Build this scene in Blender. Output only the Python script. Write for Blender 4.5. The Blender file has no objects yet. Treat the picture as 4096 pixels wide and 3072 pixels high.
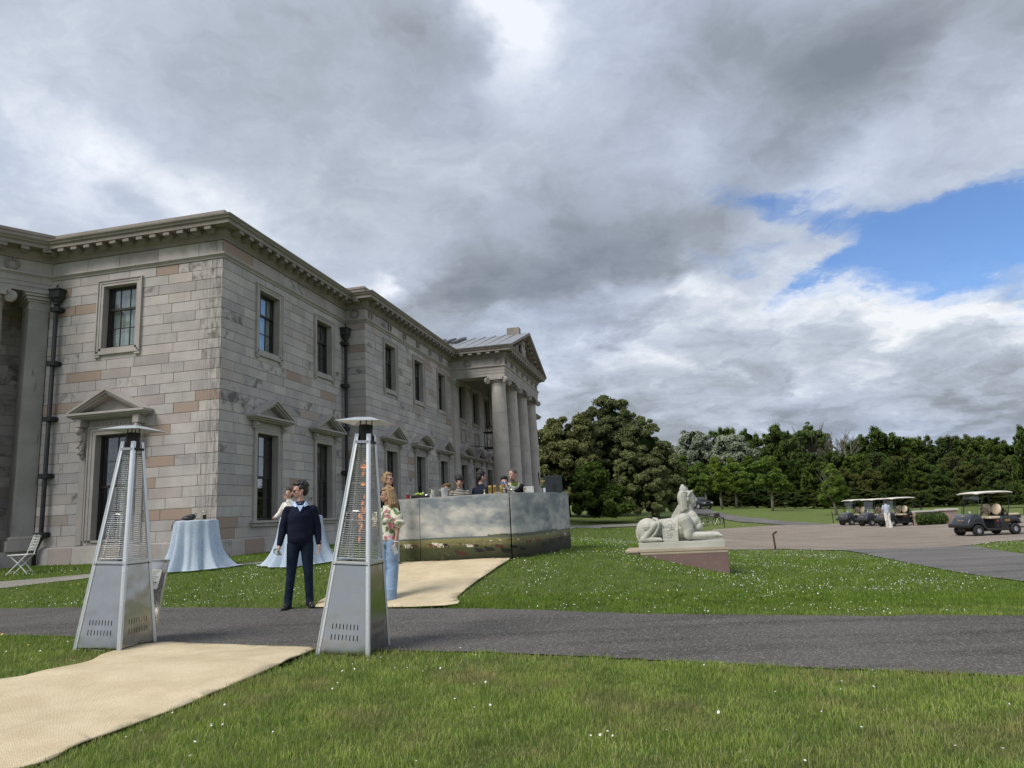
import bpy, bmesh, math, random
import numpy as np
from mathutils import Matrix, Vector, noise as mnoise
R = math.radians
PI = math.pi
rng = random.Random(7)
nrg = np.random.default_rng(11)
scn = bpy.context.scene
COL = scn.collection

# ------------------------------------------------------------------ camera
FPX = 2840.0
PITCH, ROLL, CZ = R(10.35), R(2.885), 1.25
fwd = np.array([0, math.cos(PITCH), math.sin(PITCH)])
_r0 = np.array([1.0, 0, 0]); _u0 = np.cross(_r0, fwd)
cright = math.cos(ROLL) * _r0 - math.sin(ROLL) * _u0
cup = math.sin(ROLL) * _r0 + math.cos(ROLL) * _u0
CAM = np.array([0, 0, CZ])
cam_data = bpy.data.cameras.new('camera')
cam = bpy.data.objects.new('camera', cam_data); COL.objects.link(cam)
cam_data.sensor_width = 36.0; cam_data.lens = 36.0 * FPX / 4096.0
cam_data.clip_start = 0.05; cam_data.clip_end = 3000
cam.matrix_world = Matrix(((cright[0], cup[0], -fwd[0], 0), (cright[1], cup[1], -fwd[1], 0), (cright[2], cup[2], -fwd[2], CZ), (0, 0, 0, 1)))
scn.camera = cam
scn.view_settings.view_transform = 'Standard'
scn.view_settings.look = 'None'
scn.view_settings.exposure = 0.6
scn.view_settings.gamma = 1.0
scn.view_settings.use_curve_mapping = False
scn.cycles.max_bounces = 8; scn.cycles.transparent_max_bounces = 16
scn.cycles.caustics_reflective = False; scn.cycles.caustics_refractive = False
scn.cycles.use_denoising = True

def ray(x, y):
    return fwd + cright * (x - 2048) / FPX - cup * (y - 1536) / FPX
def at_z(x, y, z):          # where the line of sight through a point of the photo meets the level z
    d = ray(x, y); return CAM + d * ((z - CZ) / d[2])
def at_y(x, y, Y):
    d = ray(x, y); return CAM + d * (Y / d[1])
def azel(x, y):
    d = ray(x, y); return math.atan2(d[0], d[1]), math.asin(d[2] / np.linalg.norm(d))

# ------------------------------------------------------------------ node helpers
class NT:
    def __init__(s, tree): s.t = tree; s.n = tree.nodes; s.l = tree.links
    def new(s, typ, **kw):
        nd = s.n.new(typ)
        for k, v in kw.items(): setattr(nd, k, v)
        return nd
    def put(s, sock, v):
        if v is None: return
        if isinstance(v, bpy.types.NodeSocket): s.l.new(v, sock)
        else: sock.default_value = v
    def math(s, op, a, b=None, c=None, clamp=False):
        nd = s.new('ShaderNodeMath', operation=op, use_clamp=clamp)
        s.put(nd.inputs[0], a); s.put(nd.inputs[1], b); s.put(nd.inputs[2], c)
        return nd.outputs[0]
    def vmath(s, op, a, b=None, scale=None):
        nd = s.new('ShaderNodeVectorMath', operation=op)
        s.put(nd.inputs[0], a); s.put(nd.inputs[1], b)
        if scale is not None: s.put(nd.inputs['Scale'], scale)
        return nd.outputs['Value'] if op in ('LENGTH', 'DOT_PRODUCT', 'DISTANCE') else nd.outputs[0]
    def mix(s, f, a, b, blend='MIX'):
        nd = s.new('ShaderNodeMix', data_type='RGBA', blend_type=blend)
        s.put(nd.inputs[0], f); s.put(nd.inputs[6], a); s.put(nd.inputs[7], b)
        return nd.outputs[2]
    def noise(s, vec, scale, detail=4, rough=.55, dist=0.0, out=0):
        nd = s.new('ShaderNodeTexNoise'); s.put(nd.inputs['Vector'], vec)
        nd.inputs['Scale'].default_value = scale; nd.inputs['Detail'].default_value = detail
        nd.inputs['Roughness'].default_value = rough; nd.inputs['Distortion'].default_value = dist
        return nd.outputs[out]
    def ramp(s, f, pts, interp='LINEAR'):
        nd = s.new('ShaderNodeValToRGB'); s.put(nd.inputs[0], f)
        e = nd.color_ramp.elements; nd.color_ramp.interpolation = interp
        while len(e) < len(pts): e.new(0.5)
        for i, (p, c) in enumerate(pts):
            e[i].position = p; e[i].color = c if len(c) == 4 else (*c, 1)
        return nd.outputs[0]
    def maprange(s, v, a, b, c=0.0, d=1.0, smooth=True):
        nd = s.new('ShaderNodeMapRange', interpolation_type='SMOOTHSTEP' if smooth else 'LINEAR')
        s.put(nd.inputs[0], v)
        for i, q in enumerate((a, b, c, d)): s.put(nd.inputs[i + 1], q)
        return nd.outputs[0]

def lin(*c):
    return tuple(((v / 255) / 12.92 if v / 255 <= .04045 else ((v / 255 + .055) / 1.055) ** 2.4) for v in c)

# ------------------------------------------------------------------ sky and sun
SUN_AZ, SUN_EL = R(-128), R(48)
world = bpy.data.worlds.new('World'); scn.world = world; world.use_nodes = True
w = NT(world.node_tree); w.n.clear()
wout = w.new('ShaderNodeOutputWorld'); bg = w.new('ShaderNodeBackground'); w.l.new(bg.outputs[0], wout.inputs[0])
bg.inputs[1].default_value = 0.1
sky = w.new('ShaderNodeTexSky', sky_type='NISHITA'); sky.sun_disc = False
sky.sun_elevation = SUN_EL; sky.sun_rotation = SUN_AZ; sky.air_density = 1.0; sky.dust_density = .6; sky.ozone_density = 1.6
tc = w.new('ShaderNodeTexCoord').outputs['Generated']
dirn = w.vmath('NORMALIZE', tc)
sep = w.new('ShaderNodeSeparateXYZ'); w.l.new(dirn, sep.inputs[0])
az_ = w.math('ARCTAN2', sep.outputs[0], sep.outputs[1])
el_ = w.math('ARCSINE', sep.outputs[2])
# cloud-deck coordinates: the flattened dome, so clouds shrink towards the horizon
den = w.math('ADD', w.math('MAXIMUM', sep.outputs[2], 0.0), 0.28)
cx = w.math('DIVIDE', sep.outputs[0], den); cy = w.math('DIVIDE', sep.outputs[1], den)
comb = w.new('ShaderNodeCombineXYZ'); w.l.new(cx, comb.inputs[0]); w.l.new(cy, comb.inputs[1])
deck = comb.outputs[0]
warp = w.vmath('SUBTRACT', w.noise(deck, 2.3, 6, .6, out=1), (0.5, 0.5, 0.5))
deckw = w.vmath('ADD', deck, w.vmath('SCALE', warp, scale=.5))
wsep = w.new('ShaderNodeSeparateXYZ'); w.l.new(w.vmath('SCALE', warp, scale=.32), wsep.inputs[0])
azw = w.math('ADD', az_, wsep.outputs[0]); elw = w.math('ADD', el_, w.math('MULTIPLY', wsep.outputs[1], .55))
def blob(px, py, rx, ry, tilt, amp):
    """a cloud mass: direction taken from the photograph (display pixels of a 2212 wide view), half widths in degrees"""
    a0, e0 = azel(px * 1.8517, py * 1.8517)
    du = w.math('MULTIPLY', w.math('SUBTRACT', azw, a0), math.cos(e0)); dv = w.math('SUBTRACT', elw, e0)
    c, s_ = math.cos(R(tilt)), math.sin(R(tilt))
    u = w.math('DIVIDE', w.math('ADD', w.math('MULTIPLY', du, c), w.math('MULTIPLY', dv, s_)), R(rx))
    v = w.math('DIVIDE', w.math('SUBTRACT', w.math('MULTIPLY', dv, c), w.math('MULTIPLY', du, s_)), R(ry))
    q = w.math('ADD', w.math('MULTIPLY', u, u), w.math('MULTIPLY', v, v))
    return w.math('MULTIPLY', w.math('POWER', 2.718, w.math('MULTIPLY', q, -1.0)), amp)
blobs = [  # px, py, rx, ry, tilt, amp
    (1560, 110, 10, 4.0, -4, -.22), (1950, 80, 9, 3.4, -8, -.16), (1760, 250, 7, 3.4, 35, -.24), (2100, 40, 10, 3.5, -12, -.20), (930, 130, 4.5, 6, -12, -.26), (1180, 400, 6, 3.2, 10, -.22), (1500, 470, 7, 2.6, -10, -.18),
    (1300, 600, 9, 2.8, 12, -.42), (1020, 660, 7, 2.8, 16, -.42), (1150, 520, 8, 2.4, 0, -.14), (620, 200, 11, 7, 0, -.10), (1560, 300, 5, 3, 20, -.10),
    (1110, 90, 2.6, 4.6, -10, .42), (1060, 30, 3, 2, 0, .25), (150, 320, 9, 4.0, -14, .34), (420, 420, 10, 2.2, -22, .20), (640, 600, 6, 1.6, -32, .22), (60, 60, 9, 5, 0, .10), (830, 625, 2.4, 1.0, -20, .5),
    (1450, 320, 3, 3, -40, .20), (1980, 180, 8, 2.2, 28, .26), (2120, 260, 8, 2.6, 10, .14), (1700, 632, 9, 1.1, -4, .40), (1430, 640, 5, 1.2, 14, .30), (2080, 645, 11, 1.0, -4, .40), (1560, 700, 10, 1.4, -8, .12), (2180, 740, 5, 1.0, 0, .26), (1300, 740, 7, 1.4, 10, .10), (1900, 760, 16, 2.2, -4, -.08),
    (1900, 880, 26, 2.6, 0, -.26), (1380, 690, 5, 1.2, 6, -.34), (1320, 850, 9, 2, 0, -.12), (1850, 700, 5, 1.2, -10, -.12), (320, 410, 2.2, 1.3, 0, -.34), (1240, 500, 2.2, 1, 0, -.12), (560, 60, 6, 3, 0, -.08)]
acc = None
for b in blobs:
    g = blob(*b)
    acc = g if acc is None else w.math('ADD', acc, g)
n1 = w.noise(deckw, 1.5, 9, .58, .15); n2 = w.noise(deckw, 5.5, 8, .6, .25)
bright = w.math('ADD', acc, .61)
bright = w.math('ADD', bright, w.math('MULTIPLY', w.math('SUBTRACT', n1, .5), .75))
bright = w.math('ADD', bright, w.math('MULTIPLY', w.math('SUBTRACT', n2, .5), .62))
# rounded billows on the low cumulus
cb = w.new('ShaderNodeCombineXYZ'); w.l.new(w.math('MULTIPLY', azw, 7.0), cb.inputs[0]); w.l.new(w.math('MULTIPLY', elw, 15.0), cb.inputs[1])
bil = w.noise(cb.outputs[0], 1.0, 8, .56, .2); low = w.maprange(el_, .42, .20)
bright = w.math('ADD', bright, w.math('MULTIPLY', w.math('MULTIPLY', w.math('SUBTRACT', bil, .47), low), 1.5))
ccol = w.ramp(bright, [(0.0, lin(132, 140, 150)), (.25, lin(153, 161, 170)), (.48, lin(177, 186, 200)), (.68, lin(198, 207, 220)), (.86, lin(224, 230, 238)), (1.0, lin(243, 246, 250))])
tint = w.maprange(w.noise(deck, .9, 2, .5), .4, .62)
ccol = w.mix(w.math('MULTIPLY', tint, .35), ccol, w.mix(1.0, ccol, (.86, .93, 1.13, 1), 'MULTIPLY'))
# the opening in the clouds where the blue shows
gap = w.math('ADD', blob(2060, 500, 8.5, 2.6, 8, 1.2), blob(1840, 560, 5, 1.0, 14, .55))
gap = w.math('ADD', gap, blob(2420, 470, 11, 3.6, 0, 1.0))
gap = w.math('ADD', gap, blob(1640, 400, 6.5, 1.2, -6, .72))
gap = w.math('ADD', gap, blob(1810, 430, 5, 1.2, -25, .55))
gap = w.math('ADD', gap, blob(1660, 520, 6, 1.4, 10, .52))
gap = w.math('SUBTRACT', gap, blob(1750, 470, 2.6, 1.6, -30, .5))
gap = w.math('ADD', gap, w.math('MULTIPLY', w.math('SUBTRACT', n2, .5), .5))
mpg = w.new('ShaderNodeMapping'); mpg.inputs['Rotation'].default_value = (0, 0, R(-25)); mpg.inputs['Scale'].default_value = (5, 16, 1)
cg = w.new('ShaderNodeCombineXYZ'); w.l.new(azw, cg.inputs[0]); w.l.new(elw, cg.inputs[1]); w.l.new(cg.outputs[0], mpg.inputs[0])
gap = w.math('ADD', gap, w.math('MULTIPLY', w.math('SUBTRACT', w.noise(mpg.outputs[0], 1.6, 7, .62, .6), .5), 1.35))
gapm = w.math('MULTIPLY', w.maprange(gap, .22, 1.12), .93)
blue = w.mix(1.0, sky.outputs[0], (.56, .76, 1.02, 1), 'MULTIPLY')
ten = w.mix(1.0, ccol, (6.7, 6.7, 6.7, 1), 'MULTIPLY')
final = w.mix(gapm, ten, blue)
w.l.new(final, bg.inputs[0])

sun_d = bpy.data.lights.new('sun', 'SUN'); sun = bpy.data.objects.new('sun', sun_d); COL.objects.link(sun)
sun_d.energy = 2.1; sun_d.angle = R(28); sun_d.color = (1.0, .955, .88)
sv = Vector((math.sin(SUN_AZ) * math.cos(SUN_EL), math.cos(SUN_AZ) * math.cos(SUN_EL), math.sin(SUN_EL)))
sun.rotation_euler = sv.to_track_quat('Z', 'Y').to_euler()
sun.location = (-20, -20, 30)

# ------------------------------------------------------------------ object helpers
def link(o, parent=None):
    COL.objects.link(o)
    if parent is not None: o.parent = parent
    return o
def tag(o, label=None, cat=None, group=None, kind=None):
    if label: o['label'] = label
    if cat: o['category'] = cat
    if group: o['group'] = group
    if kind: o['kind'] = kind
    return o
def empty(name, loc=(0, 0, 0), rz=0.0, label=None, cat=None, group=None):
    o = bpy.data.objects.new(name, None); o.empty_display_size = .2
    link(o); o.location = loc; o.rotation_euler = (0, 0, rz)
    return tag(o, label, cat, group)
def copy_tree(o, parent=None, local=True):
    c = o.copy(); COL.objects.link(c); c.parent = parent
    for ch in list(o.children): copy_tree(ch, c)
    return c
I4 = Matrix.Identity(4)
def T(x, y, z): return Matrix.Translation((x, y, z))
def Rz(a): return Matrix.Rotation(a, 4, 'Z')
def Rx(a): return Matrix.Rotation(a, 4, 'X')
def Ry(a): return Matrix.Rotation(a, 4, 'Y')

class MB:
    """collects shapes and builds them as one mesh object"""
    def __init__(s): s.v = []; s.f = []; s.m = []; s.at = []
    def add(s, vs, fs, M=None, mi=0, at=None):
        b = len(s.v)
        if M is not None:
            vs = [M @ Vector(p) for p in vs]
            if M.to_3x3().determinant() < 0: fs = [tuple(reversed(f)) for f in fs]
        s.v += [tuple(p) for p in vs]
        s.f += [tuple(i + b for i in f) for f in fs]; s.m += [mi] * len(fs); s.at += [at] * len(fs)
        return s
    def box(s, x0, x1, y0, y1, z0, z1, M=None, mi=0, at=None):
        vs = [(x0, y0, z0), (x1, y0, z0), (x1, y1, z0), (x0, y1, z0), (x0, y0, z1), (x1, y0, z1), (x1, y1, z1), (x0, y1, z1)]
        return s.add(vs, [(0, 3, 2, 1), (4, 5, 6, 7), (0, 1, 5, 4), (1, 2, 6, 5), (2, 3, 7, 6), (3, 0, 4, 7)], M, mi, at)
    def bbox(s, x0, x1, y0, y1, z0, z1, b=.01, M=None, mi=0, at=None):
        """box with chamfered edges"""
        bm = bmesh.new(); bmesh.ops.create_cube(bm, size=1)
        for v in bm.verts: v.co = Vector(((x0 + x1) / 2 + v.co.x * (x1 - x0), (y0 + y1) / 2 + v.co.y * (y1 - y0), (z0 + z1) / 2 + v.co.z * (z1 - z0)))
        bmesh.ops.bevel(bm, geom=list(bm.edges), offset=b, segments=2, affect='EDGES', profile=.6)
        bm.verts.index_update()
        s.add([tuple(v.co) for v in bm.verts], [tuple(v.index for v in f.verts) for f in bm.faces], M, mi, at); bm.free(); return s
    def prism(s, pts, y0, y1, M=None, mi=0):
        """outline in x,z extruded along y"""
        n = len(pts); vs = [(p[0], y0, p[1]) for p in pts] + [(p[0], y1, p[1]) for p in pts]
        fs = [tuple(range(n)), tuple(reversed(range(n, 2 * n)))] + [(i, i + n, (i + 1) % n + n, (i + 1) % n) for i in range(n)]
        return s.add(vs, fs, M, mi)
    def lathe(s, prof, n=24, M=None, mi=0, cap=True, sx=1, sy=1):
        vs, fs = [], []
        for (r, z) in prof:
            for k in range(n): a = 2 * PI * k / n; vs.append((r * math.cos(a) * sx, r * math.sin(a) * sy, z))
        for i in range(len(prof) - 1):
            for k in range(n):
                k2 = (k + 1) % n; fs.append((i * n + k, i * n + k2, (i + 1) * n + k2, (i + 1) * n + k))
        if cap: fs.append(tuple(reversed(range(n)))); fs.append(tuple(range((len(prof) - 1) * n, len(prof) * n)))
        return s.add(vs, fs, M, mi)
    def tube(s, pts, r, n=8, M=None, mi=0, closed=False, sq=False):
        P = [Vector(p) for p in pts]; N = len(P); rad = r if hasattr(r, '__len__') else [r] * N
        vs, fs = [], []; ref = None
        for i, p in enumerate(P):
            if closed: t = (P[(i + 1) % N] - P[i - 1])
            else: t = P[min(i + 1, N - 1)] - P[max(i - 1, 0)]
            if t.length < 1e-9: t = Vector((0, 0, 1))
            t.normalize()
            if ref is None: ref = Vector((0, 0, 1)) if abs(t.z) < .9 else Vector((1, 0, 0))
            a = (ref - t * ref.dot(t))
            if a.length < 1e-6: a = Vector((1, 0, 0)) - t * t.x
            a.normalize(); b = t.cross(a); ref = a
            for k in range(n):
                an = 2 * PI * k / n + (PI / 4 if sq else 0); q = p + (a * math.cos(an) + b * math.sin(an)) * rad[i]; vs.append(tuple(q))
        m = N if closed else N - 1
        for i in range(m):
            for k in range(n):
                k2 = (k + 1) % n; j = (i + 1) % N; fs.append((i * n + k, i * n + k2, j * n + k2, j * n + k))
        if not closed: fs.append(tuple(reversed(range(n)))); fs.append(tuple(range((N - 1) * n, N * n)))
        return s.add(vs, fs, M, mi)
    def loft(s, secs, n=24, M=None, mi=0, L=None):
        """stack of ellipses: (z, rx, ry, y centre)"""
        vs = []
        for (z, rx, ry, yc) in secs:
            for k in range(n):
                a = 2 * PI * k / n; p = (rx * math.cos(a), yc + ry * math.sin(a), z); vs.append(L(p) if L else p)
        m = len(secs); fs = [(i * n + k, i * n + (k + 1) % n, (i + 1) * n + (k + 1) % n, (i + 1) * n + k) for i in range(m - 1) for k in range(n)]
        fs += [tuple(reversed(range(n))), tuple(range((m - 1) * n, m * n))]
        return s.add(vs, fs, M, mi)
    def ell(s, c, r, M=None, mi=0, n=14, m=9, rot=None):
        vs, fs = [], []
        rr = r if hasattr(r, '__len__') else (r, r, r)
        rm = rot.to_3x3() if rot is not None else None
        for i in range(m + 1):
            th = PI * i / m
            for k in range(n):
                a = 2 * PI * k / n; p = Vector((rr[0] * math.sin(th) * math.cos(a), rr[1] * math.sin(th) * math.sin(a), rr[2] * math.cos(th)))
                if rm is not None: p = rm @ p
                vs.append((p.x + c[0], p.y + c[1], p.z + c[2]))
        for i in range(m):
            for k in range(n):
                k2 = (k + 1) % n; fs.append((i * n + k, (i + 1) * n + k, (i + 1) * n + k2, i * n + k2))
        return s.add(vs, fs, M, mi)
    def cap(s, p0, p1, r0, r1=None, M=None, mi=0, n=12):
        """round-ended tapered limb"""
        r1 = r0 if r1 is None else r1
        p0, p1 = Vector(p0), Vector(p1); d = p1 - p0; L = max(d.length, 1e-6); d.normalize()
        pts, rs = [], []
        for k in (-1.0, -.86, -.5, 0): pts.append(p0 + d * r0 * k); rs.append(r0 * math.sqrt(max(0, 1 - k * k)) + 1e-4)
        for k in (0, .5, .86, 1.0): pts.append(p1 + d * r1 * k); rs.append(r1 * math.sqrt(max(0, 1 - k * k)) + 1e-4)
        return s.tube(pts, rs, n, M, mi)
    def build(s, name, mats, parent=None, smooth=False, attrs=(), recalc=False, auto=None):
        me = bpy.data.meshes.new(name); me.from_pydata(s.v, [], s.f)
        if not isinstance(mats, (list, tuple)): mats = [mats]
        for m in mats: me.materials.append(m)
        if len(mats) > 1: me.polygons.foreach_set('material_index', s.m)
        for k, an in enumerate(attrs):
            a = me.attributes.new(an, 'FLOAT', 'FACE'); a.data.foreach_set('value', [(q[k] if q else 0.0) for q in s.at])
        if recalc:
            bm = bmesh.new(); bm.from_mesh(me); bmesh.ops.recalc_face_normals(bm, faces=bm.faces); bm.to_mesh(me); bm.free()
        if smooth: me.polygons.foreach_set('use_smooth', [True] * len(me.polygons))
        if auto is not None:
            me.polygons.foreach_set('use_smooth', [True] * len(me.polygons)); me.set_sharp_from_angle(angle=R(auto))
        me.update()
        o = bpy.data.objects.new(name, me); return link(o, parent)

def np_mesh(name, V, F, mats, parent=None, smooth=False):
    """fast mesh from arrays; F is (n,3) or (n,4)"""
    me = bpy.data.meshes.new(name); V = np.asarray(V, np.float32); F = np.asarray(F, np.int32)
    k = F.shape[1]; me.vertices.add(len(V)); me.vertices.foreach_set('co', V.ravel())
    me.loops.add(F.size); me.loops.foreach_set('vertex_index', F.ravel())
    me.polygons.add(len(F)); me.polygons.foreach_set('loop_start', np.arange(0, F.size, k, dtype=np.int32))
    me.update(calc_edges=True)
    if not isinstance(mats, (list, tuple)): mats = [mats]
    for m in mats: me.materials.append(m)
    if smooth: me.polygons.foreach_set('use_smooth', [True] * len(F))
    o = bpy.data.objects.new(name, me); return link(o, parent)

# ------------------------------------------------------------------ materials
def new_mat(name):
    m = bpy.data.materials.new(name); m.use_nodes = True
    t = NT(m.node_tree); b = t.n['Principled BSDF']; return m, t, b
def simple(name, col, rough=.6, metal=0.0, var=.12, scale=8, bump=0.0, bscale=40, spec=.5, coat=0.0, island=0.0, sheen=0.0, bdist=.01):
    m, t, b = new_mat(name)
    co = t.new('ShaderNodeTexCoord').outputs['Object']
    c = (*col, 1)
    if var:
        nz = t.noise(co, scale, 4, .6)
        c = t.mix(t.maprange(nz, .3, .7), tuple(v * (1 - var) for v in col) + (1,), tuple(min(1, v * (1 + var)) for v in col) + (1,))
    if island:
        g = t.new('ShaderNodeNewGeometry').outputs['Random Per Island']
        c = t.mix(1.0, c, t.ramp(g, [(0, (1 - island,) * 3), (1, (1 + island,) * 3)]), 'MULTIPLY')
    t.put(b.inputs['Base Color'], c)
    b.inputs['Roughness'].default_value = rough; b.inputs['Metallic'].default_value = metal
    b.inputs['Specular IOR Level'].default_value = spec; b.inputs['Coat Weight'].default_value = coat
    if sheen: b.inputs['Sheen Weight'].default_value = sheen
    if bump:
        bp = t.new('ShaderNodeBump'); bp.inputs['Strength'].default_value = bump; bp.inputs['Distance'].default_value = bdist
        t.l.new(t.noise(co, bscale, 4, .6), bp.inputs['Height']); t.l.new(bp.outputs[0], b.inputs['Normal'])
    return m

def stone_mat(name, base, pinkc, use_attr=True, streak=1.0, dark=.5, rough=.85):
    m, t, b = new_mat(name)
    co = t.new('ShaderNodeTexCoord').outputs['Object']
    n1 = t.noise(co, 1.3, 5, .6); n2 = t.noise(co, 14, 5, .65); n3 = t.noise(co, 70, 3, .6)
    c = t.mix(t.maprange(n1, .3, .7), tuple(v * .88 for v in base) + (1,), tuple(v * 1.1 for v in base) + (1,))
    if use_attr:
        tone = t.new('ShaderNodeAttribute', attribute_name='tone').outputs['Fac']
        pk = t.new('ShaderNodeAttribute', attribute_name='pink').outputs['Fac']
        st = t.new('ShaderNodeAttribute', attribute_name='stain').outputs['Fac']
        c = t.mix(1.0, c, t.ramp(tone, [(0, (.78, .78, .81)), (.5, (.95, .95, .95)), (1, (1.12, 1.11, 1.08))]), 'MULTIPLY')
        c = t.mix(pk, c, (*pinkc, 1))
        # dark bloom on single weathered blocks, with its own blotchy outline
        bl = t.maprange(t.noise(co, 2.6, 5, .62, .5), .46, .66)
        c = t.mix(t.math('MULTIPLY', st, bl), c, tuple(v * .3 for v in base) + (1,))
    mp = t.new('ShaderNodeMapping'); mp.inputs['Scale'].default_value = (4.5, 4.5, .55); t.l.new(co, mp.inputs[0])
    stv = t.math('MULTIPLY', t.maprange(t.noise(mp.outputs[0], 1.6, 6, .7), .56, .78), .5 * streak)
    c = t.mix(stv, c, tuple(v * dark for v in base) + (1,))
    c = t.mix(t.math('MULTIPLY', t.maprange(n2, .58, .75), .22), c, (.42, .41, .34, 1))
    c = t.mix(1.0, c, t.ramp(n3, [(0, (.86,) * 3), (1, (1.13,) * 3)]), 'MULTIPLY')
    if use_attr:
        # lichen and dark run-off on the outer corner stones (object x = along the side front, y = along the entrance front)
        sx = t.new('ShaderNodeSeparateXYZ'); t.l.new(co, sx.inputs[0])
        near = t.math('MULTIPLY', t.maprange(sx.outputs[1], .05, 1.5, 1, 0), t.maprange(sx.outputs[0], .0, .03, 1, 0))
        near = t.math('MULTIPLY', near, t.math('GREATER_THAN', sx.outputs[1], -.05))
        mp2 = t.new('ShaderNodeMapping'); mp2.inputs['Scale'].default_value = (7, 7, .8); t.l.new(co, mp2.inputs[0])
        run = t.maprange(t.noise(mp2.outputs[0], 1.8, 7, .75), .42, .58)
        edge = t.maprange(sx.outputs[1], .0, 1.1, 1, 0)
        run = t.math('MULTIPLY', run, t.math('MULTIPLY', edge, near))
        c = t.mix(t.math('MULTIPLY', run, .62), c, (.09, .072, .062, 1))
        lich = t.math('MULTIPLY', t.maprange(t.noise(co, 17, 5, .7), .55, .68), near)
        c = t.mix(t.math('MULTIPLY', lich, .6), c, (.50, .49, .42, 1))
    t.put(b.inputs['Base Color'], c); b.inputs['Roughness'].default_value = rough; b.inputs['Specular IOR Level'].default_value = .25
    bp = t.new('ShaderNodeBump'); bp.inputs['Strength'].default_value = .5; bp.inputs['Distance'].default_value = .012
    t.l.new(t.math('ADD', n2, t.math('MULTIPLY', n3, .4)), bp.inputs['Height']); t.l.new(bp.outputs[0], b.inputs['Normal'])
    return m
STONE = (.458, .424, .405); PINK = (.345, .262, .212)
M_block = stone_mat('ashlar', STONE, PINK)
M_trim = stone_mat('dressed_stone', (.385, .352, .328), PINK, False, 1.5)
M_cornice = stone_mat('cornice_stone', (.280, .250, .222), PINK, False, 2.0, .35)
M_mortar = simple('joint_mortar', (.25, .235, .21), .95, var=.2)
M_column = stone_mat('column_stone', (.455, .415, .385), PINK, False, 1.8, .3)
M_iron = simple('cast_iron', (.018, .019, .021), .55, var=.3, scale=5)
M_frame = simple('dark_window_paint', (.022, .017, .015), .45, var=.2)
M_inside = simple('painted_room_dimness', (.02, .02, .022), .9, var=0)  # near-black lining: the dimness of the rooms is put into its colour
M_curtain = simple('pale_blind', (.78, .78, .75), .9, var=.15, scale=6)
m, t, b = new_mat('window_glass'); M_glass = m
co = t.new('ShaderNodeTexCoord').outputs['Object']
gl = t.new('ShaderNodeBsdfGlossy'); gl.inputs['Roughness'].default_value = .02; gl.inputs['Color'].default_value = (1, 1, 1, 1)
bp = t.new('ShaderNodeBump'); bp.inputs['Strength'].default_value = .08; bp.inputs['Distance'].default_value = .02
t.l.new(t.noise(co, 3.5, 2, .5), bp.inputs['Height']); t.l.new(bp.outputs[0], gl.inputs['Normal'])
tr = t.new('ShaderNodeBsdfTransparent'); tr.inputs[0].default_value = (.80, .84, .84, 1)
fr = t.new('ShaderNodeLayerWeight'); fr.inputs[0].default_value = .5; frv = t.math('ADD', .05, t.math('MULTIPLY', t.math('POWER', fr.outputs['Facing'], 4.0), .95))
mx = t.new('ShaderNodeMixShader'); t.l.new(t.math('MULTIPLY', frv, 1.9, clamp=True), mx.inputs[0]); t.l.new(tr.outputs[0], mx.inputs[1]); t.l.new(gl.outputs[0], mx.inputs[2])
t.l.new(mx.outputs[0], t.n['Material Output'].inputs[0])
# ------------------------------------------------------------------ terrain
_cp = []
def _c(p): _cp.append((float(p[0]), float(p[1]), float(p[2])))
for q in [(-2, 7, -.01), (-1.5, 7.2, -.03), (-4.15, 7.6, .06), (-3.3, 10.8, .035), (-7.15, 16, .35), (-4.76, 15.9, .36), (-12, 17.5, .40), (-8, 19, .49), (-13.6, 20.3, .49),
          (-2.4, 14.6, .42), (1.1, 15.6, .44), (-.15, 13.6, .40), (2.18, 14.95, .33), (4.12, 14.7, -.14), (4.9, 15.2, -.2), (3.1, 14.7, .10), (2.9, 16.9, .30), (-9.08, 12.76, .1), (5.5, 8.25, -.12), (1.5, 9.3, 0), (-1.5, 9.9, .03),
          (3.5, 5.3, -.09), (-6.4, 9.1, .08), (0, 1, -.12), (-3, 3.5, -.1), (3, 3.5, -.12), (-6, 4.5, -.08), (7, 4.5, -.15), (1, 12, .2), (3.6, 11.5, -.02), (9, 11, -.22),
          (7.15, 25.65, -.36), (10.8, 24.2, -.5), (19.2, 30.5, -.63), (22, 43.5, -.74), (.87, 40, .48), (-2, 28, .48), (3, 64, .45), (8, 35, .0), (-12, 30, .5), (-20, 18, .5), (14, 14, -.35), (26, 20, -.6), (30, 30, -.7), (36, 45, -.8)]: _c(q)
for (x, y, z) in [(2300, 2104, -.05), (2552, 2096, -.2), (3000, 2110, -.65), (2830, 2104, -.55), (2796, 2028, .85), (3065, 2026, .45), (2868, 2028, .8), (3317, 2056, -.35), (3780, 2095, -.75), (2980, 2085, -.3), (3398, 2105, -.8), (3150, 2095, -.6), (4000, 2085, -.8)]: _c(at_z(x, y, z))
for q in [(40, 130, 1.5), (90, 130, 1.0), (0, 130, 2.2), (-60, 130, 2), (130, 90, .5), (60, 85, -.3), (10, 90, .9)]: _c(q)
def _warp(x, y):
    y = np.clip(y, 1.5, 140.0); return np.stack([np.clip(x / (y + 7), -1.6, 1.6) * 1.8, np.log(y + 5)], -1)
_P = np.array(_cp); _Q = _warp(_P[:, 0], _P[:, 1])
def _phi(r): return r ** 2 * np.log(r + 1e-6)
_d = np.linalg.norm(_Q[:, None] - _Q[None], axis=-1); _n = len(_Q)
_A = np.zeros((_n + 3, _n + 3)); _A[:_n, :_n] = _phi(_d) + np.eye(_n) * 4e-4; _A[:_n, _n] = 1; _A[:_n, _n + 1:] = _Q; _A[_n, :_n] = 1; _A[_n + 1:, :_n] = _Q.T
_W = np.linalg.solve(_A, np.concatenate([_P[:, 2], np.zeros(3)]))
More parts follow.
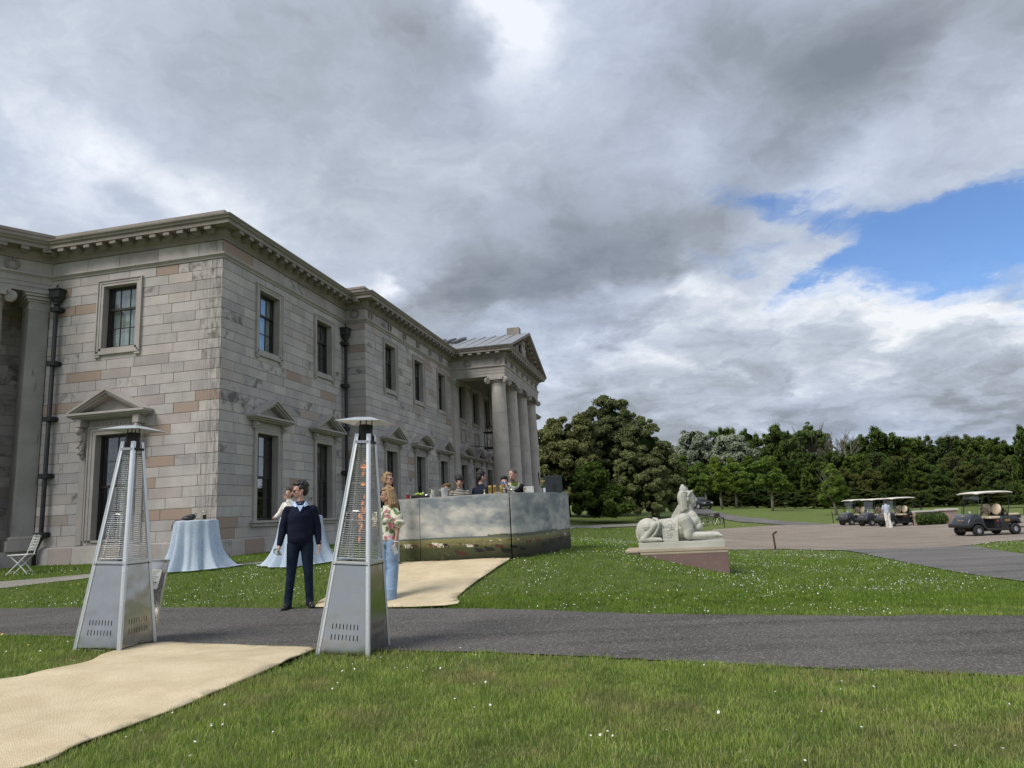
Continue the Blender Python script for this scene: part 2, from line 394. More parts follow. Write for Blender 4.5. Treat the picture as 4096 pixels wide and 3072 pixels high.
def hts(x, y):
    q = _warp(np.asarray(x, float), np.asarray(y, float)); sh = q.shape[:-1]; q = q.reshape(-1, 2); out = np.zeros(len(q))
    for i in range(0, len(q), 20000):
        k = q[i:i + 20000]; r = np.linalg.norm(k[:, None] - _Q[None], axis=-1)
        out[i:i + 20000] = _phi(r) @ _W[:_n] + _W[_n] + k @ _W[_n + 1:]
    return np.clip(out, -1.2, 3.0).reshape(sh)
def H(x, y): return float(hts(np.array([x]), np.array([y]))[0])
def ground(px, py, s=1.8517):
    """where the line of sight through a point of the photo meets the ground (display pixels)"""
    d = ray(px * s, py * s); t0, t1 = 2.0, 220.0
    ts = np.geomspace(2.0, 220.0, 400); P = CAM[None] + d[None] * ts[:, None] / d[1]
    dz = P[:, 2] - hts(P[:, 0], P[:, 1]); k = np.where(dz < 0)[0]
    if len(k) == 0: P = CAM + d * 160 / d[1]; return float(P[0]), float(P[1])
    i = max(k[0], 1); a, b_ = dz[i - 1], dz[i]; f = a / (a - b_); q = P[i - 1] * (1 - f) + P[i] * f
    return float(q[0]), float(q[1])
def ground_src(px, py): return ground(px, py, 1.0)

# grid lines shared by the terrain and every sheet laid on it
def axis(pts):
    out = []
    for a, b_, st in pts: out += list(np.arange(a, b_, st))
    return np.array(out + [pts[-1][1]])
GX = axis([(-600, -100, 100), (-100, -40, 10), (-40, -14, 2), (-14, 14, .5), (14, 40, 1), (40, 100, 5), (100, 600, 100)])
GY = axis([(-600, -50, 110), (-50, 0, 10), (0, 26, .5), (26, 70, 1), (70, 150, 4), (150, 600, 90)])
xx, yy = np.meshgrid(GX, GY); zz = hts(xx, yy)
V = np.stack([xx, yy, zz], -1).reshape(-1, 3); nx, ny = len(GX), len(GY)
ii = (np.arange(ny - 1)[:, None] * nx + np.arange(nx - 1)[None]).ravel()
F = np.stack([ii, ii + 1, ii + nx + 1, ii + nx], -1)

def lawn_mat():
    m, t, b = new_mat('lawn_soil_and_grass')
    co = t.new('ShaderNodeTexCoord').outputs['Object']
    n1 = t.noise(co, .35, 4, .6); n2 = t.noise(co, 2.4, 5, .65); n3 = t.noise(co, 30, 4, .7); n4 = t.noise(co, 160, 3, .7)
    c = t.mix(t.maprange(n2, .35, .68), (.12, .16, .04, 1), (.165, .205, .06, 1))
    c = t.mix(t.math('MULTIPLY', t.maprange(n1, .5, .7), .45), c, (.15, .175, .055, 1))
    # mowing bands on the far lawn
    wv = t.new('ShaderNodeTexWave'); wv.inputs['Scale'].default_value = .22; wv.inputs['Distortion'].default_value = .6; mpw = t.new('ShaderNodeMapping'); mpw.inputs['Rotation'].default_value = (0, 0, R(35)); t.l.new(co, mpw.inputs[0]); t.l.new(mpw.outputs[0], wv.inputs[0])
    c = t.mix(t.math('MULTIPLY', wv.outputs['Fac'], .10), c, (.17, .22, .055, 1))
    c = t.mix(1.0, c, t.ramp(n3, [(.2, (.68,) * 3), (.8, (1.28,) * 3)]), 'MULTIPLY')
    c = t.mix(1.0, c, t.ramp(n4, [(.2, (.62,) * 3), (.8, (1.36,) * 3)]), 'MULTIPLY')
    t.put(b.inputs['Base Color'], c); b.inputs['Roughness'].default_value = .9; b.inputs['Specular IOR Level'].default_value = .15
    bp = t.new('ShaderNodeBump'); bp.inputs['Strength'].default_value = .9; bp.inputs['Distance'].default_value = .03
    t.l.new(t.math('ADD', n3, n4), bp.inputs['Height']); t.l.new(bp.outputs[0], b.inputs['Normal'])
    return m
M_lawn = lawn_mat()
lawn = np_mesh('lawn', V, F, M_lawn, smooth=True); tag(lawn, kind='structure')

def asphalt_mat(name, c0, c1, spk, band=True):
    m, t, b = new_mat(name)
    co = t.new('ShaderNodeTexCoord').outputs['Object']
    n1 = t.noise(co, .5, 4, .6); n3 = t.noise(co, 55, 3, .75)
    vo = t.new('ShaderNodeTexVoronoi'); vo.inputs['Scale'].default_value = 75; t.l.new(co, vo.inputs['Vector'])
    c = t.mix(t.maprange(n1, .35, .65), (*c0, 1), (*c1, 1))
    if band:
        mp = t.new('ShaderNodeMapping'); mp.inputs['Rotation'].default_value = (0, 0, R(12)); mp.inputs['Scale'].default_value = (.16, 1.8, 1); t.l.new(co, mp.inputs[0])
        bn = t.noise(mp.outputs[0], 1.6, 5, .6)
        c = t.mix(t.math('MULTIPLY', t.maprange(bn, .50, .66), .55), c, tuple(v * .55 for v in c0) + (1,))
        c = t.mix(t.math('MULTIPLY', t.maprange(bn, .45, .3), .35), c, tuple(v * 1.35 for v in c1) + (1,))
    c = t.mix(t.math('MULTIPLY', t.maprange(vo.outputs['Color'], .55, .95), spk), c, tuple(min(1, v * 2.6) for v in c1) + (1,))
    c = t.mix(1.0, c, t.ramp(n3, [(.25, (.6,) * 3), (.75, (1.35,) * 3)]), 'MULTIPLY')
    t.put(b.inputs['Base Color'], c); b.inputs['Roughness'].default_value = .95; b.inputs['Specular IOR Level'].default_value = .12
    bp = t.new('ShaderNodeBump'); bp.inputs['Strength'].default_value = .8; bp.inputs['Distance'].default_value = .012
    t.l.new(t.math('ADD', n3, vo.outputs['Distance']), bp.inputs['Height']); t.l.new(bp.outputs[0], b.inputs['Normal'])
    return m
M_road = asphalt_mat('chipped_asphalt', (.098, .092, .086), (.125, .117, .109), .65)
M_fore = asphalt_mat('tarred_gravel', (.25, .21, .172), (.30, .255, .215), .3)
M_drive = asphalt_mat('smooth_asphalt', (.15, .142, .135), (.185, .175, .165), .3)
M_path = asphalt_mat('pale_path', (.26, .245, .21), (.33, .31, .27), .3, False)

def sheet(name, poly, mat, off, kind='structure', label=None, cat=None, fine=None, zfun=None):
    """a sheet that follows the ground, cut along the ground's own grid lines"""
    bm = bmesh.new(); vs = [bm.verts.new((p[0], p[1], 0)) for p in poly]; bm.faces.new(vs)
    bmesh.ops.triangulate(bm, faces=bm.faces[:])
    xs = [p[0] for p in poly]; ys = [p[1] for p in poly]
    gx = [g for g in GX if min(xs) < g < max(xs)]; gy = [g for g in GY if min(ys) < g < max(ys)]
    if fine:
        gx = list(np.arange(min(xs), max(xs), fine)[1:]) ; gy = list(np.arange(min(ys), max(ys), fine)[1:])
    for g in gx: bmesh.ops.bisect_plane(bm, geom=bm.verts[:] + bm.edges[:] + bm.faces[:], plane_co=(g, 0, 0), plane_no=(1, 0, 0))
    for g in gy: bmesh.ops.bisect_plane(bm, geom=bm.verts[:] + bm.edges[:] + bm.faces[:], plane_co=(0, g, 0), plane_no=(0, 1, 0))
    bmesh.ops.remove_doubles(bm, verts=bm.verts[:], dist=.002)
    co = np.array([v.co[:] for v in bm.verts]); z = hts(co[:, 0], co[:, 1])
    far = np.clip((co[:, 1] - 20) / 60, 0, 1)
    for i, v in enumerate(bm.verts): v.co.z = z[i] + off + far[i] * .05 + (zfun(v.co.x, v.co.y) if zfun else 0)
    bmesh.ops.recalc_face_normals(bm, faces=bm.faces[:])
    if bm.faces and sum(f.normal.z for f in bm.faces) < 0: bmesh.ops.reverse_faces(bm, faces=bm.faces[:])
    me = bpy.data.meshes.new(name); bm.to_mesh(me); bm.free(); me.materials.append(mat)
    me.polygons.foreach_set('use_smooth', [True] * len(me.polygons))
    o = link(bpy.data.objects.new(name, me)); tag(o, label, cat, kind=kind); return o
def G(pts): return [ground(*p) for p in pts]
def smooth_line(P, k=4, amp=0.0, seed=0):
    r = random.Random(seed); out = []
    for i in range(len(P) - 1):
        p0 = P[max(i - 1, 0)]; p1 = P[i]; p2 = P[i + 1]; p3 = P[min(i + 2, len(P) - 1)]
        for j in range(k):
            t = j / k
            q = [0.5 * ((2 * p1[a]) + (-p0[a] + p2[a]) * t + (2 * p0[a] - 5 * p1[a] + 4 * p2[a] - p3[a]) * t * t + (-p0[a] + 3 * p1[a] - 3 * p2[a] + p3[a]) * t ** 3) for a in (0, 1)]
            if (i or j): q = [q[0] + r.uniform(-amp, amp), q[1] + r.uniform(-amp, amp)]
            out.append(tuple(q))
    out.append(tuple(P[-1])); return out
far_e = G([(2, 1316), (160, 1315), (340, 1314), (600, 1316), (960, 1316), (1250, 1323), (1564, 1330), (1900, 1333), (2208, 1332)])
near_e = G([(2208, 1466), (2000, 1455), (1700, 1443), (1400, 1427), (1150, 1415), (1000, 1410), (840, 1407), (680, 1403), (560, 1398), (340, 1393), (150, 1386), (4, 1375)])
far_e = [(-30, far_e[0][1] + 7.4)] + far_e + [(14, 5.9), (30, 1.5)]
near_e = [(30, -6), (12, 1.4)] + near_e + [(-30, near_e[-1][1] + 8.6)]
road_poly = smooth_line(far_e, 14, .022, 1) + smooth_line(near_e, 12, .022, 2)
road = sheet('road', road_poly, M_road, .012)
fc = [(1500, 1190), (1564, 1187.5), (1700, 1187), (1830, 1190), (1960, 1186), (2060, 1181), (2100, 1178), (2150, 1171), (2208, 1168)]
fc2 = [(2208, 1131), (2090, 1132), (2060, 1134), (1990, 1133), (1900, 1133), (1830, 1131), (1750, 1134), (1640, 1138), (1540, 1145), (1480, 1152)]
a = G(fc); b_ = G(fc2); forecourt_poly = a + [(a[-1][0] + 30, a[-1][1] - 6), (b_[0][0] + 40, b_[0][1] + 5)] + b_
forecourt = sheet('forecourt', forecourt_poly, M_fore, .012)
r2 = smooth_line(G([(1760, 1189.5), (1830, 1191), (1900, 1205), (2000, 1225), (2100, 1243), (2208, 1258)]), 8, .02, 3)
r2b = G([(2208, 1197), (2150, 1189), (2100, 1180), (2060, 1181.5), (1960, 1186)])
side_road_poly = r2 + [(r2[-1][0] + 18, r2[-1][1] - 9), (r2b[0][0] + 18, r2b[0][1] - 6)] + r2b
side_road = sheet('side_road', side_road_poly, M_drive, .022)
dp = G([(1448, 1086), (1480, 1090), (1540, 1105), (1600, 1117), (1660, 1124), (1740, 1129.5), (1800, 1134)]); dq = G([(1700, 1135.5), (1600, 1129), (1540, 1117), (1500, 1110), (1440, 1096)])
far_drive_poly = dp + dq
sheet('drive', far_drive_poly, M_drive, .02)
sheet('path', G([(1180, 1138), (1235, 1136), (1300, 1134.5), (1390, 1132), (1440, 1131), (1440, 1136), (1375, 1137.5), (1300, 1140.5), (1235, 1143.5), (1180, 1146)]), M_path, .02)
lp = G([(3, 1257), (100, 1249.5), (190, 1241), (330, 1231), (470, 1222), (620, 1210)]); lq = G([(620, 1213), (470, 1227), (330, 1238), (190, 1250), (100, 1260), (3, 1272)])
left_path_poly = [(lp[0][0] - 14, lp[0][1] + 3)] + lp + lq + [(lq[-1][0] - 14, lq[-1][1] + 3)]
sheet('path', left_path_poly, M_path, .012)

# ------------------------------------------------------------------ the mansion
BA = R(12.35); KX, KY = -7.9613, 19.0
mansion = empty('mansion', (KX, KY, 0), PI / 2 - BA, 'long two storey grey and pink ashlar mansion with a columned portico', 'building')
e1 = np.array([math.sin(BA), math.cos(BA)]); e2 = np.array([-math.cos(BA), math.sin(BA)])
def bw(s, t): return KX + e1[0] * s + e2[0] * t, KY + e1[1] * s + e2[1] * t     # building to world
S1, TS, S2, T3, S3 = 7.67, -.83, 18.37, -3.75, 27.60
CD = (-.842, .5395)      # direction of the canted wing towards the camera
PTH = [(-6.7, 10.06), (0, 5.77), (0, 0), (S1, 0), (S1, TS), (S2, TS), (S2, T3), (S3, T3), (S3, TS), (38.33, TS), (38.33, 0), (46, 0), (46, 14)]
def offset_path(P, off):
    out = []
    for i, p in enumerate(P):
        ns = []
        for a, c in ((i - 1, i), (i, i + 1)):
            if 0 <= a and c < len(P):
                d = Vector(P[c]) - Vector(P[a]); d.normalize(); ns.append(Vector((d.y, -d.x)))
        n = ns[0] if len(ns) == 1 else (ns[0] + ns[1]) / (1 + ns[0].dot(ns[1]))
        out.append((p[0] + n.x * off, p[1] + n.y * off))
    return out
def run(mb, P, prof, mi=0):
    """moulding: closed profile of (offset outwards, height) swept along the plan line with mitres"""
    rows = [offset_path(P, o) for (o, z) in prof]; n = len(P); k = len(prof); vs, fs = [], []
    for j in range(k):
        for i in range(n): vs.append((rows[j][i][0], rows[j][i][1], prof[j][1]))
    for j in range(k):
        j2 = (j + 1) % k
        for i in range(n - 1): fs.append((j * n + i, j2 * n + i, j2 * n + i + 1, j * n + i + 1))
    fs.append(tuple(j * n for j in range(k))); fs.append(tuple(j * n + n - 1 for j in reversed(range(k))))
    mb.add(vs, fs, None, mi)
GZ = .30
# cornice, frieze band, string course, plinth
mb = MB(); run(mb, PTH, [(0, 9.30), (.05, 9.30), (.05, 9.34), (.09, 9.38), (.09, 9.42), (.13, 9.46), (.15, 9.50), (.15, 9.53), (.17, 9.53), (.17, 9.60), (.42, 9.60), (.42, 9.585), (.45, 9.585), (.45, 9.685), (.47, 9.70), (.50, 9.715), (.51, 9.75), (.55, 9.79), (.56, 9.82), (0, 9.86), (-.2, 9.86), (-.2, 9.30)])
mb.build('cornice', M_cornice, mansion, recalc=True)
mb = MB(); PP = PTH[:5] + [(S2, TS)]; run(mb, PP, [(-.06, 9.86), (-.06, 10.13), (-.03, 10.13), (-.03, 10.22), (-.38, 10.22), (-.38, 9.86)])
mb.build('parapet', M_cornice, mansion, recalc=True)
mb = MB(); run(mb, PTH, [(-.2, 8.76), (.03, 8.76), (.04, 8.80), (.07, 8.83), (.10, 8.86), (.10, 8.91), (.02, 8.93), (-.2, 8.93)])
mb.build('string_course', M_trim, mansion, recalc=True)
mb = MB(); PW = PTH[1:6] + [(S3, TS), (38.33, TS), (38.33, 0), (46, 0), (46, 14)]
run(mb, PW, [(-.3, GZ - .3), (.07, GZ - .3), (.07, .93), (.03, .965), (-.3, .965)])
mb.build('plinth', M_trim, mansion, recalc=True)
# modillions under the cornice
mo = MB(); mo.bbox(-.10, .10, 0, .265, -.12, 0, .008); mo.box(-.085, .085, 0, .16, -.155, -.118)
mod0 = None
def seg_mod(p, q, n, skip0=False):
    global mod0
    p, q = Vector(p), Vector(q); d = (q - p); L = d.length; d.normalize(); nrm = Vector((d.y, -d.x))
    for k in range(n):
        u = L * (k + .5) / n; pos = p + d * u + nrm * .165
        if mod0 is None: mod0 = mo.build('modillion', M_cornice, mansion); o = mod0
        else: o = mod0.copy(); COL.objects.link(o); o.parent = mansion
        o.location = (pos.x, pos.y, 9.60); o.rotation_euler = (0, 0, math.atan2(nrm.y, nrm.x) - PI / 2)
# local y of the modillion points outwards
def mods(i, pitch):
    a, c = Vector(PTH[i]), Vector(PTH[i + 1]); seg_mod(a, c, max(1, round((c - a).length / pitch)))
for i, pt in ((0, .52), (1, .46), (2, .48), (3, .42), (4, .50), (5, .50), (6, .50)): mods(i, pt)

# facade frames: local x along the wall, y outwards, z up
def frame(o, d):
    d = Vector((d[0], d[1], 0)).normalized(); n = Vector((d.y, -d.x, 0))
    return Matrix(((d.x, n.x, 0, o[0]), (d.y, n.y, 0, o[1]), (0, 0, 1, 0), (0, 0, 0, 1)))
FA = frame((0, 5.77), (0, -1))       # entrance front; u = 5.77 - t
FB = frame((0, 0), (1, 0))           # side front, near part; u = s
FR = frame((S1, 0), (0, -1))         # return of the step
FC = frame((S1, TS), (1, 0))         # side front, centre; u = s - S1
BLK = []      # (size rank, M, u0, u1, z0, z1, tone, pink, stain)
def interval_sub(iv, a, b):
    out = []
    for (p, q) in iv:
        if b <= p or a >= q: out.append((p, q))
        else:
            if a > p + .04: out.append((p, a))
            if b < q - .04: out.append((b, q))
    return out
def blocks(M, W, z0, z1, n, openings, lo=.62, hi=1.18, pinkp=.10, stainp=.22, seed=1, rank=0):
    r = random.Random(seed); h = (z1 - z0) / n; prev = []
    for i in range(n):
        za, zb = z0 + i * h, z0 + (i + 1) * h; iv = [(0.0, W)]
        for (ua, ub, oa, ob) in openings:
            if oa < zb - .02 and ob > za + .02:
                iv = interval_sub(iv, ua, ub)
                for (c, d) in ((za, min(zb, oa)), (max(za, ob), zb)):
                    if d - c > .05 and d - c < h - .01: BLK.append((rank, M, ua, ub, c, d, r.random(), 0, 0))
        cuts = []
        for (p, q) in iv:
            L = q - p; k = max(1, round(L / r.uniform(lo + .15, hi - .25))); ws = [r.uniform(.6, 1.4) for _ in range(k)]; sw = sum(ws); u = p
            for j, wv in enumerate(ws):
                u2 = u + L * wv / sw if j < k - 1 else q
                for c in prev:
                    if abs(c - u2) < .10 and j < k - 1: u2 = min(u2 + .16, q - .15)
                if u2 - u > .05:
                    pk = 0.0; st = 0.0
                    if r.random() < pinkp: pk = r.choice([.5, .9, 1.0, 1.0])
                    elif r.random() < .22: pk = r.uniform(.08, .3)
                    if pk < .5 and r.random() < stainp: st = r.uniform(.5, 1.0)
                    BLK.append((rank, M, u, u2, za, zb, r.betavariate(2, 2), pk, st)); cuts.append(u2)
                u = u2
        prev = cuts
def block_mesh(mb, M, u0, u1, z0, z1, at, rr):
    g = .0045; d = rr.uniform(-.004, .004); c = .006
    u0 += g; u1 -= g; z0 += g; z1 -= g
    vs = [(u0, -.02, z0), (u1, -.02, z0), (u1, -.02, z1), (u0, -.02, z1), (u0, d, z0), (u1, d, z0), (u1, d, z1), (u0, d, z1),
          (u0 + c, d + c, z0 + c), (u1 - c, d + c, z0 + c), (u1 - c, d + c, z1 - c), (u0 + c, d + c, z1 - c)]
    fs = [(8, 11, 10, 9)]
    for i in range(4):
        j = (i + 1) % 4; fs.append((i, i + 4, j + 4, j)); fs.append((i + 4, i + 8, j + 8, j + 4))
    mb.add(vs, fs, M, 0, at)
def back_wall(mb, M, W, z0, z1, holes, d=-.012):
    us = sorted({0.0, W} | {h[0] for h in holes} | {h[1] for h in holes}); zs = sorted({z0, z1} | {h[2] for h in holes} | {h[3] for h in holes})
    for i in range(len(us) - 1):
        for j in range(len(zs) - 1):
            cu, cz = (us[i] + us[i + 1]) / 2, (zs[j] + zs[j + 1]) / 2
            if any(h[0] < cu < h[1] and h[2] < cz < h[3] for h in holes): continue
            mb.add([(us[i], d, zs[j]), (us[i + 1], d, zs[j]), (us[i + 1], d, zs[j + 1]), (us[i], d, zs[j + 1])], [(0, 3, 2, 1)], M)

NC = 27; Z0, Z1 = .965, 8.76
UPW = dict(w=1.12, z0=6.50, z1=8.36); ring = .19
def mould_ring(mb, M, uc, hw, z0, z1, wd, bottom=True, ears=False):
    """moulded architrave: three steps round an opening of half width hw"""
    for (a, b_, d) in ((0, wd * .42, .035), (wd * .42, wd * .8, .05), (wd * .8, wd, .075)):
        for sx in (-1, 1):
            x0, x1 = uc + sx * (hw + a), uc + sx * (hw + b_)
            mb.box(min(x0, x1), max(x0, x1), -.3 if a == 0 else 0, d, z0 - (wd * .0 if not bottom else a), z1 + b_, M)
        mb.box(uc - hw - a, uc + hw + a, -.3 if a == 0 else 0, d, z1 + a, z1 + b_, M)
        if bottom: mb.box(uc - hw - a, uc + hw + a, -.3 if a == 0 else 0, d, z0 - b_, z0 - a, M)
pane_cache = {}
def pane_obj(M, u0, u1, z0, z1, d, parent):
    key = (round(u1 - u0, 3), round(z1 - z0, 3))
    if key not in pane_cache:
        q = MB().box(0, key[0], -.004, .004, 0, key[1]); o = q.build('pane', M_glass, parent); pane_cache[key] = o.data
    else: o = link(bpy.data.objects.new('pane', pane_cache[key]), parent)
    o.matrix_local = M @ T(u0, d, z0) if M.to_3x3().determinant() > 0 else M @ T(u0, d, z0)
    return o
def sash(M, uc, hw, z0, z1, cols, rows_lo, rows_hi, parent, blind=None, split=.5):
    u0, u1 = uc - hw, uc + hw; f = .07
    fr = MB(); d0 = -.27
    fr.box(u0, u0 + f, d0, d0 + .09, z0, z1, M); fr.box(u1 - f, u1, d0, d0 + .09, z0, z1, M)
    fr.box(u0 + f, u1 - f, d0, d0 + .09, z1 - f, z1, M); fr.box(u0 + f, u1 - f, d0, d0 + .09, z0, z0 + f * 1.2, M)
    zm = z0 + (z1 - z0) * split
    fr.box(u0 + f, u1 - f, d0 + .01, d0 + .085, zm - .03, zm + .03, M)
    fr.build('sash_frame', M_frame, parent)
    bars = MB(); iu0, iu1 = u0 + f, u1 - f
    for (za, zb, rows, dd) in ((z0 + f * 1.2, zm - .03, rows_lo, d0 + .02), (zm + .03, z1 - f, rows_hi, d0 + .045)):
        for c in range(cols):
            for r_ in range(rows):
                pa = iu0 + (iu1 - iu0) * c / cols + .011; pb = iu0 + (iu1 - iu0) * (c + 1) / cols - .011
                qa = za + (zb - za) * r_ / rows + .011; qb = za + (zb - za) * (r_ + 1) / rows - .011
                pane_obj(M, pa, pb, qa, qb, dd + .012, parent)
        for c in range(1, cols):
            x = iu0 + (iu1 - iu0) * c / cols; bars.box(x - .012, x + .012, dd, dd + .03, za, zb, M)
        for r_ in range(1, rows):
            z = za + (zb - za) * r_ / rows; bars.box(iu0, iu1, dd + .002, dd + .028, z - .012, z + .012, M)
    bars.build('glazing_bars', M_frame, parent)
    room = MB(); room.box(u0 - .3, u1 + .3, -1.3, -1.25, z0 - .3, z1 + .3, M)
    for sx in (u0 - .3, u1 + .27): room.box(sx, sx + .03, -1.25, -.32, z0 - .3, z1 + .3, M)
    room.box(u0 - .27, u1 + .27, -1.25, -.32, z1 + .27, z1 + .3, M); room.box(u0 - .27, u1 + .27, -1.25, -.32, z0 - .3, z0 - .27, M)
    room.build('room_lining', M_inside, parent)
    if blind:
        bl = MB(); n = 26
        for (a, b_, zt) in blind:
            pts = [(uc + hw * (a + (b_ - a) * i / n), -.305 - .014 * math.sin(i * 1.9)) for i in range(n + 1)]
            vs = [(p[0], p[1], z0 + .02) for p in pts] + [(p[0], p[1], z0 + (z1 - z0) * zt) for p in pts]
            bl.add(vs, [(i, i + 1, i + 2 + n, i + 1 + n) for i in range(n)], M)
        bl.build('curtain', M_curtain, parent, smooth=True)
HOLES = {'A': [], 'B': [], 'C': []}; OPEN = {'A': [], 'B': [], 'C': []}
def upper_window(key, M, uc, blind=None):
    hw = UPW['w'] / 2; z0, z1 = UPW['z0'], UPW['z1']
    mb = MB(); mould_ring(mb, M, uc, hw, z0, z1, ring, True)
    # the little ears below, and the flat sill
    for sx in (-1, 1): mb.box(uc + sx * (hw + .105) - .085, uc + sx * (hw + .105) + .085, 0, .06, z0 - ring - .07, z0 - ring, M)
    o = mb.build('window', M_trim, mansion)
    s = MB(); s.box(uc - hw, uc + hw, -.30, .015, z0 - .02, z0 + .004, M); s.build('sill', M_trim, o)
    sash(M, uc, hw, z0, z1, 3, 2, 1, o, blind, .64)
    HOLES[key].append((uc - hw, uc + hw, z0, z1)); OPEN[key].append((uc - hw - .1, uc + hw + .1, z0 - .1, z1 + .1)); return o
def pediment(M, uc, hw, z, kind, o, rise=.42, dep=.34, name='pediment'):
    mb = MB(); th = .10
    mb.bbox(uc - hw, uc + hw, 0, dep, z - .065, z, .012, M); mb.box(uc - hw + .05, uc + hw - .05, 0, dep - .07, z - .11, z - .065, M); mb.box(uc - hw + .12, uc + hw - .12, 0, dep - .15, z - .15, z - .11, M)
    if kind == 'tri':
        a = math.atan2(rise, hw); zt = z + rise
        for (inn, out, d) in ((0, .06, dep), (.06, .12, dep - .05), (.12, .17, dep - .11)):
            q = [(uc - hw, z + .002), (uc - hw, z + .06), (uc, zt + .06), (uc + hw, z + .06), (uc + hw, z + .002)]
            # outer and inner chevrons
            def chev(k): return [(uc - hw * (1 - k / rise * .9), z + .002), (uc, zt + .06 - k * 1.12), (uc + hw * (1 - k / rise * .9), z + .002)]
            A_, B_ = chev(inn), chev(out)
            for s0, s1 in ((0, 1), (1, 2)):
                mb.prism([A_[s0], A_[s1], B_[s1], B_[s0]], 0, d, M)
        mb.prism([(uc - hw + .2, z + .004), (uc, zt - .07), (uc + hw - .2, z + .004)], 0, .04, M)
    else:
        n = 14; Rr = (hw * hw + rise * rise) / (2 * rise); zc = z + rise - Rr; a0 = math.asin(min(1, hw / Rr))
        for (inn, out, d) in ((0, .06, dep), (.06, .12, dep - .05), (.12, .17, dep - .11)):
            for i in range(n):
                t0, t1 = -a0 + 2 * a0 * i / n, -a0 + 2 * a0 * (i + 1) / n; q = []
                for (rr_, tt) in ((Rr - inn, t0), (Rr - inn, t1), (Rr - out, t1), (Rr - out, t0)): q.append((uc + rr_ * math.sin(tt), max(z + .002, zc + .05 + rr_ * math.cos(tt))))
                mb.prism(q, 0, d, M)
        mb.prism([(uc + (Rr - .18) * math.sin(-a0 + 2 * a0 * i / n) * .92, max(z + .003, zc + .05 + (Rr - .18) * math.cos(-a0 + 2 * a0 * i / n))) for i in range(n + 1)], 0, .04, M)
    return mb.build(name, M_trim, o, recalc=True)
def lower_window(key, M, uc, kind, blind=None, door=False):
    hw, z0, z1 = (.56, 1.42, 3.97) if not door else (.56, 1.10, 4.0)
    big = door
    mb = MB(); mould_ring(mb, M, uc, hw, z0, z1, .20 if not big else .24, False)
    wd = .20 if not big else .24
    mb.box(uc - hw - wd, uc + hw + wd, 0, .03, z1 + wd, 4.33 if not big else 4.46, M)                 # frieze panel
    o = mb.build('window' if not door else 'door', M_trim, mansion)
    s = MB(); s.box(uc - hw, uc + hw, -.3, .02, z0 - .06, z0, M)
    if not door: s.bbox(uc - hw - .32, uc + hw + .32, 0, .15, z0 - .07, z0 + .0, .01, M); s.box(uc - hw - .28, uc + hw + .28, 0, .09, z0 - .17, z0 - .07, M)
    s.build('sill', M_trim, o)
    ph = hw + (.56 if not big else .72)
    for sx in (-1, 1):
        x = uc + sx * (hw + wd + (.0 if not big else .14)); c = MB()
        if not big:
            c.bbox(x - .08, x + .08, .03, .13, 4.08, 4.30, .01, M)
            c.tube([(x - .085 + .17 * k, .13, 4.20) for k in (0, 1)], .055, 12, M); c.tube([(x + .075 * math.cos(q_), .14, 4.20 + .075 * math.sin(q_)) for q_ in np.linspace(0, 2 * PI, 14)[:-1]], .014, 5, M, closed=True)
        else:
            c.bbox(x - .10, x + .10, .0, .30, 4.22, 4.46, .02, M); c.ell((x, .20, 4.12), (.09, .13, .12), M); c.ell((x, .17, 3.95), (.10, .09, .16), M); c.ell((x, .11, 3.70), (.085, .08, .16), M); c.ell((x, .12, 3.52), (.09, .10, .08), M); c.ell((x, .07, 3.42), (.06, .07, .08), M)
            for q_ in range(7): c.ell((x + .05 * math.sin(q_ * 2.1), .2 + .02 * math.cos(q_ * 3), 3.5 + q_ * .09), (.045, .035, .05), M, n=8, m=5)
        c.build('console', M_trim, o, recalc=True)
    if big:
        k = MB(); nn = 9; L = 2 * (hw + .10) ; st = L / nn; x0 = uc - L / 2
        for i in range(nn):      # Greek key band
            a = x0 + i * st; w_ = .022
            for (p, q, r_, s_) in ((0, .9, .20, .22), (0, .02 / st, 0, .22), (.88, .9, .06, .22), (.32, .9, .06, .08), (.32, .36, .06, .15), (.32, .62, .13, .15)):
                k.box(a + p * st, a + max(q * st, p * st + w_), .03, .055, 4.12 + r_, 4.12 + max(s_, r_ + .02), M)
            k.box(a, a + st, .03, .052, 4.10, 4.118, M)
        k.build('key_pattern_band', M_trim, o)
        dn = MB()
        for i in range(40):
            a = uc - ph + .16 + i * (2 * ph - .32) / 40; dn.box(a, a + .028, .0, .22, 4.42, 4.47, M)
        dn.build('dentil_row', M_trim, o)
        for sx in (-1, 1):
            x = uc + sx * (hw + wd + .14); st2 = MB().bbox(x - .10, x + .10, 0, .05, z0 - .12, 3.40, .008, M)
            st2.build('side_strip', M_trim, o)
    pediment(M, uc, ph, 4.45 if not big else 4.60, kind, o, (.50 if kind == 'tri' else .46) if not big else .60, .34 if not big else .42)
    if big: pass
    sash(M, uc, hw, z0, z1, 3 if not door else 2, 2, 2, o, blind, .5)
    HOLES[key].append((uc - hw, uc + hw, z0, z1)); OPEN[key].append((uc - hw - .1, uc + hw + .1, z0 - .1, z1 + .1)); return o
uA = 5.77 - 3.33
upper_window('A', FA, uA, blind=[(-.8, .98, 1.0)])
lower_window('A', FA, uA, 'tri', door=True, blind=[(.1, .75, .8)])
for i, (s_, kd) in enumerate(((2.37, 'tri'), (5.95, 'tri'))):
    upper_window('B', FB, s_, blind=[(-.1, .9, 1.0)] if i == 0 else [(-.9, .2, .6)]); lower_window('B', FB, s_, kd)
for s_, kd in ((10.07, 'tri'), (13.43, 'seg'), (16.75, 'tri'), (20.25, 'seg'), (23.0, 'tri'), (25.75, 'seg')):
    upper_window('C', FC, s_ - S1); lower_window('C', FC, s_ - S1, kd)
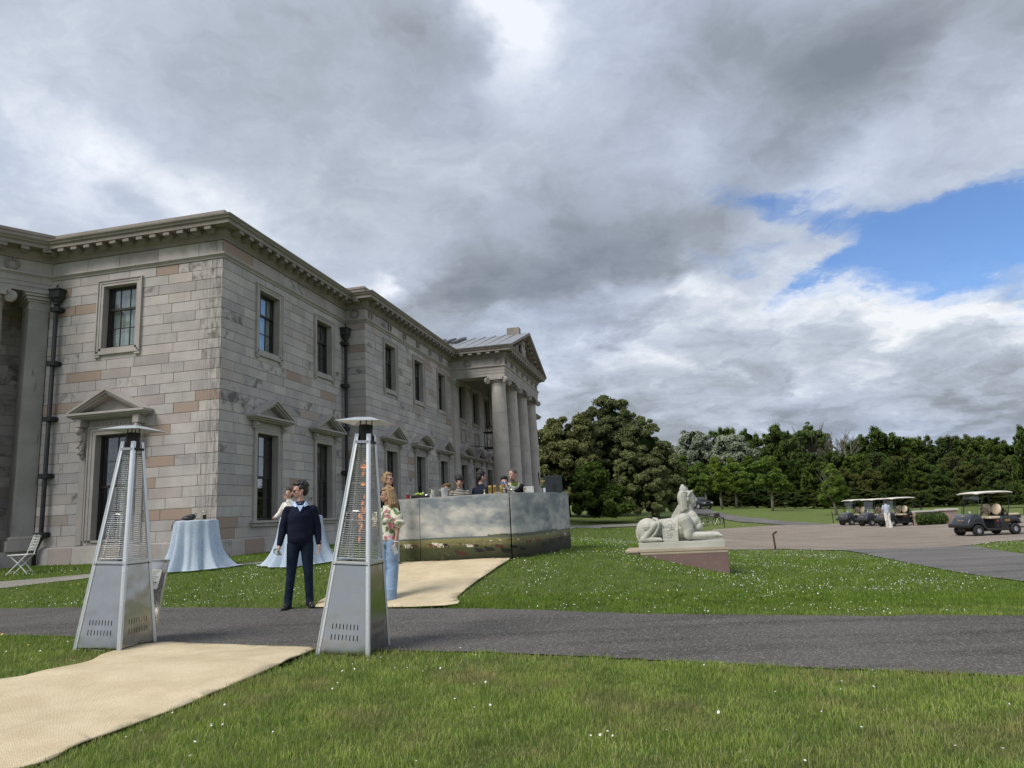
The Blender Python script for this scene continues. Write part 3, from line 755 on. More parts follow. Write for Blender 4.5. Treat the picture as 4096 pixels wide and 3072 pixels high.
for s_ in (20.25, 23.0, 25.75):       # blank panels between the storeys, under the portico
    q = MB(); mould_ring(q, FC, s_ - S1, .36, 5.25, 5.85, .07, True); q.build('blank_panel', M_trim, mansion)
blocks(FA, 5.77, Z0, Z1, NC, OPEN['A'], pinkp=.075, stainp=.16, seed=4, rank=0)
blocks(FB, S1, Z0, Z1, NC, OPEN['B'], pinkp=.07, stainp=.20, seed=9, rank=1)
blocks(FR, .83, Z0, Z1, NC, [], lo=.5, hi=1.4, pinkp=.22, stainp=.05, seed=12, rank=1)
blocks(FC, S2 - S1, Z0, Z1, NC, OPEN['C'], pinkp=.06, stainp=.2, seed=15, rank=2)
MP = FC @ T(S2 - S1, 0, 0); opP = [(a - (S2 - S1), b_ - (S2 - S1), c, d) for (a, b_, c, d) in OPEN['C'] if a > S2 - S1 - 1]
blocks(MP, S3 - S2, Z0, Z1, NC, opP, seed=21, rank=3, pinkp=.02, stainp=.1)
# back wall of the recess behind the canted wing
FL = frame(PTH[0], (PTH[1][0] - PTH[0][0], PTH[1][1] - PTH[0][1])); LL = math.hypot(PTH[1][0] - PTH[0][0], PTH[1][1] - PTH[0][1])
blocks(FL @ T(0, -1.7, 0), LL + 1.0, .6, 8.6, 26, [], lo=.5, hi=1.0, pinkp=.03, stainp=.6, seed=44, rank=3)
# frieze stones
blocks(FA, 5.77, 8.93, 9.30, 1, [], lo=.9, hi=1.9, pinkp=.0, stainp=.0, seed=3)
blocks(FB, S1, 8.93, 9.30, 1, [], lo=.9, hi=1.9, pinkp=.05, stainp=.1, seed=5, rank=1)
blocks(FR, .83, 8.93, 9.30, 1, [], lo=.9, hi=1.9, seed=6, rank=1, pinkp=0, stainp=0); blocks(FC, S2 - S1, 8.93, 9.30, 1, [], lo=.9, hi=1.6, seed=7, rank=2, stainp=.1)
# plinth stones
for M_, W_, sd, rk in ((FA, 5.77, 31, 0), (FB, S1, 32, 1)):
    n0 = len(BLK); blocks(M_ @ T(0, .071, 0), W_, .46, .925, 1, [], lo=.6, hi=1.3, pinkp=.2, stainp=.1, seed=sd, rank=rk)
def dist_rank(b):
    p = b[1] @ Vector(((b[2] + b[3]) / 2, 0, (b[4] + b[5]) / 2)); x, y = bw(p.x, p.y); dd = math.hypot(x, y)
    facing = 1.0 if b[0] == 0 else .42
    return -(b[3] - b[2]) * (b[5] - b[4]) * facing / dd ** 2
BLK.sort(key=dist_rank)
rr = random.Random(5); AT = ('tone', 'pink', 'stain')
for b in BLK[:300]:
    mb = MB(); block_mesh(mb, b[1], b[2], b[3], b[4], b[5], b[6:9], rr); mb.build('ashlar_block', M_block, mansion, attrs=AT)
mb = MB()
for b in BLK[300:]: block_mesh(mb, b[1], b[2], b[3], b[4], b[5], b[6:9], rr)
tag(mb.build('ashlar_blocks', M_block, mansion, attrs=AT), kind='stuff')
mb = MB()
back_wall(mb, FA, 5.77, GZ, 9.30, HOLES['A']); back_wall(mb, FB, S1, GZ, 9.30, HOLES['B']); back_wall(mb, FR, .83, GZ, 9.30, []); back_wall(mb, FC, 38.33 - S1, GZ, 9.30, HOLES['C'])
back_wall(mb, frame((38.33, TS), (0, 1)), .83, GZ, 9.3, []); back_wall(mb, frame((38.33, 0), (1, 0)), 46 - 38.33, GZ, 9.3, [])
back_wall(mb, frame((46, 0), (0, 1)), 14, GZ, 9.3, []); mb.add([(0, .0, 9.84), (46, .0, 9.84), (46, 14, 9.84), (0, 14, 9.84)], [(0, 1, 2, 3)]); back_wall(mb, frame((46, 14), (-1, 0)), 46, GZ, 9.84, [])
back_wall(mb, FL @ T(0, -1.7, 0), LL + 1.0, GZ, 9.3, []); mb.box(0, LL, -1.7, -.06, 8.72, 8.76, FL); mb.build('wall', M_mortar, mansion)

# wreaths on the frieze
def wreath_mesh():
    mb = MB(); n = 18
    for k in range(n):
        a = 2 * PI * k / n + .17
        if abs(a - PI / 2) < .3: continue
        for dr in (-.022, .022):
            mb.ell(((.145 + dr) * math.cos(a), .03, (.145 + dr) * math.sin(a)), (.045, .022, .022), n=8, m=5, rot=Ry(-(a + PI / 2) + (.35 if dr > 0 else -.35)))
    mb.tube([(.145 * math.cos(q), .02, .145 * math.sin(q)) for q in np.linspace(0, 2 * PI, 20)[:-1]], .018, 6, closed=True)
    return mb
wm = None
def wreath(M, u, z=9.115):
    global wm
    if wm is None: o = wreath_mesh().build('wreath', M_cornice, mansion, smooth=True); wm = o.data
    else: o = link(bpy.data.objects.new('wreath', wm), mansion)
    o.matrix_local = M @ T(u, 0.004, z)
wreath(FR, .42); wreath(FL, LL - 1.02)
for s_ in (8.15, 10.07, 11.75, 13.43, 15.1, 16.75, 18.05): wreath(FC, s_ - S1)
FP1 = frame((S2, TS), (0, -1)); FP2 = frame((S2, T3), (1, 0))
for u in (.95, 2.6): wreath(FP1, u)
for k in range(7): wreath(FP2, .45 + k * (S3 - S2 - .9) / 6)

# downpipes with hopper heads and brackets
def downpipe(M, u, ztop, zbot, d=.16, kick=0):
    o = MB().tube([(u, d, ztop - .35), (u, d, zbot + .75), (u - kick, d + .02, zbot + .45), (u - kick, d + .02, zbot)], .060, 10, M).build('downpipe', M_iron, mansion, smooth=True)
    h = MB(); h.bbox(u - .17, u + .17, d - .13, d + .13, ztop - .28, ztop, .012, M); h.bbox(u - .20, u + .20, d - .14, d + .155, ztop - .05, ztop, .01, M)
    h.lathe([(.17, 0), (.13, -.06), (.12, -.10), (.085, -.14), (.09, -.20)], 12, M @ T(u, d, ztop - .28)); h.tube([(u, d, ztop), (u - .03, d, ztop + .1), (u + .02, d, ztop + .14)], .022, 6, M)
    h.build('hopper_head', M_iron, o, recalc=True)
    z = ztop - .62
    while z > zbot + .5:
        q = MB(); q.bbox(u - .13, u + .13, .0, d + .085, z - .07, z + .07, .01, M); q.bbox(u - .17, u + .17, .0, .05, z - .045, z + .045, .008, M); q.build('pipe_bracket', M_iron, o); z -= 1.62
downpipe(FA, 5.77 - 5.38, 8.42, .45, kick=.16)
downpipe(FB, 7.38, 8.52, .45)

# ---- portico
bm_ = MB()
run(bm_, [(S2, TS), (S2, T3), (S3, T3), (S3, TS)], [(-.85, 8.36), (0, 8.36), (0, 8.50), (.015, 8.50), (.015, 8.66), (.03, 8.66), (.03, 8.76), (-.85, 8.76)])
bm_.build('architrave', M_trim, mansion, recalc=True)
fb = MB(); run(fb, [(S2, TS), (S2, T3), (S3, T3), (S3, TS)], [(-.8, 8.93), (0, 8.93), (0, 9.30), (-.8, 9.30)]); fb.build('frieze', M_trim, mansion, recalc=True)
cl = MB(); cl.box(S2 + .8, S3 - .8, T3 + .8, TS, 8.62, 8.70); cl.build('portico_ceiling', M_mortar, mansion)
fl = MB(); fl.box(S2 - .15, S3 + .15, T3 - .2, TS, .1, .62); fl.box(S2 - .5, S3 + .5, T3 - .6, T3 - .2, .1, .5); fl.build('portico_floor', M_trim, mansion)
def column(s, t_, z0=.62, zt=8.36, r=.43, rot=0.0):
    col = MB(); n = 32; seams = [0, .16, .35, .55, .78, 1.0]; prof = [(r * 1.32, z0), (r * 1.32, z0 + .14), (r * 1.25, z0 + .16), (r * 1.28, z0 + .24), (r * 1.12, z0 + .30), (r * 1.10, z0 + .33), (r * 1.17, z0 + .38), (r * 1.05, z0 + .44), (r, z0 + .5)]
    zb, ze = z0 + .5, zt - .42
    for i in range(1, 40):
        f = i / 40; z = zb + (ze - zb) * f; rad = r * (1 - .15 * max(0, f - .3) ** 1.35 / .62)
        if any(abs(f - q) < .013 for q in seams[1:-1]): prof += [(rad, z - .01), (rad - .012, z - .004), (rad - .012, z + .004), (rad, z + .01)]
        else: prof.append((rad, z))
    rt = r * .86; prof += [(rt, ze - .05), (rt + .03, ze), (rt + .03, ze + .03), (rt, ze + .04)]
    o = MB().lathe(prof, n, T(s, t_, 0)).build('column', M_column, mansion, auto=40)
    cp = MB(); Mc = T(s, t_, 0) @ Rz(rot)
    cp.lathe([(rt, ze + .04), (rt + .07, ze + .12), (rt + .09, ze + .2)], 24, Mc)
    cp.bbox(-rt - .10, rt + .10, -rt - .10, rt + .10, zt - .09, zt, .015, Mc); cp.box(-rt - .16, rt + .16, -rt + .02, rt - .02, zt - .21, zt - .09, Mc); cp.box(-rt + .02, rt - .02, -rt - .16, rt + .16, zt - .215, zt - .092, Mc)
    for (ax, ay) in ((1, 1), (1, -1), (-1, 1), (-1, -1)):        # diagonal volutes
        Mv = Mc @ T(ax * (rt + .10), ay * (rt + .10), zt - .24) @ Rz(math.atan2(ay, ax)) @ Rx(PI / 2)
        cp.lathe([(.02, -.055), (.15, -.055), (.17, -.03), (.15, -.01), (.15, .01), (.17, .03), (.15, .055), (.02, .055)], 18, Mv)
        for sgn in (-1, 1):
            sp = [((.135 - .105 * q / 34) * math.cos(q * .42), (.135 - .105 * q / 34) * math.sin(q * .42), sgn * .058) for q in range(34)]
            cp.tube(sp, .012, 5, Mv)
    for k in range(12):
        a = 2 * PI * k / 12; cp.ell(((rt + .08) * math.cos(a), (rt + .08) * math.sin(a), ze + .15), (.035, .035, .05), Mc, n=8, m=5)
    cp.build('capital', M_trim, o, recalc=True)
    return o
for k in range(4): column(S2 + .46 + k * (S3 - S2 - .92) / 3, T3 + .46)
# pilaster against the wall
def pilaster(M, u0, u1, zt=8.36, d=.14, z0=.62, name='pilaster'):
    p = MB(); p.bbox(u0, u1, 0, d, z0, zt - .55, .006, M); p.bbox(u0 - .05, u1 + .05, 0, d + .05, z0, z0 + .3, .01, M)
    o = p.build(name, M_column, mansion)
    c = MB(); c.box(u0 - .01, u1 + .01, 0, d + .01, zt - .55, zt - .30, M); c.bbox(u0 - .05, u1 + .05, 0, d + .05, zt - .3, zt - .24, .01, M); c.bbox(u0 - .09, u1 + .09, 0, d + .09, zt - .235, zt - .13, .015, M); c.bbox(u0 - .13, u1 + .13, 0, d + .13, zt - .125, zt, .015, M)
    nq = int((u1 - u0) / .085)
    for i in range(nq): c.ell((u0 + (i + .5) * (u1 - u0) / nq, d + .012, zt - .43), (.03, .02, .09), M, n=8, m=5)
    c.build('capital', M_trim, o, recalc=True)
pilaster(FC, S2 - S1 + .05, S2 - S1 + .85); pilaster(FC, S3 - S1 - .85, S3 - S1 - .05)
# pediment of the portico
sm, hwp = (S2 + S3) / 2, (S3 - S2) / 2 + .56; ze, za = 9.83, 11.62
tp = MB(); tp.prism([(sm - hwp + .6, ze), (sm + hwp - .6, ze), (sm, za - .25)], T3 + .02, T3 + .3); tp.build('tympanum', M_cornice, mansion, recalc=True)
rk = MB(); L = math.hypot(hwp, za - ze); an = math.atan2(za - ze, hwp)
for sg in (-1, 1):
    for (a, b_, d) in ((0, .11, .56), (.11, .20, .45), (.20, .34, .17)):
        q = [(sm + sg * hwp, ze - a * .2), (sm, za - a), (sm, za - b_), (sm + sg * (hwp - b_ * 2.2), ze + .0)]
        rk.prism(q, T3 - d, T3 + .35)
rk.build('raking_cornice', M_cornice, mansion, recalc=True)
for sg in (-1, 1):
    for k in range(9):
        f = (k + .6) / 9.6; x = sm + sg * hwp * (1 - f) * .93; z = ze + (za - ze) * f * 1.0 - .30
        if z < ze + .02: continue
        q = MB().box(-.075, .075, -.40, .05, -.05, .05, T(x, T3, z) @ Ry(sg * an)); q.build('modillion', M_cornice, mansion)
hr = MB(); hr.ell((sm, T3 - .06, 10.62), (.42, .10, .5)); hr.ell((sm - .1, T3 - .1, 10.35), (.2, .12, .3)); hr.ell((sm + .22, T3 - .1, 10.5), (.16, .12, .38)); hr.ell((sm, T3 - .14, 11.0), (.14, .12, .16))
for k in range(9): hr.ell((sm + .4 * math.cos(k * .7), T3 - .12, 10.65 + .42 * math.sin(k * .7)), (.12, .09, .12), n=8, m=6)
hr.build('carved_crest', M_trim, mansion, smooth=True)
M_lead = simple('lead_roof', (.24, .25, .265), .5, .0, .15, 3)
M_slate = simple('roof_slate', (.10, .095, .10), .6, .0, .3, 6)
rf = MB(); rf.prism([(sm - hwp - .02, ze + .005), (sm, za + .012), (sm + hwp + .02, ze + .005), (sm + hwp + .02, ze + .035), (sm, za + .045), (sm - hwp - .02, ze + .035)], T3 - .58, T3 + 9.0); rf.build('portico_roof', M_lead, mansion, recalc=True)
for k in range(13):      # rolls down the near slope
    t_ = T3 + .25 + k * .62; r_ = MB().tube([(sm - hwp + .1, t_, ze + .06), (sm - .02, t_, za + .06)], .035, 6).build('roof_roll', M_lead, mansion)
sk = MB()
for k in range(9): sk.box(-2.6, -.25, T3 + 3.2 + k * .62, T3 + 3.5 + k * .62, .05, .2, T(sm, 0, za) @ Ry(-an))
sk.build('roof_ribs', M_slate, mansion)
ch = MB(); ch.bbox(sm - .25, sm + .25, T3 + .0, T3 + .75, za - .1, za + .40, .03); ch.build('ridge_block', M_cornice, mansion)

# ---- the canted wing at the left edge
ar = MB(); run(ar, PTH[:2], [(-.95, 8.36), (0, 8.36), (0, 8.50), (.015, 8.50), (.015, 8.63), (.03, 8.63), (.03, 8.76), (-.95, 8.76)]); run(ar, PTH[:2], [(-.95, 8.93), (0, 8.93), (0, 9.30), (-.95, 9.30)]); ar.build('entablature', M_trim, mansion, recalc=True)

M_anta = stone_mat('blackened_anta_stone', (.30, .285, .265), PINK, False, 3.0, .22)
def anta():
    p = MB(); p.bbox(LL - .53, LL - .02, -.85, .02, 1.30, 7.82, .006, FL); o = p.build('anta', M_anta, mansion)
    for (z) in (2.75, 3.9, 5.25, 6.6): MB().box(LL - .534, LL - .02, -.5, .024, z, z + .012, FL).build('joint', M_mortar, o)
    c = MB(); c.box(LL - .54, LL - .01, -.85, .03, 7.82, 8.05, FL)
    for (a, z0, z1) in ((.05, 8.05, 8.10), (.09, 8.11, 8.2), (.14, 8.21, 8.28), (.17, 8.29, 8.36)): c.bbox(LL - .53 - a, LL - .02, -.85, .02 + a, z0, z1, .008, FL)
    for i in range(7):
        u = LL - .5 + i * .075; c.tube([(u + .028 * math.cos(q) * (1 if i % 2 else -1), .035, 7.935 + .07 * math.sin(q)) for q in np.linspace(-1.3, 3.6, 9)], .010, 5, FL)
    c.build('capital', M_trim, o, recalc=True)
    b = MB(); b.bbox(LL - .60, LL - .01, -.9, .09, 1.20, 1.30, .03, FL); b.bbox(LL - .66, LL - .01, -.95, .13, .9, 1.20, .012, FL); b.box(LL - 3, LL - .01, -1.6, .05, .2, .9, FL); b.build('base', M_trim, o, recalc=True)
anta()
Pc = FL @ Vector((LL - 1.45, -.43, 0)); column(Pc.x, Pc.y, 1.0, 8.36, .42, math.atan2(CD[1], CD[0]))
MB().bbox(LL - 2.6, LL - 1.02, .05, .55, .2, .95, .02, FL).build('steps_block', M_trim, mansion)
# ------------------------------------------------------------------ vegetation
def leaf_mat(name, c0, c1, trans=.25):
    m, t, b = new_mat(name)
    g = t.new('ShaderNodeNewGeometry').outputs['Random Per Island']
    co = t.new('ShaderNodeTexCoord').outputs['Object']
    c = t.mix(g, (*c0, 1), (*c1, 1))
    oi = t.new('ShaderNodeObjectInfo').outputs['Random']
    c = t.mix(1.0, c, t.ramp(oi, [(0, (.80, .84, .85)), (.5, (1, 1, 1)), (1, (1.22, 1.12, .95))]), 'MULTIPLY')
    c = t.mix(1.0, c, t.ramp(t.noise(co, .45, 3, .5), [(.3, (.78,) * 3), (.7, (1.22,) * 3)]), 'MULTIPLY')
    df = t.new('ShaderNodeBsdfDiffuse'); tl = t.new('ShaderNodeBsdfTranslucent'); t.put(df.inputs[0], c); t.put(tl.inputs[0], c)
    mx = t.new('ShaderNodeMixShader'); mx.inputs[0].default_value = trans; t.l.new(df.outputs[0], mx.inputs[1]); t.l.new(tl.outputs[0], mx.inputs[2])
    t.l.new(mx.outputs[0], t.n['Material Output'].inputs[0]); return m
M_bark = simple('bark', (.075, .065, .05), .95, var=.35, scale=6, bump=.6, bscale=14)
M_bark_pale = simple('pale_bark', (.16, .15, .12), .95, var=.35, scale=6)
M_oak = leaf_mat('evergreen_oak_leaves', (.100, .118, .048), (.235, .255, .115))
M_bush = leaf_mat('laurel_leaves', (.055, .09, .020), (.12, .165, .040))
M_lime = leaf_mat('fresh_lime_leaves', (.095, .16, .030), (.20, .28, .065), .4)
M_wood = leaf_mat('woodland_leaves', (.062, .098, .030), (.165, .225, .072))
M_wood2 = leaf_mat('olive_woodland_leaves', (.085, .10, .030), (.19, .205, .07))
M_silver = leaf_mat('whitebeam_leaves', (.145, .19, .155), (.33, .38, .33))
M_pale = leaf_mat('pale_spring_leaves', (.10, .145, .045), (.17, .22, .085), .35)
M_fresh = leaf_mat('light_woodland_leaves', (.075, .12, .028), (.16, .225, .06))
M_core = simple('foliage_shade_core', (.010, .015, .005), 1.0, var=.3, scale=2, spec=0)  # solid cores added inside the foliage, its inner shade put into the colour

def crown_arrays(lobes, n, size, seed, flat=.35):
    """leaf sprays on the shells of many small lobes"""
    g = np.random.default_rng(seed); L = np.array(lobes, float)
    wgt = (L[:, 3] * L[:, 4] + L[:, 4] * L[:, 5] + L[:, 3] * L[:, 5]); wgt /= wgt.sum()
    idx = g.choice(len(L), n, p=wgt); d = g.normal(size=(n, 3)); d /= np.linalg.norm(d, axis=1)[:, None]
    d[:, 2] = np.where((d[:, 2] < -.35) & (g.random(n) < .6), -d[:, 2], d[:, 2])
    rad = 1.0 - np.abs(g.normal(0, .22, n)); rad = np.clip(rad, .35, 1.1) + (g.random(n) < .12) * g.random(n) * .35
    C_ = L[idx, :3] + d * L[idx, 3:6] * rad[:, None]
    nr = d * .75 + g.normal(0, .65, (n, 3)) + np.array([0, 0, flat]); nr /= np.linalg.norm(nr, axis=1)[:, None]
    up = g.normal(size=(n, 3)); a = np.cross(nr, up); a /= np.linalg.norm(a, axis=1)[:, None]; b = np.cross(nr, a)
    s1 = size * g.uniform(.55, 1.25, n)[:, None]; s2 = s1 * g.uniform(.45, .9, n)[:, None]
    V = np.stack([C_ + a * s1, C_ + b * s2, C_ - a * s1 * .9 + nr * s1 * .25, C_ - b * s2], 1).reshape(-1, 3)
    return V, np.arange(4 * n).reshape(-1, 4)
def ico_arrays(lobes, k=.8):
    bm = bmesh.new(); bmesh.ops.create_icosphere(bm, subdivisions=1, radius=1); v0 = np.array([v.co[:] for v in bm.verts]); f0 = np.array([[v.index for v in f.verts] for f in bm.faces]); bm.free()
    V, F = [], []
    for i, l in enumerate(lobes): V.append(np.array(l[:3]) + v0 * np.array(l[3:6]) * k); F.append(f0 + i * len(v0))
    return np.concatenate(V), np.concatenate(F)
def lobes_on(shape, n, r, seed, zmin=0.0, fill=.25):
    """small lobes spread over big ellipsoids (shape: list of cx,cy,cz,rx,ry,rz)"""
    g = random.Random(seed); out = []; wt = [s[3] * s[5] for s in shape]
    for i in range(n):
        s = g.choices(shape, wt)[0]; th = g.uniform(0, 2 * PI); u = g.uniform(-.75, 1.0); q = math.sqrt(1 - u * u)
        f = g.uniform(.72, .97) if g.random() > fill else g.uniform(.2, .7); rr_ = r * g.uniform(.6, 1.35)
        p = (s[0] + s[3] * q * math.cos(th) * f, s[1] + s[4] * q * math.sin(th) * f, max(zmin, s[2] + s[5] * u * f))
        out.append((*p, rr_, rr_, rr_ * g.uniform(.6, .85)))
    return out
def limbs(mb, h, r, top, n, seed, spread=.5, lean=0):
    g = random.Random(seed); mb.tube([(0, 0, -.4), (g.uniform(-.1, .1), 0, h * .5), (lean + g.uniform(-.2, .2), g.uniform(-.2, .2), h), (lean, 0, top)], [r * 1.25, r, r * .8, r * .25], 8)
    for i in range(n):
        a = g.uniform(0, 2 * PI); z = h + (top - h) * g.uniform(-.1, .6); L = (top - h) * g.uniform(.4, .8)
        e = (math.cos(a) * L * spread, math.sin(a) * L * spread, z + L * .7); mid = (e[0] * .4, e[1] * .4, z + L * .25)
        mb.tube([(0, 0, z), mid, e], [r * .5, r * .3, r * .08], 6)
        for j in range(3):
            a2 = a + g.uniform(-1, 1); mb.tube([mid, (mid[0] + math.cos(a2) * L * .3, mid[1] + math.sin(a2) * L * .3, mid[2] + L * .4), (mid[0] + math.cos(a2) * L * .45, mid[1] + math.sin(a2) * L * .45, mid[2] + L * .75)], [r * .22, r * .12, r * .04], 5)
def make_tree(name, loc, shape, nl, lr, nleaf, lsize, mat, trunk, seed, label, group=None, bark=None, core=.8, fill=.25, cat='tree', flat=.35):
    o = empty(name, loc, 0, label, cat, group)
    lb = lobes_on(shape, nl, lr, seed, fill=fill)
    V, F = crown_arrays(lb, nleaf, lsize, seed, flat); c = np_mesh('crown', V, F, mat, o)
    if core:
        V2, F2 = ico_arrays(lb + [(s[0], s[1], s[2], s[3] * .72, s[4] * .72, s[5] * .72) for s in shape], core); np_mesh('crown_shade_core', V2, F2, M_core, o)  # dark blobs added so that no light leaks through the crown
    if trunk:
        mb = MB(); limbs(mb, *trunk, seed); mb.build('trunk', bark or M_bark, o, smooth=True)
    return o
def place(px, Y, py_top, hw_px):
    """position and size of something Y metres deep whose top shows at py_top (photo pixels)"""
    b = at_y(px, py_top, Y); x = b[0]; z0 = H(x, Y); dep = (np.array([x, Y, 1]) - CAM) @ fwd
    return x, z0, b[2] - z0, hw_px * dep / FPX
def oak(px, Y, py, hw, seed, label, parts, n=100000):
    x, z0, h, r = place(px, Y, py, hw)
    shape = [(a * r, b_ * r, c * h, d * r, d * r, e_ * h) for (a, b_, c, d, e_) in parts]
    make_tree('evergreen_oak', (x, Y, z0), shape, 330, r * .135, n, .12, M_oak, (h * .2, .35, h * .55, 6), seed, label, 'evergreen oaks beside the mansion', core=.74)
oak(2245, 76, 1650, 160, 1, 'evergreen oak partly hidden behind the last portico column', [(0, 0, .40, .98, .42), (.1, 0, .70, .68, .28), (-.5, 0, .45, .6, .4), (0, 0, .2, .95, .22)])
oak(2430, 78, 1580, 150, 2, 'tallest evergreen oak with a rounded top, in the middle of the clump', [(0, 0, .45, .9, .42), (0, 0, .78, .62, .21), (-.35, 0, .58, .68, .32), (.4, 0, .55, .68, .35), (0, 0, .2, 1.0, .22)], 115000)
oak(2590, 71, 1658, 118, 3, 'evergreen oak at the right end of the clump, its skirt reaching the grass', [(0, 0, .36, .98, .36), (-.15, 0, .68, .72, .30), (.45, 0, .38, .62, .36), (.62, 0, .22, .55, .22), (-.3, -.2, .2, .8, .22), (-.62, .1, .42, .62, .34)], 115000)
x, z0, h, r = place(2365, 66, 1850, 112)
make_tree('laurel_bush', (x, 66, z0), [(0, 0, h * .42, r, r, h * .42), (-.1 * r, 0, h * .7, r * .6, r * .6, h * .28), (.8 * r, .5, h * .3, r * .7, r * .7, h * .3)], 70, r * .2, 22000, .15, M_bush, None, 8, 'broad brighter green bush at the foot of the dark oaks', None, cat='bush')
x, z0, h, r = place(2180, 63, 1960, 70)
make_tree('laurel_bush', (x, 63, z0), [(0, 0, h * .42, r, r, h * .42)], 40, r * .2, 9000, .15, M_bush, None, 9, 'dark low bush between the oaks and the portico', None, cat='bush')

# bright young trees on the far lawn
for i, (px, py, hw, Y, tr, lab, mat) in enumerate([
        (2807, 1836, 42, 92, .42, 'young green tree on the rise just right of the statue head', M_lime), (2868, 1826, 50, 85, .42, 'young lime tree with a pale trunk, second from the statue', M_lime),
        (2925, 1828, 52, 89, .4, 'broad young green tree with a forked dark trunk in the row', M_lime), (3065, 1820, 68, 80, .35, 'brightest round young tree with a pale straight trunk', M_lime),
        (3005, 1812, 44, 94, .3, 'yellow green tree top behind the roundest young tree', M_lime), (2735, 1822, 45, 98, .3, 'fresh green tree between the dark oak and the statue head', M_lime),
        (3318, 1856, 60, 70, .22, 'slim pointed pale green tree standing alone before the wood', M_lime)]):
    x, z0, h, r = place(px, Y, py, hw)
    if i == 6: sh = [(0, 0, h * .42, r * .95, r * .9, h * .28), (0, 0, h * .68, r * .62, r * .62, h * .26), (0, 0, h * .87, r * .28, r * .28, h * .13)]
    else: sh = [(0, 0, h * .56, r, r * .9, h * .30), (-.2 * r, 0, h * .78, r * .62, r * .6, h * .21), (.3 * r, 0, h * .45, r * .75, r * .75, h * .22)]
    make_tree('young_tree', (x, Y, z0), sh, 60, r * .24, 13000, .15, mat, (h * tr, .14, h * .8, 6), 20 + i, lab, 'young trees on the far lawn', M_bark_pale, core=.62, fill=.45)
# silver leaved trees
for i, (px, py, hw, Y, lab) in enumerate([(2775, 1690, 88, 112, 'tall silvery white leaved tree above the statue head'), (2930, 1742, 100, 108, 'lower silvery tree spreading right of the tall silvery one')]):
    x, z0, h, r = place(px, Y, py, hw)
    make_tree('silver_tree', (x, Y, z0), [(0, 0, h * .6, r, r, h * .34), (-.1 * r, 0, h * .8, r * .7, r * .7, h * .2)], 80, r * .22, 17000, .17, M_silver, (h * .3, .2, h * .8, 6), 40 + i, lab, 'silver leaved trees', core=.7, fill=.4, flat=0)
# tall pale open-crowned tree and the bare ones
x, z0, h, r = place(3225, 118, 1680, 82)
make_tree('tall_ash_tree', (x, 118, z0), [(-.3 * r, 0, h * .78, r * .65, r * .6, h * .13), (.15 * r, 0, h * .87, r * .6, r * .6, h * .13), (.5 * r, 0, h * .74, r * .45, r * .45, h * .12)], 46, r * .17, 9000, .17, M_pale, (h * .5, .35, h * .93, 12), 50, 'tallest tree of the wood, thin pale green crown with sky between the limbs', None, core=.0, fill=.5)
def bare(px, Y, py, hw, seed, lab):
    x, z0, h, r = place(px, Y, py, hw); o = empty('bare_tree', (x, Y, z0), 0, lab, 'tree', 'leafless trees in the wood'); g = random.Random(seed); mb = MB()
    def grow(p, d, L, rad, lev):
        e = p + d * L; mb.tube([p, p + d * L * .5 + Vector((g.uniform(-.1, .1) * L, g.uniform(-.1, .1) * L, 0)), e], [rad, rad * .8, rad * .55], 5)
        if lev == 0: return
        for k in range(3 if lev > 1 else 4):
            nd = (d + Vector((g.uniform(-.75, .75), g.uniform(-.75, .75), g.uniform(-.15, .35)))).normalized(); grow(e if k < 2 else p + d * L * .6, nd, L * g.uniform(.55, .8), rad * .55, lev - 1)
    mb2 = MB(); mb2.tube([(0, 0, -.5), (.2, 0, h * .3), (0, .1, h * .5)], [.4, .32, .26], 8); mb2.build('trunk', M_bark_pale, o, smooth=True)
    for k in range(4): grow(Vector((0, 0, h * (.42 + .03 * k))), Vector((g.uniform(-.5, .5), g.uniform(-.4, .4), 1)).normalized(), h * .17, .17, 4)
    mb.build('branches', M_bark_pale, o)
bare(3360, 116, 1702, 60, 3, 'leafless pale tree rising beside the tallest tree of the wood')
bare(3722, 128, 1764, 40, 5, 'leafless tree whose twigs show above the dark wood')
bare(3300, 122, 1725, 50, 8, 'leafless tree half behind the tall pale ash')

# the wood behind: six crowns built once, copied and resized
WV = []
for k in range(6):
    g = random.Random(70 + k)
    sh = [(0, 0, .55, .5, .5, .33), (g.uniform(-.2, .2), 0, .76, .42, .42, .2), (g.uniform(-.3, .3), g.uniform(-.2, .2), .45, .42, .42, .3), (g.uniform(-.3, .3), g.uniform(-.3, .3), .3, .4, .4, .28), (0, 0, .18, .42, .42, .2), (g.uniform(-.25, .25), 0, .84, .30, .30, .14)]
    lb = lobes_on(sh, 150, .075, 70 + k); V, F = crown_arrays(lb, 17000, .012, 70 + k)
    c = np_mesh('crown', V, F, [M_wood, M_wood2, M_wood, M_bush, M_wood2, M_wood][k]); V2, F2 = ico_arrays(lb + [(s_[0], s_[1], s_[2], s_[3] * .8, s_[4] * .8, s_[5] * .8) for s_ in sh], .72); ic = np_mesh('crown_shade_core', V2, F2, M_core)
    mb = MB(); limbs(mb, .25, .02, .85, 5, k); tk = mb.build('trunk', M_bark, smooth=True)
    WV.append((c.data, ic.data, tk.data)); [bpy.data.objects.remove(q) for q in (c, ic, tk)]
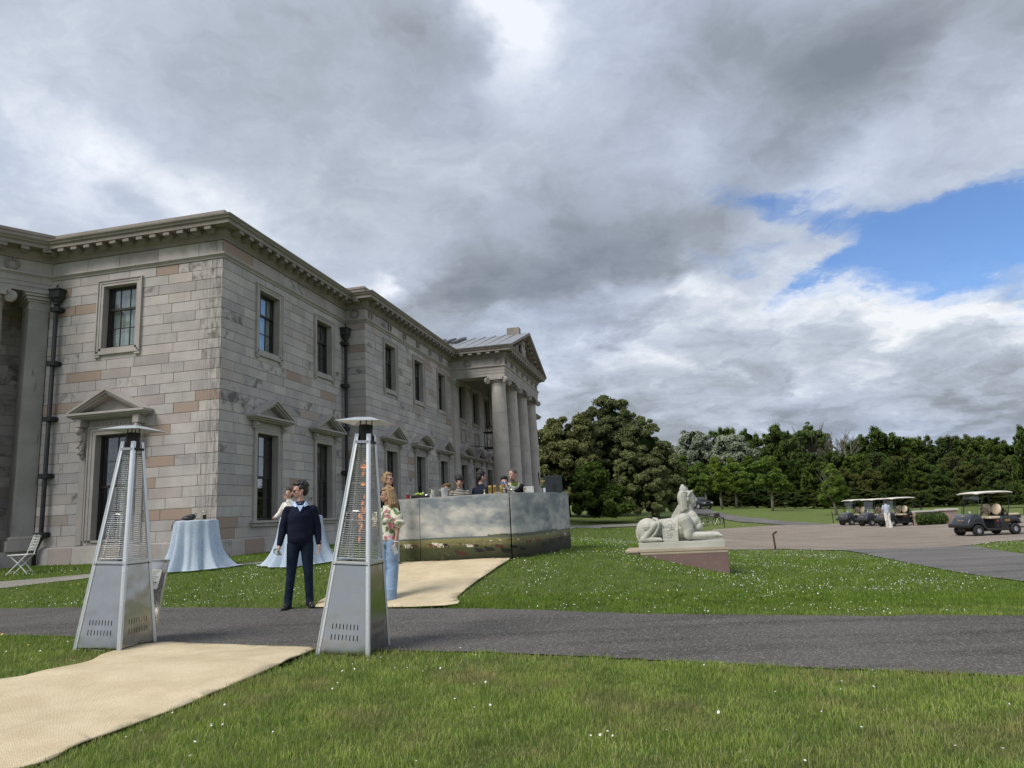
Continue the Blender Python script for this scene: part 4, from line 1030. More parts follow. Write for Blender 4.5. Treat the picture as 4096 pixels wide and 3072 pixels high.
def wood_tree(px, Y, py, hw, k, lab, grp='trees of the wood behind the car park'):
    x, z0, h, r = place(px, Y, py, hw); o = empty('wood_tree', (x, Y, z0), rng.uniform(0, 6.28), lab, 'tree', grp)
    for nm, me in zip(('crown', 'crown_shade_core', 'trunk'), WV[k]):
        c = link(bpy.data.objects.new(nm, me), o)
        if nm == 'crown': c.material_slots[0].link = 'OBJECT'; c.material_slots[0].material = rng.choice([M_wood, M_wood, M_wood2, M_bush, M_fresh, M_fresh])
    sk_ = lab.startswith('skyline'); o.scale = (r * (2.5 if sk_ else 2.1), r * (2.5 if sk_ else 2.1), h * ((1.14 if px > 3020 else 1.06) if sk_ else 1.06)); return o
BACK = [(2700, 1792, 60, 140, 'between the evergreen oak and the tall silvery tree'), (2830, 1770, 70, 138, 'behind the tall silvery tree, dark against its leaves'), (2900, 1716, 62, 135, 'rising between the two silvery trees'), (2985, 1724, 60, 136, 'just above the right end of the lower silvery tree'), (3070, 1735, 72, 135, 'straight above the roundest young tree'), (3150, 1746, 58, 134, 'left of the tallest ash, touching its branches'),
        (3190, 1768, 60, 128, 'under the left limbs of the tallest ash'), (3290, 1778, 60, 126, 'below the tallest ash, above the slim lone tree'), (3400, 1782, 60, 128, 'behind the leafless pale tree'), (3450, 1762, 62, 126, 'right of the leafless pale tree, above the leftmost parked cart'),
        (3530, 1740, 78, 124, 'highest rounded one, above the person in white trousers'), (3610, 1765, 60, 124, 'right shoulder of the highest rounded crown, above the parked carts'), (3665, 1768, 58, 126, 'left of the second leafless tree'), (3740, 1776, 60, 124, 'behind the twigs of the second leafless tree'), (3800, 1764, 68, 122, 'above the clipped box hedge'), (3870, 1762, 70, 120, 'above the front of the nearest cart'), (3945, 1775, 62, 118, 'above the seats of the nearest cart'), (3985, 1768, 60, 121, 'above the back of the nearest cart'), (4040, 1792, 60, 116, 'next to the tall olive tree at the right edge'), (4140, 1770, 80, 112, 'behind the tall olive tree at the right edge')]
for i, (px, py, hw, Y, where) in enumerate(BACK): wood_tree(px, Y, py, hw, i % 6, 'skyline tree of the wood, ' + where)
lab_f = 'leafy tree in the front row of the wood, below the skyline crowns'
for i, (px, py, hw, Y) in enumerate([(2680, 1880, 60, 118), (2750, 1870, 60, 118), (2840, 1850, 60, 116), (2960, 1850, 66, 112), (3050, 1840, 60, 108), (3130, 1838, 66, 104), (3200, 1815, 64, 108), (3255, 1850, 56, 96), (3330, 1808, 70, 104), (3420, 1820, 64, 98), (3390, 1880, 50, 88), (3480, 1880, 56, 90), (3500, 1815, 66, 104),
        (3570, 1850, 60, 92), (3610, 1830, 64, 100), (3660, 1880, 52, 86), (3700, 1840, 64, 98), (3760, 1880, 56, 84), (3810, 1830, 66, 96), (3880, 1860, 60, 86), (3920, 1825, 66, 94), (3980, 1880, 56, 80), (4030, 1840, 62, 88), (4110, 1850, 66, 80), (4200, 1840, 70, 84), (2640, 1900, 60, 112)]):
    wood_tree(px, Y, py, hw, (i * 5 + 2) % 6, lab_f)
wood_tree(4105, 74, 1718, 62, 4, 'tall olive green tree at the right edge, rising nearest beside the carts', 'tall tree at the right edge')
lab_u = 'low dark undergrowth bush along the foot of the wood'
for i in range(26):
    px = 2700 + i * 58; Y = 96 - i * .75; x, z0, h, r = place(px, Y, 1965 + 6 * (i % 3) - i * .6, 48)
    o = empty('undergrowth_bush', (x, Y, z0), i * 1.3, lab_u, 'bush', 'bushes along the foot of the wood')
    for nm, me in (('crown', WV[i % 6][0]), ('crown_shade_core', WV[i % 6][1])): link(bpy.data.objects.new(nm, me), o)
    o.scale = (r * 2.2, r * 2.2, max(h, 1.6) * 1.1)

# ------------------------------------------------------------------ grass blades and daisies
def in_poly(x, y, poly):
    P = np.asarray(poly); inside = np.zeros(len(x), bool); j = len(P) - 1
    for i in range(len(P)):
        xi, yi, xj, yj = P[i, 0], P[i, 1], P[j, 0], P[j, 1]
        if yi != yj: inside ^= ((yi > y) != (yj > y)) & (x < (xj - xi) * (y - yi) / (yj - yi) + xi)
        j = i
    return inside
carpet_a = [ground_src(*p) for p in [(475, 2602), (560, 2588), (658, 2578), (780, 2584), (915, 2588), (1080, 2594), (1254, 2598), (1258, 2608), (1170, 2648), (1085, 2686), (960, 2738), (814, 2802), (705, 2849), (560, 2902), (407, 2958), (270, 3012), (149, 3066)]]
carpet_l = [ground_src(*p) for p in [(3, 2731), (75, 2720), (150, 2702), (224, 2680), (353, 2649), (410, 2620)]]
q0 = carpet_a[-1]; carpet_poly = carpet_a + [(q0[0] - .45, q0[1] - .35), (q0[0] - 1.3, q0[1] - 1.1), (carpet_l[0][0] - 2.0, carpet_l[0][1] - 2.6), (carpet_l[0][0] - .9, carpet_l[0][1] - .55)] + carpet_l
carpet2_poly = [ground_src(*p) for p in [(1261, 2435), (1285, 2406), (1400, 2350), (1500, 2295), (1602, 2254), (1700, 2250), (1850, 2248), (2010, 2243), (2040, 2244), (2000, 2268), (1945, 2305), (1880, 2350), (1830, 2392), (1783, 2434)]]
sph_o = np.array(ground_src(2508, 2218)) ; 
NOGRASS = [road_poly, forecourt_poly, side_road_poly, far_drive_poly, left_path_poly, carpet_poly, carpet2_poly]
def lawn_pts(n, y0, y1, seed, power=1.0, margin=.05):
    g = np.random.default_rng(seed); y = (y0 ** power + (y1 ** power - y0 ** power) * g.random(n)) ** (1 / power)
    x = (g.random(n) * 2 - 1) * (y * .79 + .6); k = np.ones(n, bool)
    for P in NOGRASS: k &= ~in_poly(x, y, P)
    dx, dy = x - KX, y - KY; s = dx * e1[0] + dy * e1[1]; t_ = dx * e2[0] + dy * e2[1]; k &= ~((s > -.25) & (t_ > -.3)); k &= ~((s > S1 - .4) & (t_ > -1.2)); k &= ~((s > -4) & (t_ > 5.6) & (s > -(t_ - 5.0) * 1.4))
    return x[k], y[k], g
def smooth_noise(x, y, sc, seed):
    g = np.random.default_rng(seed); T_ = g.random((64, 64)); u, v = (x * sc) % 63, (y * sc) % 63; i, j = u.astype(int), v.astype(int); fu, fv = u - i, v - j
    fu = fu * fu * (3 - 2 * fu); fv = fv * fv * (3 - 2 * fv)
    return (T_[i, j] * (1 - fu) + T_[i + 1, j] * fu) * (1 - fv) + (T_[i, j + 1] * (1 - fu) + T_[i + 1, j + 1] * fu) * fv
m, t, b = new_mat('grass_blade'); M_blade = m
gi = t.new('ShaderNodeNewGeometry').outputs['Random Per Island']; co = t.new('ShaderNodeTexCoord').outputs['Object']
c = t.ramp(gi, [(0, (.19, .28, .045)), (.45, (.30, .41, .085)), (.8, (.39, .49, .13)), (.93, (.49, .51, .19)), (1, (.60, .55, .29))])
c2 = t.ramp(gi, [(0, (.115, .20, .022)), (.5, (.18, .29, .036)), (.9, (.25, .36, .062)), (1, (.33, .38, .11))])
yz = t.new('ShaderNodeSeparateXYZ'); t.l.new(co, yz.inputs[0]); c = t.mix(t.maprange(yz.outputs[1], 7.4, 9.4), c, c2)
dry = t.maprange(t.noise(co, 1.1, 5, .65), .46, .66); nearz = t.new('ShaderNodeSeparateXYZ'); t.l.new(co, nearz.inputs[0])
dry = t.math('MULTIPLY', dry, t.maprange(nearz.outputs[1], 9.0, 7.0))
c = t.mix(t.math('MULTIPLY', dry, .62), c, (.42, .34, .18, 1))
c = t.mix(1.0, c, t.ramp(t.noise(co, 2.6, 4, .6), [(.3, (.60, .64, .62)), (.7, (1.16, 1.12, 1.06))]), 'MULTIPLY')
df = t.new('ShaderNodeBsdfPrincipled'); tl = t.new('ShaderNodeBsdfTranslucent'); t.put(df.inputs['Base Color'], c); t.put(tl.inputs[0], c); df.inputs['Roughness'].default_value = .55; df.inputs['Specular IOR Level'].default_value = .3
mx = t.new('ShaderNodeMixShader'); mx.inputs[0].default_value = .4; t.l.new(df.outputs[0], mx.inputs[1]); t.l.new(tl.outputs[0], mx.inputs[2]); t.l.new(mx.outputs[0], t.n['Material Output'].inputs[0])
def blades(n, y0, y1, seed, h, wd, power, tall=1.0):
    x, y, g = lawn_pts(n, y0, y1, seed, power); n = len(x); z = hts(x, y)
    cl = smooth_noise(x, y, 3.1, seed + 5); cl = .5 * cl + .5 * smooth_noise(x, y, 9.0, seed + 8); hh = h * g.uniform(.4, 1.25, n) * (.35 + 1.25 * cl) ; a = g.uniform(0, 2 * PI, n); b_ = g.uniform(0, 2 * PI, n); ln = g.uniform(.1, .95, n) * hh
    sx, sy = np.cos(a) * wd / 2, np.sin(a) * wd / 2; dx, dy = np.cos(b_) * ln, np.sin(b_) * ln
    P = np.stack([x, y, z], -1)
    A = P + np.stack([sx, sy, -.01 + 0 * x], -1); B = P - np.stack([sx, sy, .01 + 0 * x], -1)
    M1 = P + np.stack([dx * .35 + sx * .8, dy * .35 + sy * .8, hh * .6], -1); M2 = P + np.stack([dx * .35 - sx * .8, dy * .35 - sy * .8, hh * .6], -1); TP = P + np.stack([dx, dy, hh], -1)
    V = np.stack([A, B, M2, M1, TP], 1).reshape(-1, 3); k = np.arange(n)[:, None] * 5
    return V, np.concatenate([k + [0, 1, 2], k + [0, 2, 3], k + [3, 2, 4]], 0)
def join(parts):
    V, F, o = [], [], 0
    for v, f in parts: V.append(v); F.append(f + o); o += len(v)
    return np.concatenate(V), np.concatenate(F)
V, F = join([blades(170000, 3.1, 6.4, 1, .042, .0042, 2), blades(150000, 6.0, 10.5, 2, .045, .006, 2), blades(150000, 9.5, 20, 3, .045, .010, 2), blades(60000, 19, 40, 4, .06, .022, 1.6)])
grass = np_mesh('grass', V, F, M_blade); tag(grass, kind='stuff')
m, t, b = new_mat('daisy_petals'); b.inputs['Base Color'].default_value = (.78, .78, .74, 1); b.inputs['Roughness'].default_value = .6; M_daisy = m
M_yellow = simple('yellow_flower', (.62, .42, .03), .6, var=0)
def daisies(n, y0, y1, seed, r, dens, power=2, dz=.045):
    x, y, g = lawn_pts(n, y0, y1, seed, power); q = smooth_noise(x, y, .9, 31) * .6 + smooth_noise(x, y, 3.3, 32) * .4; k = g.random(len(x)) < np.clip((q - .38) * dens, .02, 1)
    x, y = x[k], y[k]; n = len(x); z = hts(x, y) + dz * g.uniform(.6, 1.2, n); nx_, ny_ = g.normal(0, .35, n), g.normal(0, .35, n) - .25
    rr_ = r * g.uniform(.6, 1.15, n) * (1 + y * .012); V = [np.stack([x, y, z], -1)]
    for i in range(6):
        a = i * PI / 3; ox, oy = np.cos(a) * rr_, np.sin(a) * rr_; V.append(np.stack([x + ox, y + oy, z - (ox * nx_ + oy * ny_)], -1))
    V = np.stack(V, 1).reshape(-1, 3); k = np.arange(n)[:, None] * 7
    return V, np.concatenate([k + [0, 1 + i, 1 + (i + 1) % 6] for i in range(6)], 0)
V, F = join([daisies(620, 3.4, 6.6, 5, .007, 1.1), daisies(900, 6.2, 9, 6, .007, .9), daisies(6200, 8.0, 13, 7, .0062, 2.2), daisies(24000, 12, 26, 8, .0066, 2.2), daisies(8000, 26, 60, 9, .010, 1.8)])
tag(np_mesh('daisies', V, F, M_daisy), kind='stuff')
V, F = daisies(600, 7.5, 24, 19, .011, 2.0); tag(np_mesh('buttercups', V, F, M_yellow), kind='stuff')

# ------------------------------------------------------------------ sisal carpets
m, t, b = new_mat('sisal_weave'); M_sisal = m
co = t.new('ShaderNodeTexCoord').outputs['Object']
mp = t.new('ShaderNodeMapping'); mp.inputs['Rotation'].default_value = (0, 0, R(-33)); t.l.new(co, mp.inputs[0])
wv = t.new('ShaderNodeTexWave'); wv.inputs['Scale'].default_value = 38; wv.inputs['Distortion'].default_value = 1.2; wv.inputs['Detail'].default_value = 2; t.l.new(mp.outputs[0], wv.inputs[0])
n1 = t.noise(co, 2.2, 4, .6); n2 = t.noise(co, 90, 3, .7)
c = t.mix(t.maprange(n1, .3, .7), (.58, .475, .31, 1), (.70, .585, .40, 1)); c = t.mix(t.math('MULTIPLY', t.maprange(t.noise(co, .9, 6, .7, 1.0), .52, .72), .35), c, (.40, .33, .22, 1)); c = t.mix(1.0, c, t.ramp(n2, [(.25, (.72,) * 3), (.75, (1.2,) * 3)]), 'MULTIPLY'); c = t.mix(t.math('MULTIPLY', wv.outputs['Fac'], .10), c, (.40, .31, .19, 1))
t.put(b.inputs['Base Color'], c); b.inputs['Roughness'].default_value = .95; b.inputs['Specular IOR Level'].default_value = .1
bp = t.new('ShaderNodeBump'); bp.inputs['Strength'].default_value = .7; bp.inputs['Distance'].default_value = .006; t.l.new(t.math('ADD', t.math('MULTIPLY', wv.outputs['Fac'], .25), n2), bp.inputs['Height']); t.l.new(bp.outputs[0], b.inputs['Normal'])
def rip(x, y): return .010 * math.sin(x * 2.3 + y * 1.1) + .008 * math.sin(x * 1.2 - y * 3.1 + 1) + .016 * max(0, math.sin(y * 5.2 + x * 1.7 + math.sin(x * 2)) - .75) * 2 + .014
o = sheet('sisal_carpet', smooth_line(carpet_poly + [carpet_poly[0]], 4)[:-1], M_sisal, .014, None, 'wide sandy sisal carpet between the two heaters, running out of frame at bottom left', 'carpet', .18, rip); o['group'] = 'sisal carpets'
sd = o.modifiers.new('thickness', 'SOLIDIFY'); sd.thickness = .010; sd.offset = -1
o = sheet('sisal_carpet', smooth_line(carpet2_poly + [carpet2_poly[0]], 4)[:-1], M_sisal, .022, None, 'sandy sisal carpet leading across the lawn to the painted bar', 'carpet', .22, rip); o['group'] = 'sisal carpets'
sd = o.modifiers.new('thickness', 'SOLIDIFY'); sd.thickness = .010; sd.offset = -1
# ------------------------------------------------------------------ common small materials
def metal_mat(name, col, rough, aniso=False, bump=0.0):
    m, t, b = new_mat(name); co = t.new('ShaderNodeTexCoord').outputs['Object']
    mp = t.new('ShaderNodeMapping'); mp.inputs['Scale'].default_value = (60, 60, 1.5); t.l.new(co, mp.inputs[0]); n = t.noise(mp.outputs[0], 3, 4, .6)
    c = t.mix(n, tuple(v * .86 for v in col) + (1,), tuple(min(1, v * 1.12) for v in col) + (1,)); t.put(b.inputs['Base Color'], c)
    b.inputs['Metallic'].default_value = 1.0; t.put(b.inputs['Roughness'], t.math('ADD', t.math('MULTIPLY', n, .12), rough - .05))
    bp = t.new('ShaderNodeBump'); bp.inputs['Strength'].default_value = bump or .05; bp.inputs['Distance'].default_value = .05; t.l.new(t.noise(co, 2.2, 2, .5), bp.inputs['Height']); t.l.new(bp.outputs[0], b.inputs['Normal'])
    return m
M_steel = metal_mat('brushed_steel', (.50, .49, .47), .17, bump=.28)
M_alu = metal_mat('aluminium', (.78, .79, .80), .42)
M_wire = metal_mat('chromed_wire', (.55, .55, .54), .3)
M_chrome = metal_mat('polished_chrome', (.85, .84, .80), .08)
M_brass = metal_mat('gold_shaker', (.80, .55, .18), .2)
M_sooty = simple('sooty_metal', (.02, .018, .016), .5, .4, .4, 20)
M_black = simple('black_plastic', (.012, .012, .013), .45, var=.2)
M_rubber = simple('rubber', (.016, .016, .017), .8, var=.2, scale=20)
M_white = simple('white_paint', (.74, .74, .71), .5, var=.05)
M_paper = simple('printed_paper', (.72, .72, .70), .8, var=.03)
M_ink = simple('printed_ink', (.06, .06, .07), .8, var=0)
M_rust = simple('rusted_steel', (.085, .045, .028), .85, var=.35, scale=12)
def glass_mat(name, tint=(1, 1, 1), frac=1.0, rough=.02):
    m, t, b = new_mat(name); tr = t.new('ShaderNodeBsdfTransparent'); tr.inputs[0].default_value = (*tint, 1); g = t.new('ShaderNodeBsdfGlossy'); g.inputs['Roughness'].default_value = rough
    f = t.new('ShaderNodeLayerWeight'); f.inputs[0].default_value = .5; fv = t.math('ADD', .045, t.math('MULTIPLY', t.math('POWER', f.outputs['Facing'], 4.5), .95)); mx = t.new('ShaderNodeMixShader'); t.l.new(t.math('MULTIPLY', fv, frac, clamp=True), mx.inputs[0]); t.l.new(tr.outputs[0], mx.inputs[1]); t.l.new(g.outputs[0], mx.inputs[2]); t.l.new(mx.outputs[0], t.n['Material Output'].inputs[0]); return m
M_clear = glass_mat('clear_glass', (.93, .95, .95), 1.5)
M_tube = glass_mat('heater_glass', (.86, .88, .88), 1.3, .05)
m, t, b = new_mat('gas_flame'); M_flame = m
co = t.new('ShaderNodeTexCoord').outputs['Object']; em = t.new('ShaderNodeEmission'); tr = t.new('ShaderNodeBsdfTransparent')
nf = t.noise(co, 16, 4, .7, .8); t.put(em.inputs[0], t.ramp(nf, [(.3, (1, .16, .03)), (.7, (1, .42, .16))])); em.inputs[1].default_value = 1.0
mx = t.new('ShaderNodeMixShader'); t.l.new(t.math('MULTIPLY', t.maprange(nf, .46, .66), .8), mx.inputs[0]); t.l.new(tr.outputs[0], mx.inputs[1]); t.l.new(em.outputs[0], mx.inputs[2]); t.l.new(mx.outputs[0], t.n['Material Output'].inputs[0])

# ------------------------------------------------------------------ pyramid heaters
def heater(cx_, cy_, z0, rz, lean, label, flame, door):
    o = empty('patio_heater', (cx_, cy_, z0), -rz, label, 'patio heater', 'pyramid patio heaters'); o.rotation_euler = (0, lean, -rz)
    HB, HP, HT = .278, .89, 2.20; hb = lambda z: HB + (.078 - HB) * z / HT
    def corner(i, z, inset=0.0):
        sx, sy = ((-1, -1), (1, -1), (1, 1), (-1, 1))[i]; h = hb(z) - inset; return Vector((sx * h, sy * h, z))
    for i in range(4):      # angle-section posts
        q = MB(); sx, sy = ((-1, -1), (1, -1), (1, 1), (-1, 1))[i]
        for (ax, ay) in ((1, 0), (0, 1)):
            vs = []
            for z in (.02, HT):
                c = corner(i, z); wd = .036
                a = c; b_ = c + Vector((-sx * wd * ax, -sy * wd * ay, 0)); n = Vector((-sx * ay * .004, -sy * ax * .004, 0))
                vs += [a, b_, b_ + n, a + n]
            q.add(vs, [(0, 1, 2, 3), (4, 7, 6, 5), (0, 4, 5, 1), (1, 5, 6, 2), (2, 6, 7, 3), (3, 7, 4, 0)])
        q.tube([corner(i, .01, .004), corner(i, HT, .004)], .0105, 8)
        p = q.build('post', M_alu, o, recalc=True)
        for z in (.10, .46, .80, 2.12):
            c = corner(i, z)
            for (ax, ay) in ((1, 0), (0, 1)):
                MB().ell((c.x - sx * .022 * ax + sx * .0 , c.y - sy * .022 * ay, z), (.0065, .0065, .0065), n=6, m=4).build('screw', M_wire, p)
    for i in range(4):      # sheet panels with two rows of slots
        if door and i == 1 + 1: pass
        j = (i + 1) % 4; a0, b0, a1, b1 = corner(i, .045, .006), corner(j, .045, .006), corner(i, HP, .006), corner(j, HP, .006)
        def P(u, v): return (a0.lerp(b0, u)).lerp(a1.lerp(b1, u), v)
        us = [.03]; 
        for k in range(8): c = .235 + k * .076; us += [c - .010, c + .010]
        us.append(.97); vs_ = [0, .145, .205, .262, .322, 1.0]; q = MB()
        for a in range(len(us) - 1):
            for c in range(5):
                if a % 2 == 1 and c in (1, 3): continue
                q.add([P(us[a], vs_[c]), P(us[a + 1], vs_[c]), P(us[a + 1], vs_[c + 1]), P(us[a], vs_[c + 1])], [(0, 1, 2, 3)])
        pn = q.build('panel', M_steel, o); sd = pn.modifiers.new('sheet', 'SOLIDIFY'); sd.thickness = .003
        f = MB(); f.tube([corner(i, HP + .012, .004), corner(j, HP + .012, .004)], .014, 4, sq=True); f.build('rail', M_alu, o)
        # wire guard
        g = MB(); n = 52
        for k in range(n):
            z = HP + .05 + (2.06 - HP - .05) * k / (n - 1); dd = .012 + (.004 if k % 17 else -.002); g.tube([corner(i, z, dd), corner(j, z, dd)], .0030 if k % 17 else .0042, 4)
        zt, zb = 2.08, HP + .03
        for fr in (.08, .92): g.tube([corner(i, zb, .014).lerp(corner(j, zb, .014), fr), corner(i, zt, .014).lerp(corner(j, zt, .014), fr)], .0034, 5)
        za, zc = HP + .06, 1.40
        g.tube([corner(i, za, .016).lerp(corner(j, za, .016), .26), corner(i, zc, .016).lerp(corner(j, zc, .016), .34), corner(i, zc + .01, .016).lerp(corner(j, zc, .016), .40), corner(i, zc + .01, .016).lerp(corner(j, zc, .016), .60), corner(i, zc, .016).lerp(corner(j, zc, .016), .66), corner(i, za, .016).lerp(corner(j, za, .016), .74)], .0026, 5, closed=True)
        g.build('wire_guard', M_wire, o)
        tb = MB(); tb.tube([corner(i, 2.115, .008), corner(j, 2.115, .008)], .02, 4, sq=True); tb.build('top_rail', M_sooty if i % 2 else M_steel, o)
    fl = MB().box(-.2, .2, -.2, .2, HP - .02, HP - .01); fl.build('burner_tray', M_sooty, o)
    MB().lathe([(.052, HP), (.052, 2.12)], 20, cap=False).build('glass_tube', M_tube, o, smooth=True)
    MB().lathe([(.072, 2.12), (.074, 2.14), (.074, 2.29), (.068, 2.30)], 20).build('burner_screen', M_sooty, o, auto=40)
    for k in range(4): a = k * PI / 2 + .4; MB().tube([(.06 * math.cos(a), .06 * math.sin(a), 2.28), (.06 * math.cos(a), .06 * math.sin(a), 2.345)], .006, 6).build('hood_bolt', M_sooty, o)
    s_, k_ = .245, .085; zt, zb = 2.375, 2.325
    hd = MB(); hd.add([(-s_, -s_, zb), (s_, -s_, zb), (s_, s_, zb), (-s_, s_, zb), (-k_, -k_, zt), (k_, -k_, zt), (k_, k_, zt), (-k_, k_, zt)], [(4, 5, 6, 7), (0, 1, 5, 4), (1, 2, 6, 5), (2, 3, 7, 6), (3, 0, 4, 7)])
    h = hd.build('hood', M_alu, o); sd = h.modifiers.new('sheet', 'SOLIDIFY'); sd.thickness = .003
    for sx in (-.09, .09):
        w_ = MB().tube([(sx - .012, -HB + .02, .02), (sx + .012, -HB + .02, .02)], .026, 14).build('wheel', M_rubber, o, recalc=True)
    MB().tube([(-.1, -HB + .02, .022), (.1, -HB + .02, .022)], .006, 6).build('axle', M_alu, o)
    if flame:
        fm = MB(); g = random.Random(4)
        for (z, r_, hh) in ((1.06, .010, .10), (1.18, .016, .10), (1.27, .034, .13), (1.37, .028, .08), (1.42, .014, .13), (1.66, .026, .05), (1.76, .022, .06), (1.83, .032, .09)):
            x = g.uniform(-.015, .02); pr = [(r_ * .2, 0), (r_, hh * .25), (r_ * .8, hh * .5), (r_ * .35, hh * .8), (.001, hh)]
            fm.lathe(pr, 9, T(x, g.uniform(-.01, .01), z) , cap=False); fm.lathe([(p * .5, q_) for p, q_ in pr], 7, T(x + r_ * .8, 0, z + hh * .3), cap=False)
        fm.build('flame', M_flame, o, smooth=True)
    if door:        # gas door swung outwards from the bottom at the back, instruction leaflet inside
        hx = hb(.05); Md = T(0, hx + .01, .08) @ Rx(-R(17)) 
        d = MB(); w0, w1, L = hb(.05) - .02, hb(.86) - .02, .82
        d.add([(-w0, 0, 0), (w0, 0, 0), (w1, 0, L), (-w1, 0, L), (-w0, .004, 0), (w0, .004, 0), (w1, .004, L), (-w1, .004, L)], [(0, 1, 2, 3), (4, 7, 6, 5), (0, 3, 7, 4), (1, 5, 6, 2), (2, 6, 7, 3)], Md)
        d.box(-w1 - .005, w1 + .005, -.035, .006, L, L + .012, Md)
        for sx in (-1, 1): d.add([(sx * w0, -.03, 0), (sx * w0, 0, 0), (sx * w1, 0, L), (sx * w1, -.03, L)], [(0, 1, 2, 3)], Md)
        dr = d.build('access_door', M_steel, o, recalc=True)
        lf = MB(); lf.box(-.03, .125, -.006, -.002, .50, .72, Md); lf.box(-.15, -.04, -.006, -.002, .50, .72, Md); lf.build('leaflet', M_paper, dr)
        ik = MB()
        for k in range(8): ik.box(-.02, .10 - .02 * (k % 3), -.0085, -.0062, .70 - k * .022, .706 - k * .022, Md); ik.box(-.14, -.055, -.0085, -.0062, .70 - k * .022, .704 - k * .022, Md)
        ik.lathe([(.009, -.0085), (.009, -.0062)], 10, Md @ T(.08, 0, .575) @ Rx(PI / 2) @ T(0, 0, .0147)); ik.box(.04, .05, -.0085, -.0062, .565, .585, Md); ik.build('printed_lines', M_ink, dr)
    return o
heater(-1.7195, 7.475, -.045, R(11), R(4.0), 'pyramid heater with lit orange flames, in front of the woman in floral blouse', True, False)
heater(-4.3675, 7.922, .055, R(11), R(2.4), 'unlit stainless steel pyramid heater at left, its gas door hanging open', False, True)

# ------------------------------------------------------------------ painted bar
def fbm(x, y, seed, octv=5):
    out = 0; a = .5; f = 1.0
    for k in range(octv): out = out + a * smooth_noise(x + 7.3 * k, y + 3.1 * k, f, seed + k); a *= .5; f *= 2.03
    return out / (1 - .5 ** octv)
def lerp3(a, b, t): return a + (b - a) * t[..., None]
def painting(u, v):
    """pastoral print: u along the bar in metres, v = 0 bottom .. 1 top; returns linear colours"""
    n = fbm(u * 3.2, v * 5.5, 3); n2 = fbm(u * 9, v * 17, 9); n3 = fbm(u * 28, v * 40, 15)
    c = lambda r, g, b: np.array(lin(r, g, b))
    hor = .36 + .012 * np.sin(u * 1.2) + .035 * np.clip((u - 2.6) / 1.6, 0, 1)
    cl = n * .75 + n2 * .3 + .18 * np.exp(-((v - .60) / .12) ** 2) * np.sin(u * 2 + 1) + .14 * np.exp(-((v - .45) / .07) ** 2) - .15 * np.clip((u - 2.3) / 2, 0, 1)
    sky_c = lerp3(c(116, 124, 130), c(176, 175, 170), np.clip((cl - .36) * 3.2, 0, 1)); sky_c = lerp3(sky_c, c(206, 200, 188), np.clip((cl - .64) * 4, 0, 1) * .7)
    g = np.clip((hor - v) / hor, 0, 1)
    fld = lerp3(c(140, 134, 88), c(66, 70, 40), np.clip(g * 2.2, 0, 1)); fld = lerp3(fld, c(34, 30, 22), np.clip((g - .35) * 2.2 + (u - 2.2) * .38 + (n - .5), 0, 1) * .9)
    fld = fld * (.72 + .6 * n3)[..., None]
    fld = lerp3(fld, c(120, 108, 70), np.clip((n2 - .62) * 6, 0, 1) * np.clip(1 - abs(g - .75) * 4, 0, 1) * np.clip(1.6 - u, 0, 1))
    out = np.where((v < hor)[..., None], fld, sky_c)
    tre = (np.abs(v - hor - .012) < .022 * n2 * 1.6) & (u > 1.7) & (u < 3.5); out = np.where(tre[..., None], c(98, 96, 66) * (.6 + .7 * n3[..., None]), out)
    dist = (v > hor - .02) & (v < hor + .006); out = np.where(dist[..., None], c(92, 98, 98), out)
    r = random.Random(2)
    def cow(x, y, s, col, kind):
        nonlocal out
        s *= 1.05
        if kind == 0: parts = [(0, 0, 1, .42), (-.95, .22, .34, .26), (-.65, -.6, .12, .5), (-.3, -.6, .12, .5), (.55, -.6, .12, .5), (.8, -.6, .12, .5), (-1.1, .45, .1, .12)]
        else: parts = [(0, 0, 1, .42), (-.85, .42, .3, .26), (.2, -.22, 1.1, .26)]
        for (a, b, rx, ry) in parts:
            q = ((u - x - a * s) / (rx * s)) ** 2 + ((v * 1.17 - y * 1.17 - b * s) / (ry * s)) ** 2; out = np.where((q < 1)[..., None], np.array(lin(*col)) * (.7 + .6 * n3[..., None]), out)
    W_, Br, Dk, Rd = (204, 196, 180), (92, 60, 46), (30, 26, 25), (74, 44, 36)
    for (x, y, s, col, k) in [(.18, .27, .045, W_, 0), (.27, .275, .05, W_, 0), (.36, .265, .05, Br, 0), (.44, .255, .035, Br, 0), (.05, .262, .03, Dk, 0), (.68, .27, .05, Br, 0), (.78, .28, .055, W_, 0), (.88, .27, .05, W_, 0), (.97, .262, .05, Dk, 0), (.74, .25, .04, Br, 0),
            (1.22, .13, .085, Rd, 1), (1.38, .235, .05, W_, 1), (1.5, .24, .04, Dk, 1), (1.55, .165, .07, Dk, 1), (1.72, .18, .07, Dk, 1), (1.88, .22, .06, Rd, 1), (2.0, .15, .08, Dk, 1), (2.12, .2, .06, Dk, 1), (2.3, .16, .06, Dk, 1), (2.46, .255, .07, Br, 0), (2.76, .26, .075, Br, 0),
            (2.98, .16, .09, Dk, 1), (3.25, .2, .10, Dk, 1), (3.42, .24, .07, Rd, 1), (3.6, .22, .08, Dk, 1), (3.85, .29, .04, W_, 1), (3.7, .25, .07, Dk, 1), (1.2, .27, .03, Dk, 0), (1.9, .31, .02, W_, 0), (2.05, .312, .018, Br, 0), (1.75, .307, .02, W_, 1), (2.2, .31, .02, W_, 0), (3.1, .345, .02, W_, 0), (3.22, .35, .02, Dk, 0), (3.35, .352, .022, W_, 1), (3.0, .342, .02, Dk, 1)]: cow(x, y, s, col, k)
    for k in range(44):
        x = .1 + k * .09; y = .262 + .02 * np.clip((x - 2) / 2, 0, 1) * 2; q = (abs(u - x) < .006) & (abs(v - y) < .02 + .01 * r.random()); out = np.where(q[..., None], np.array(lin(150, 132, 100)) * .8, out)
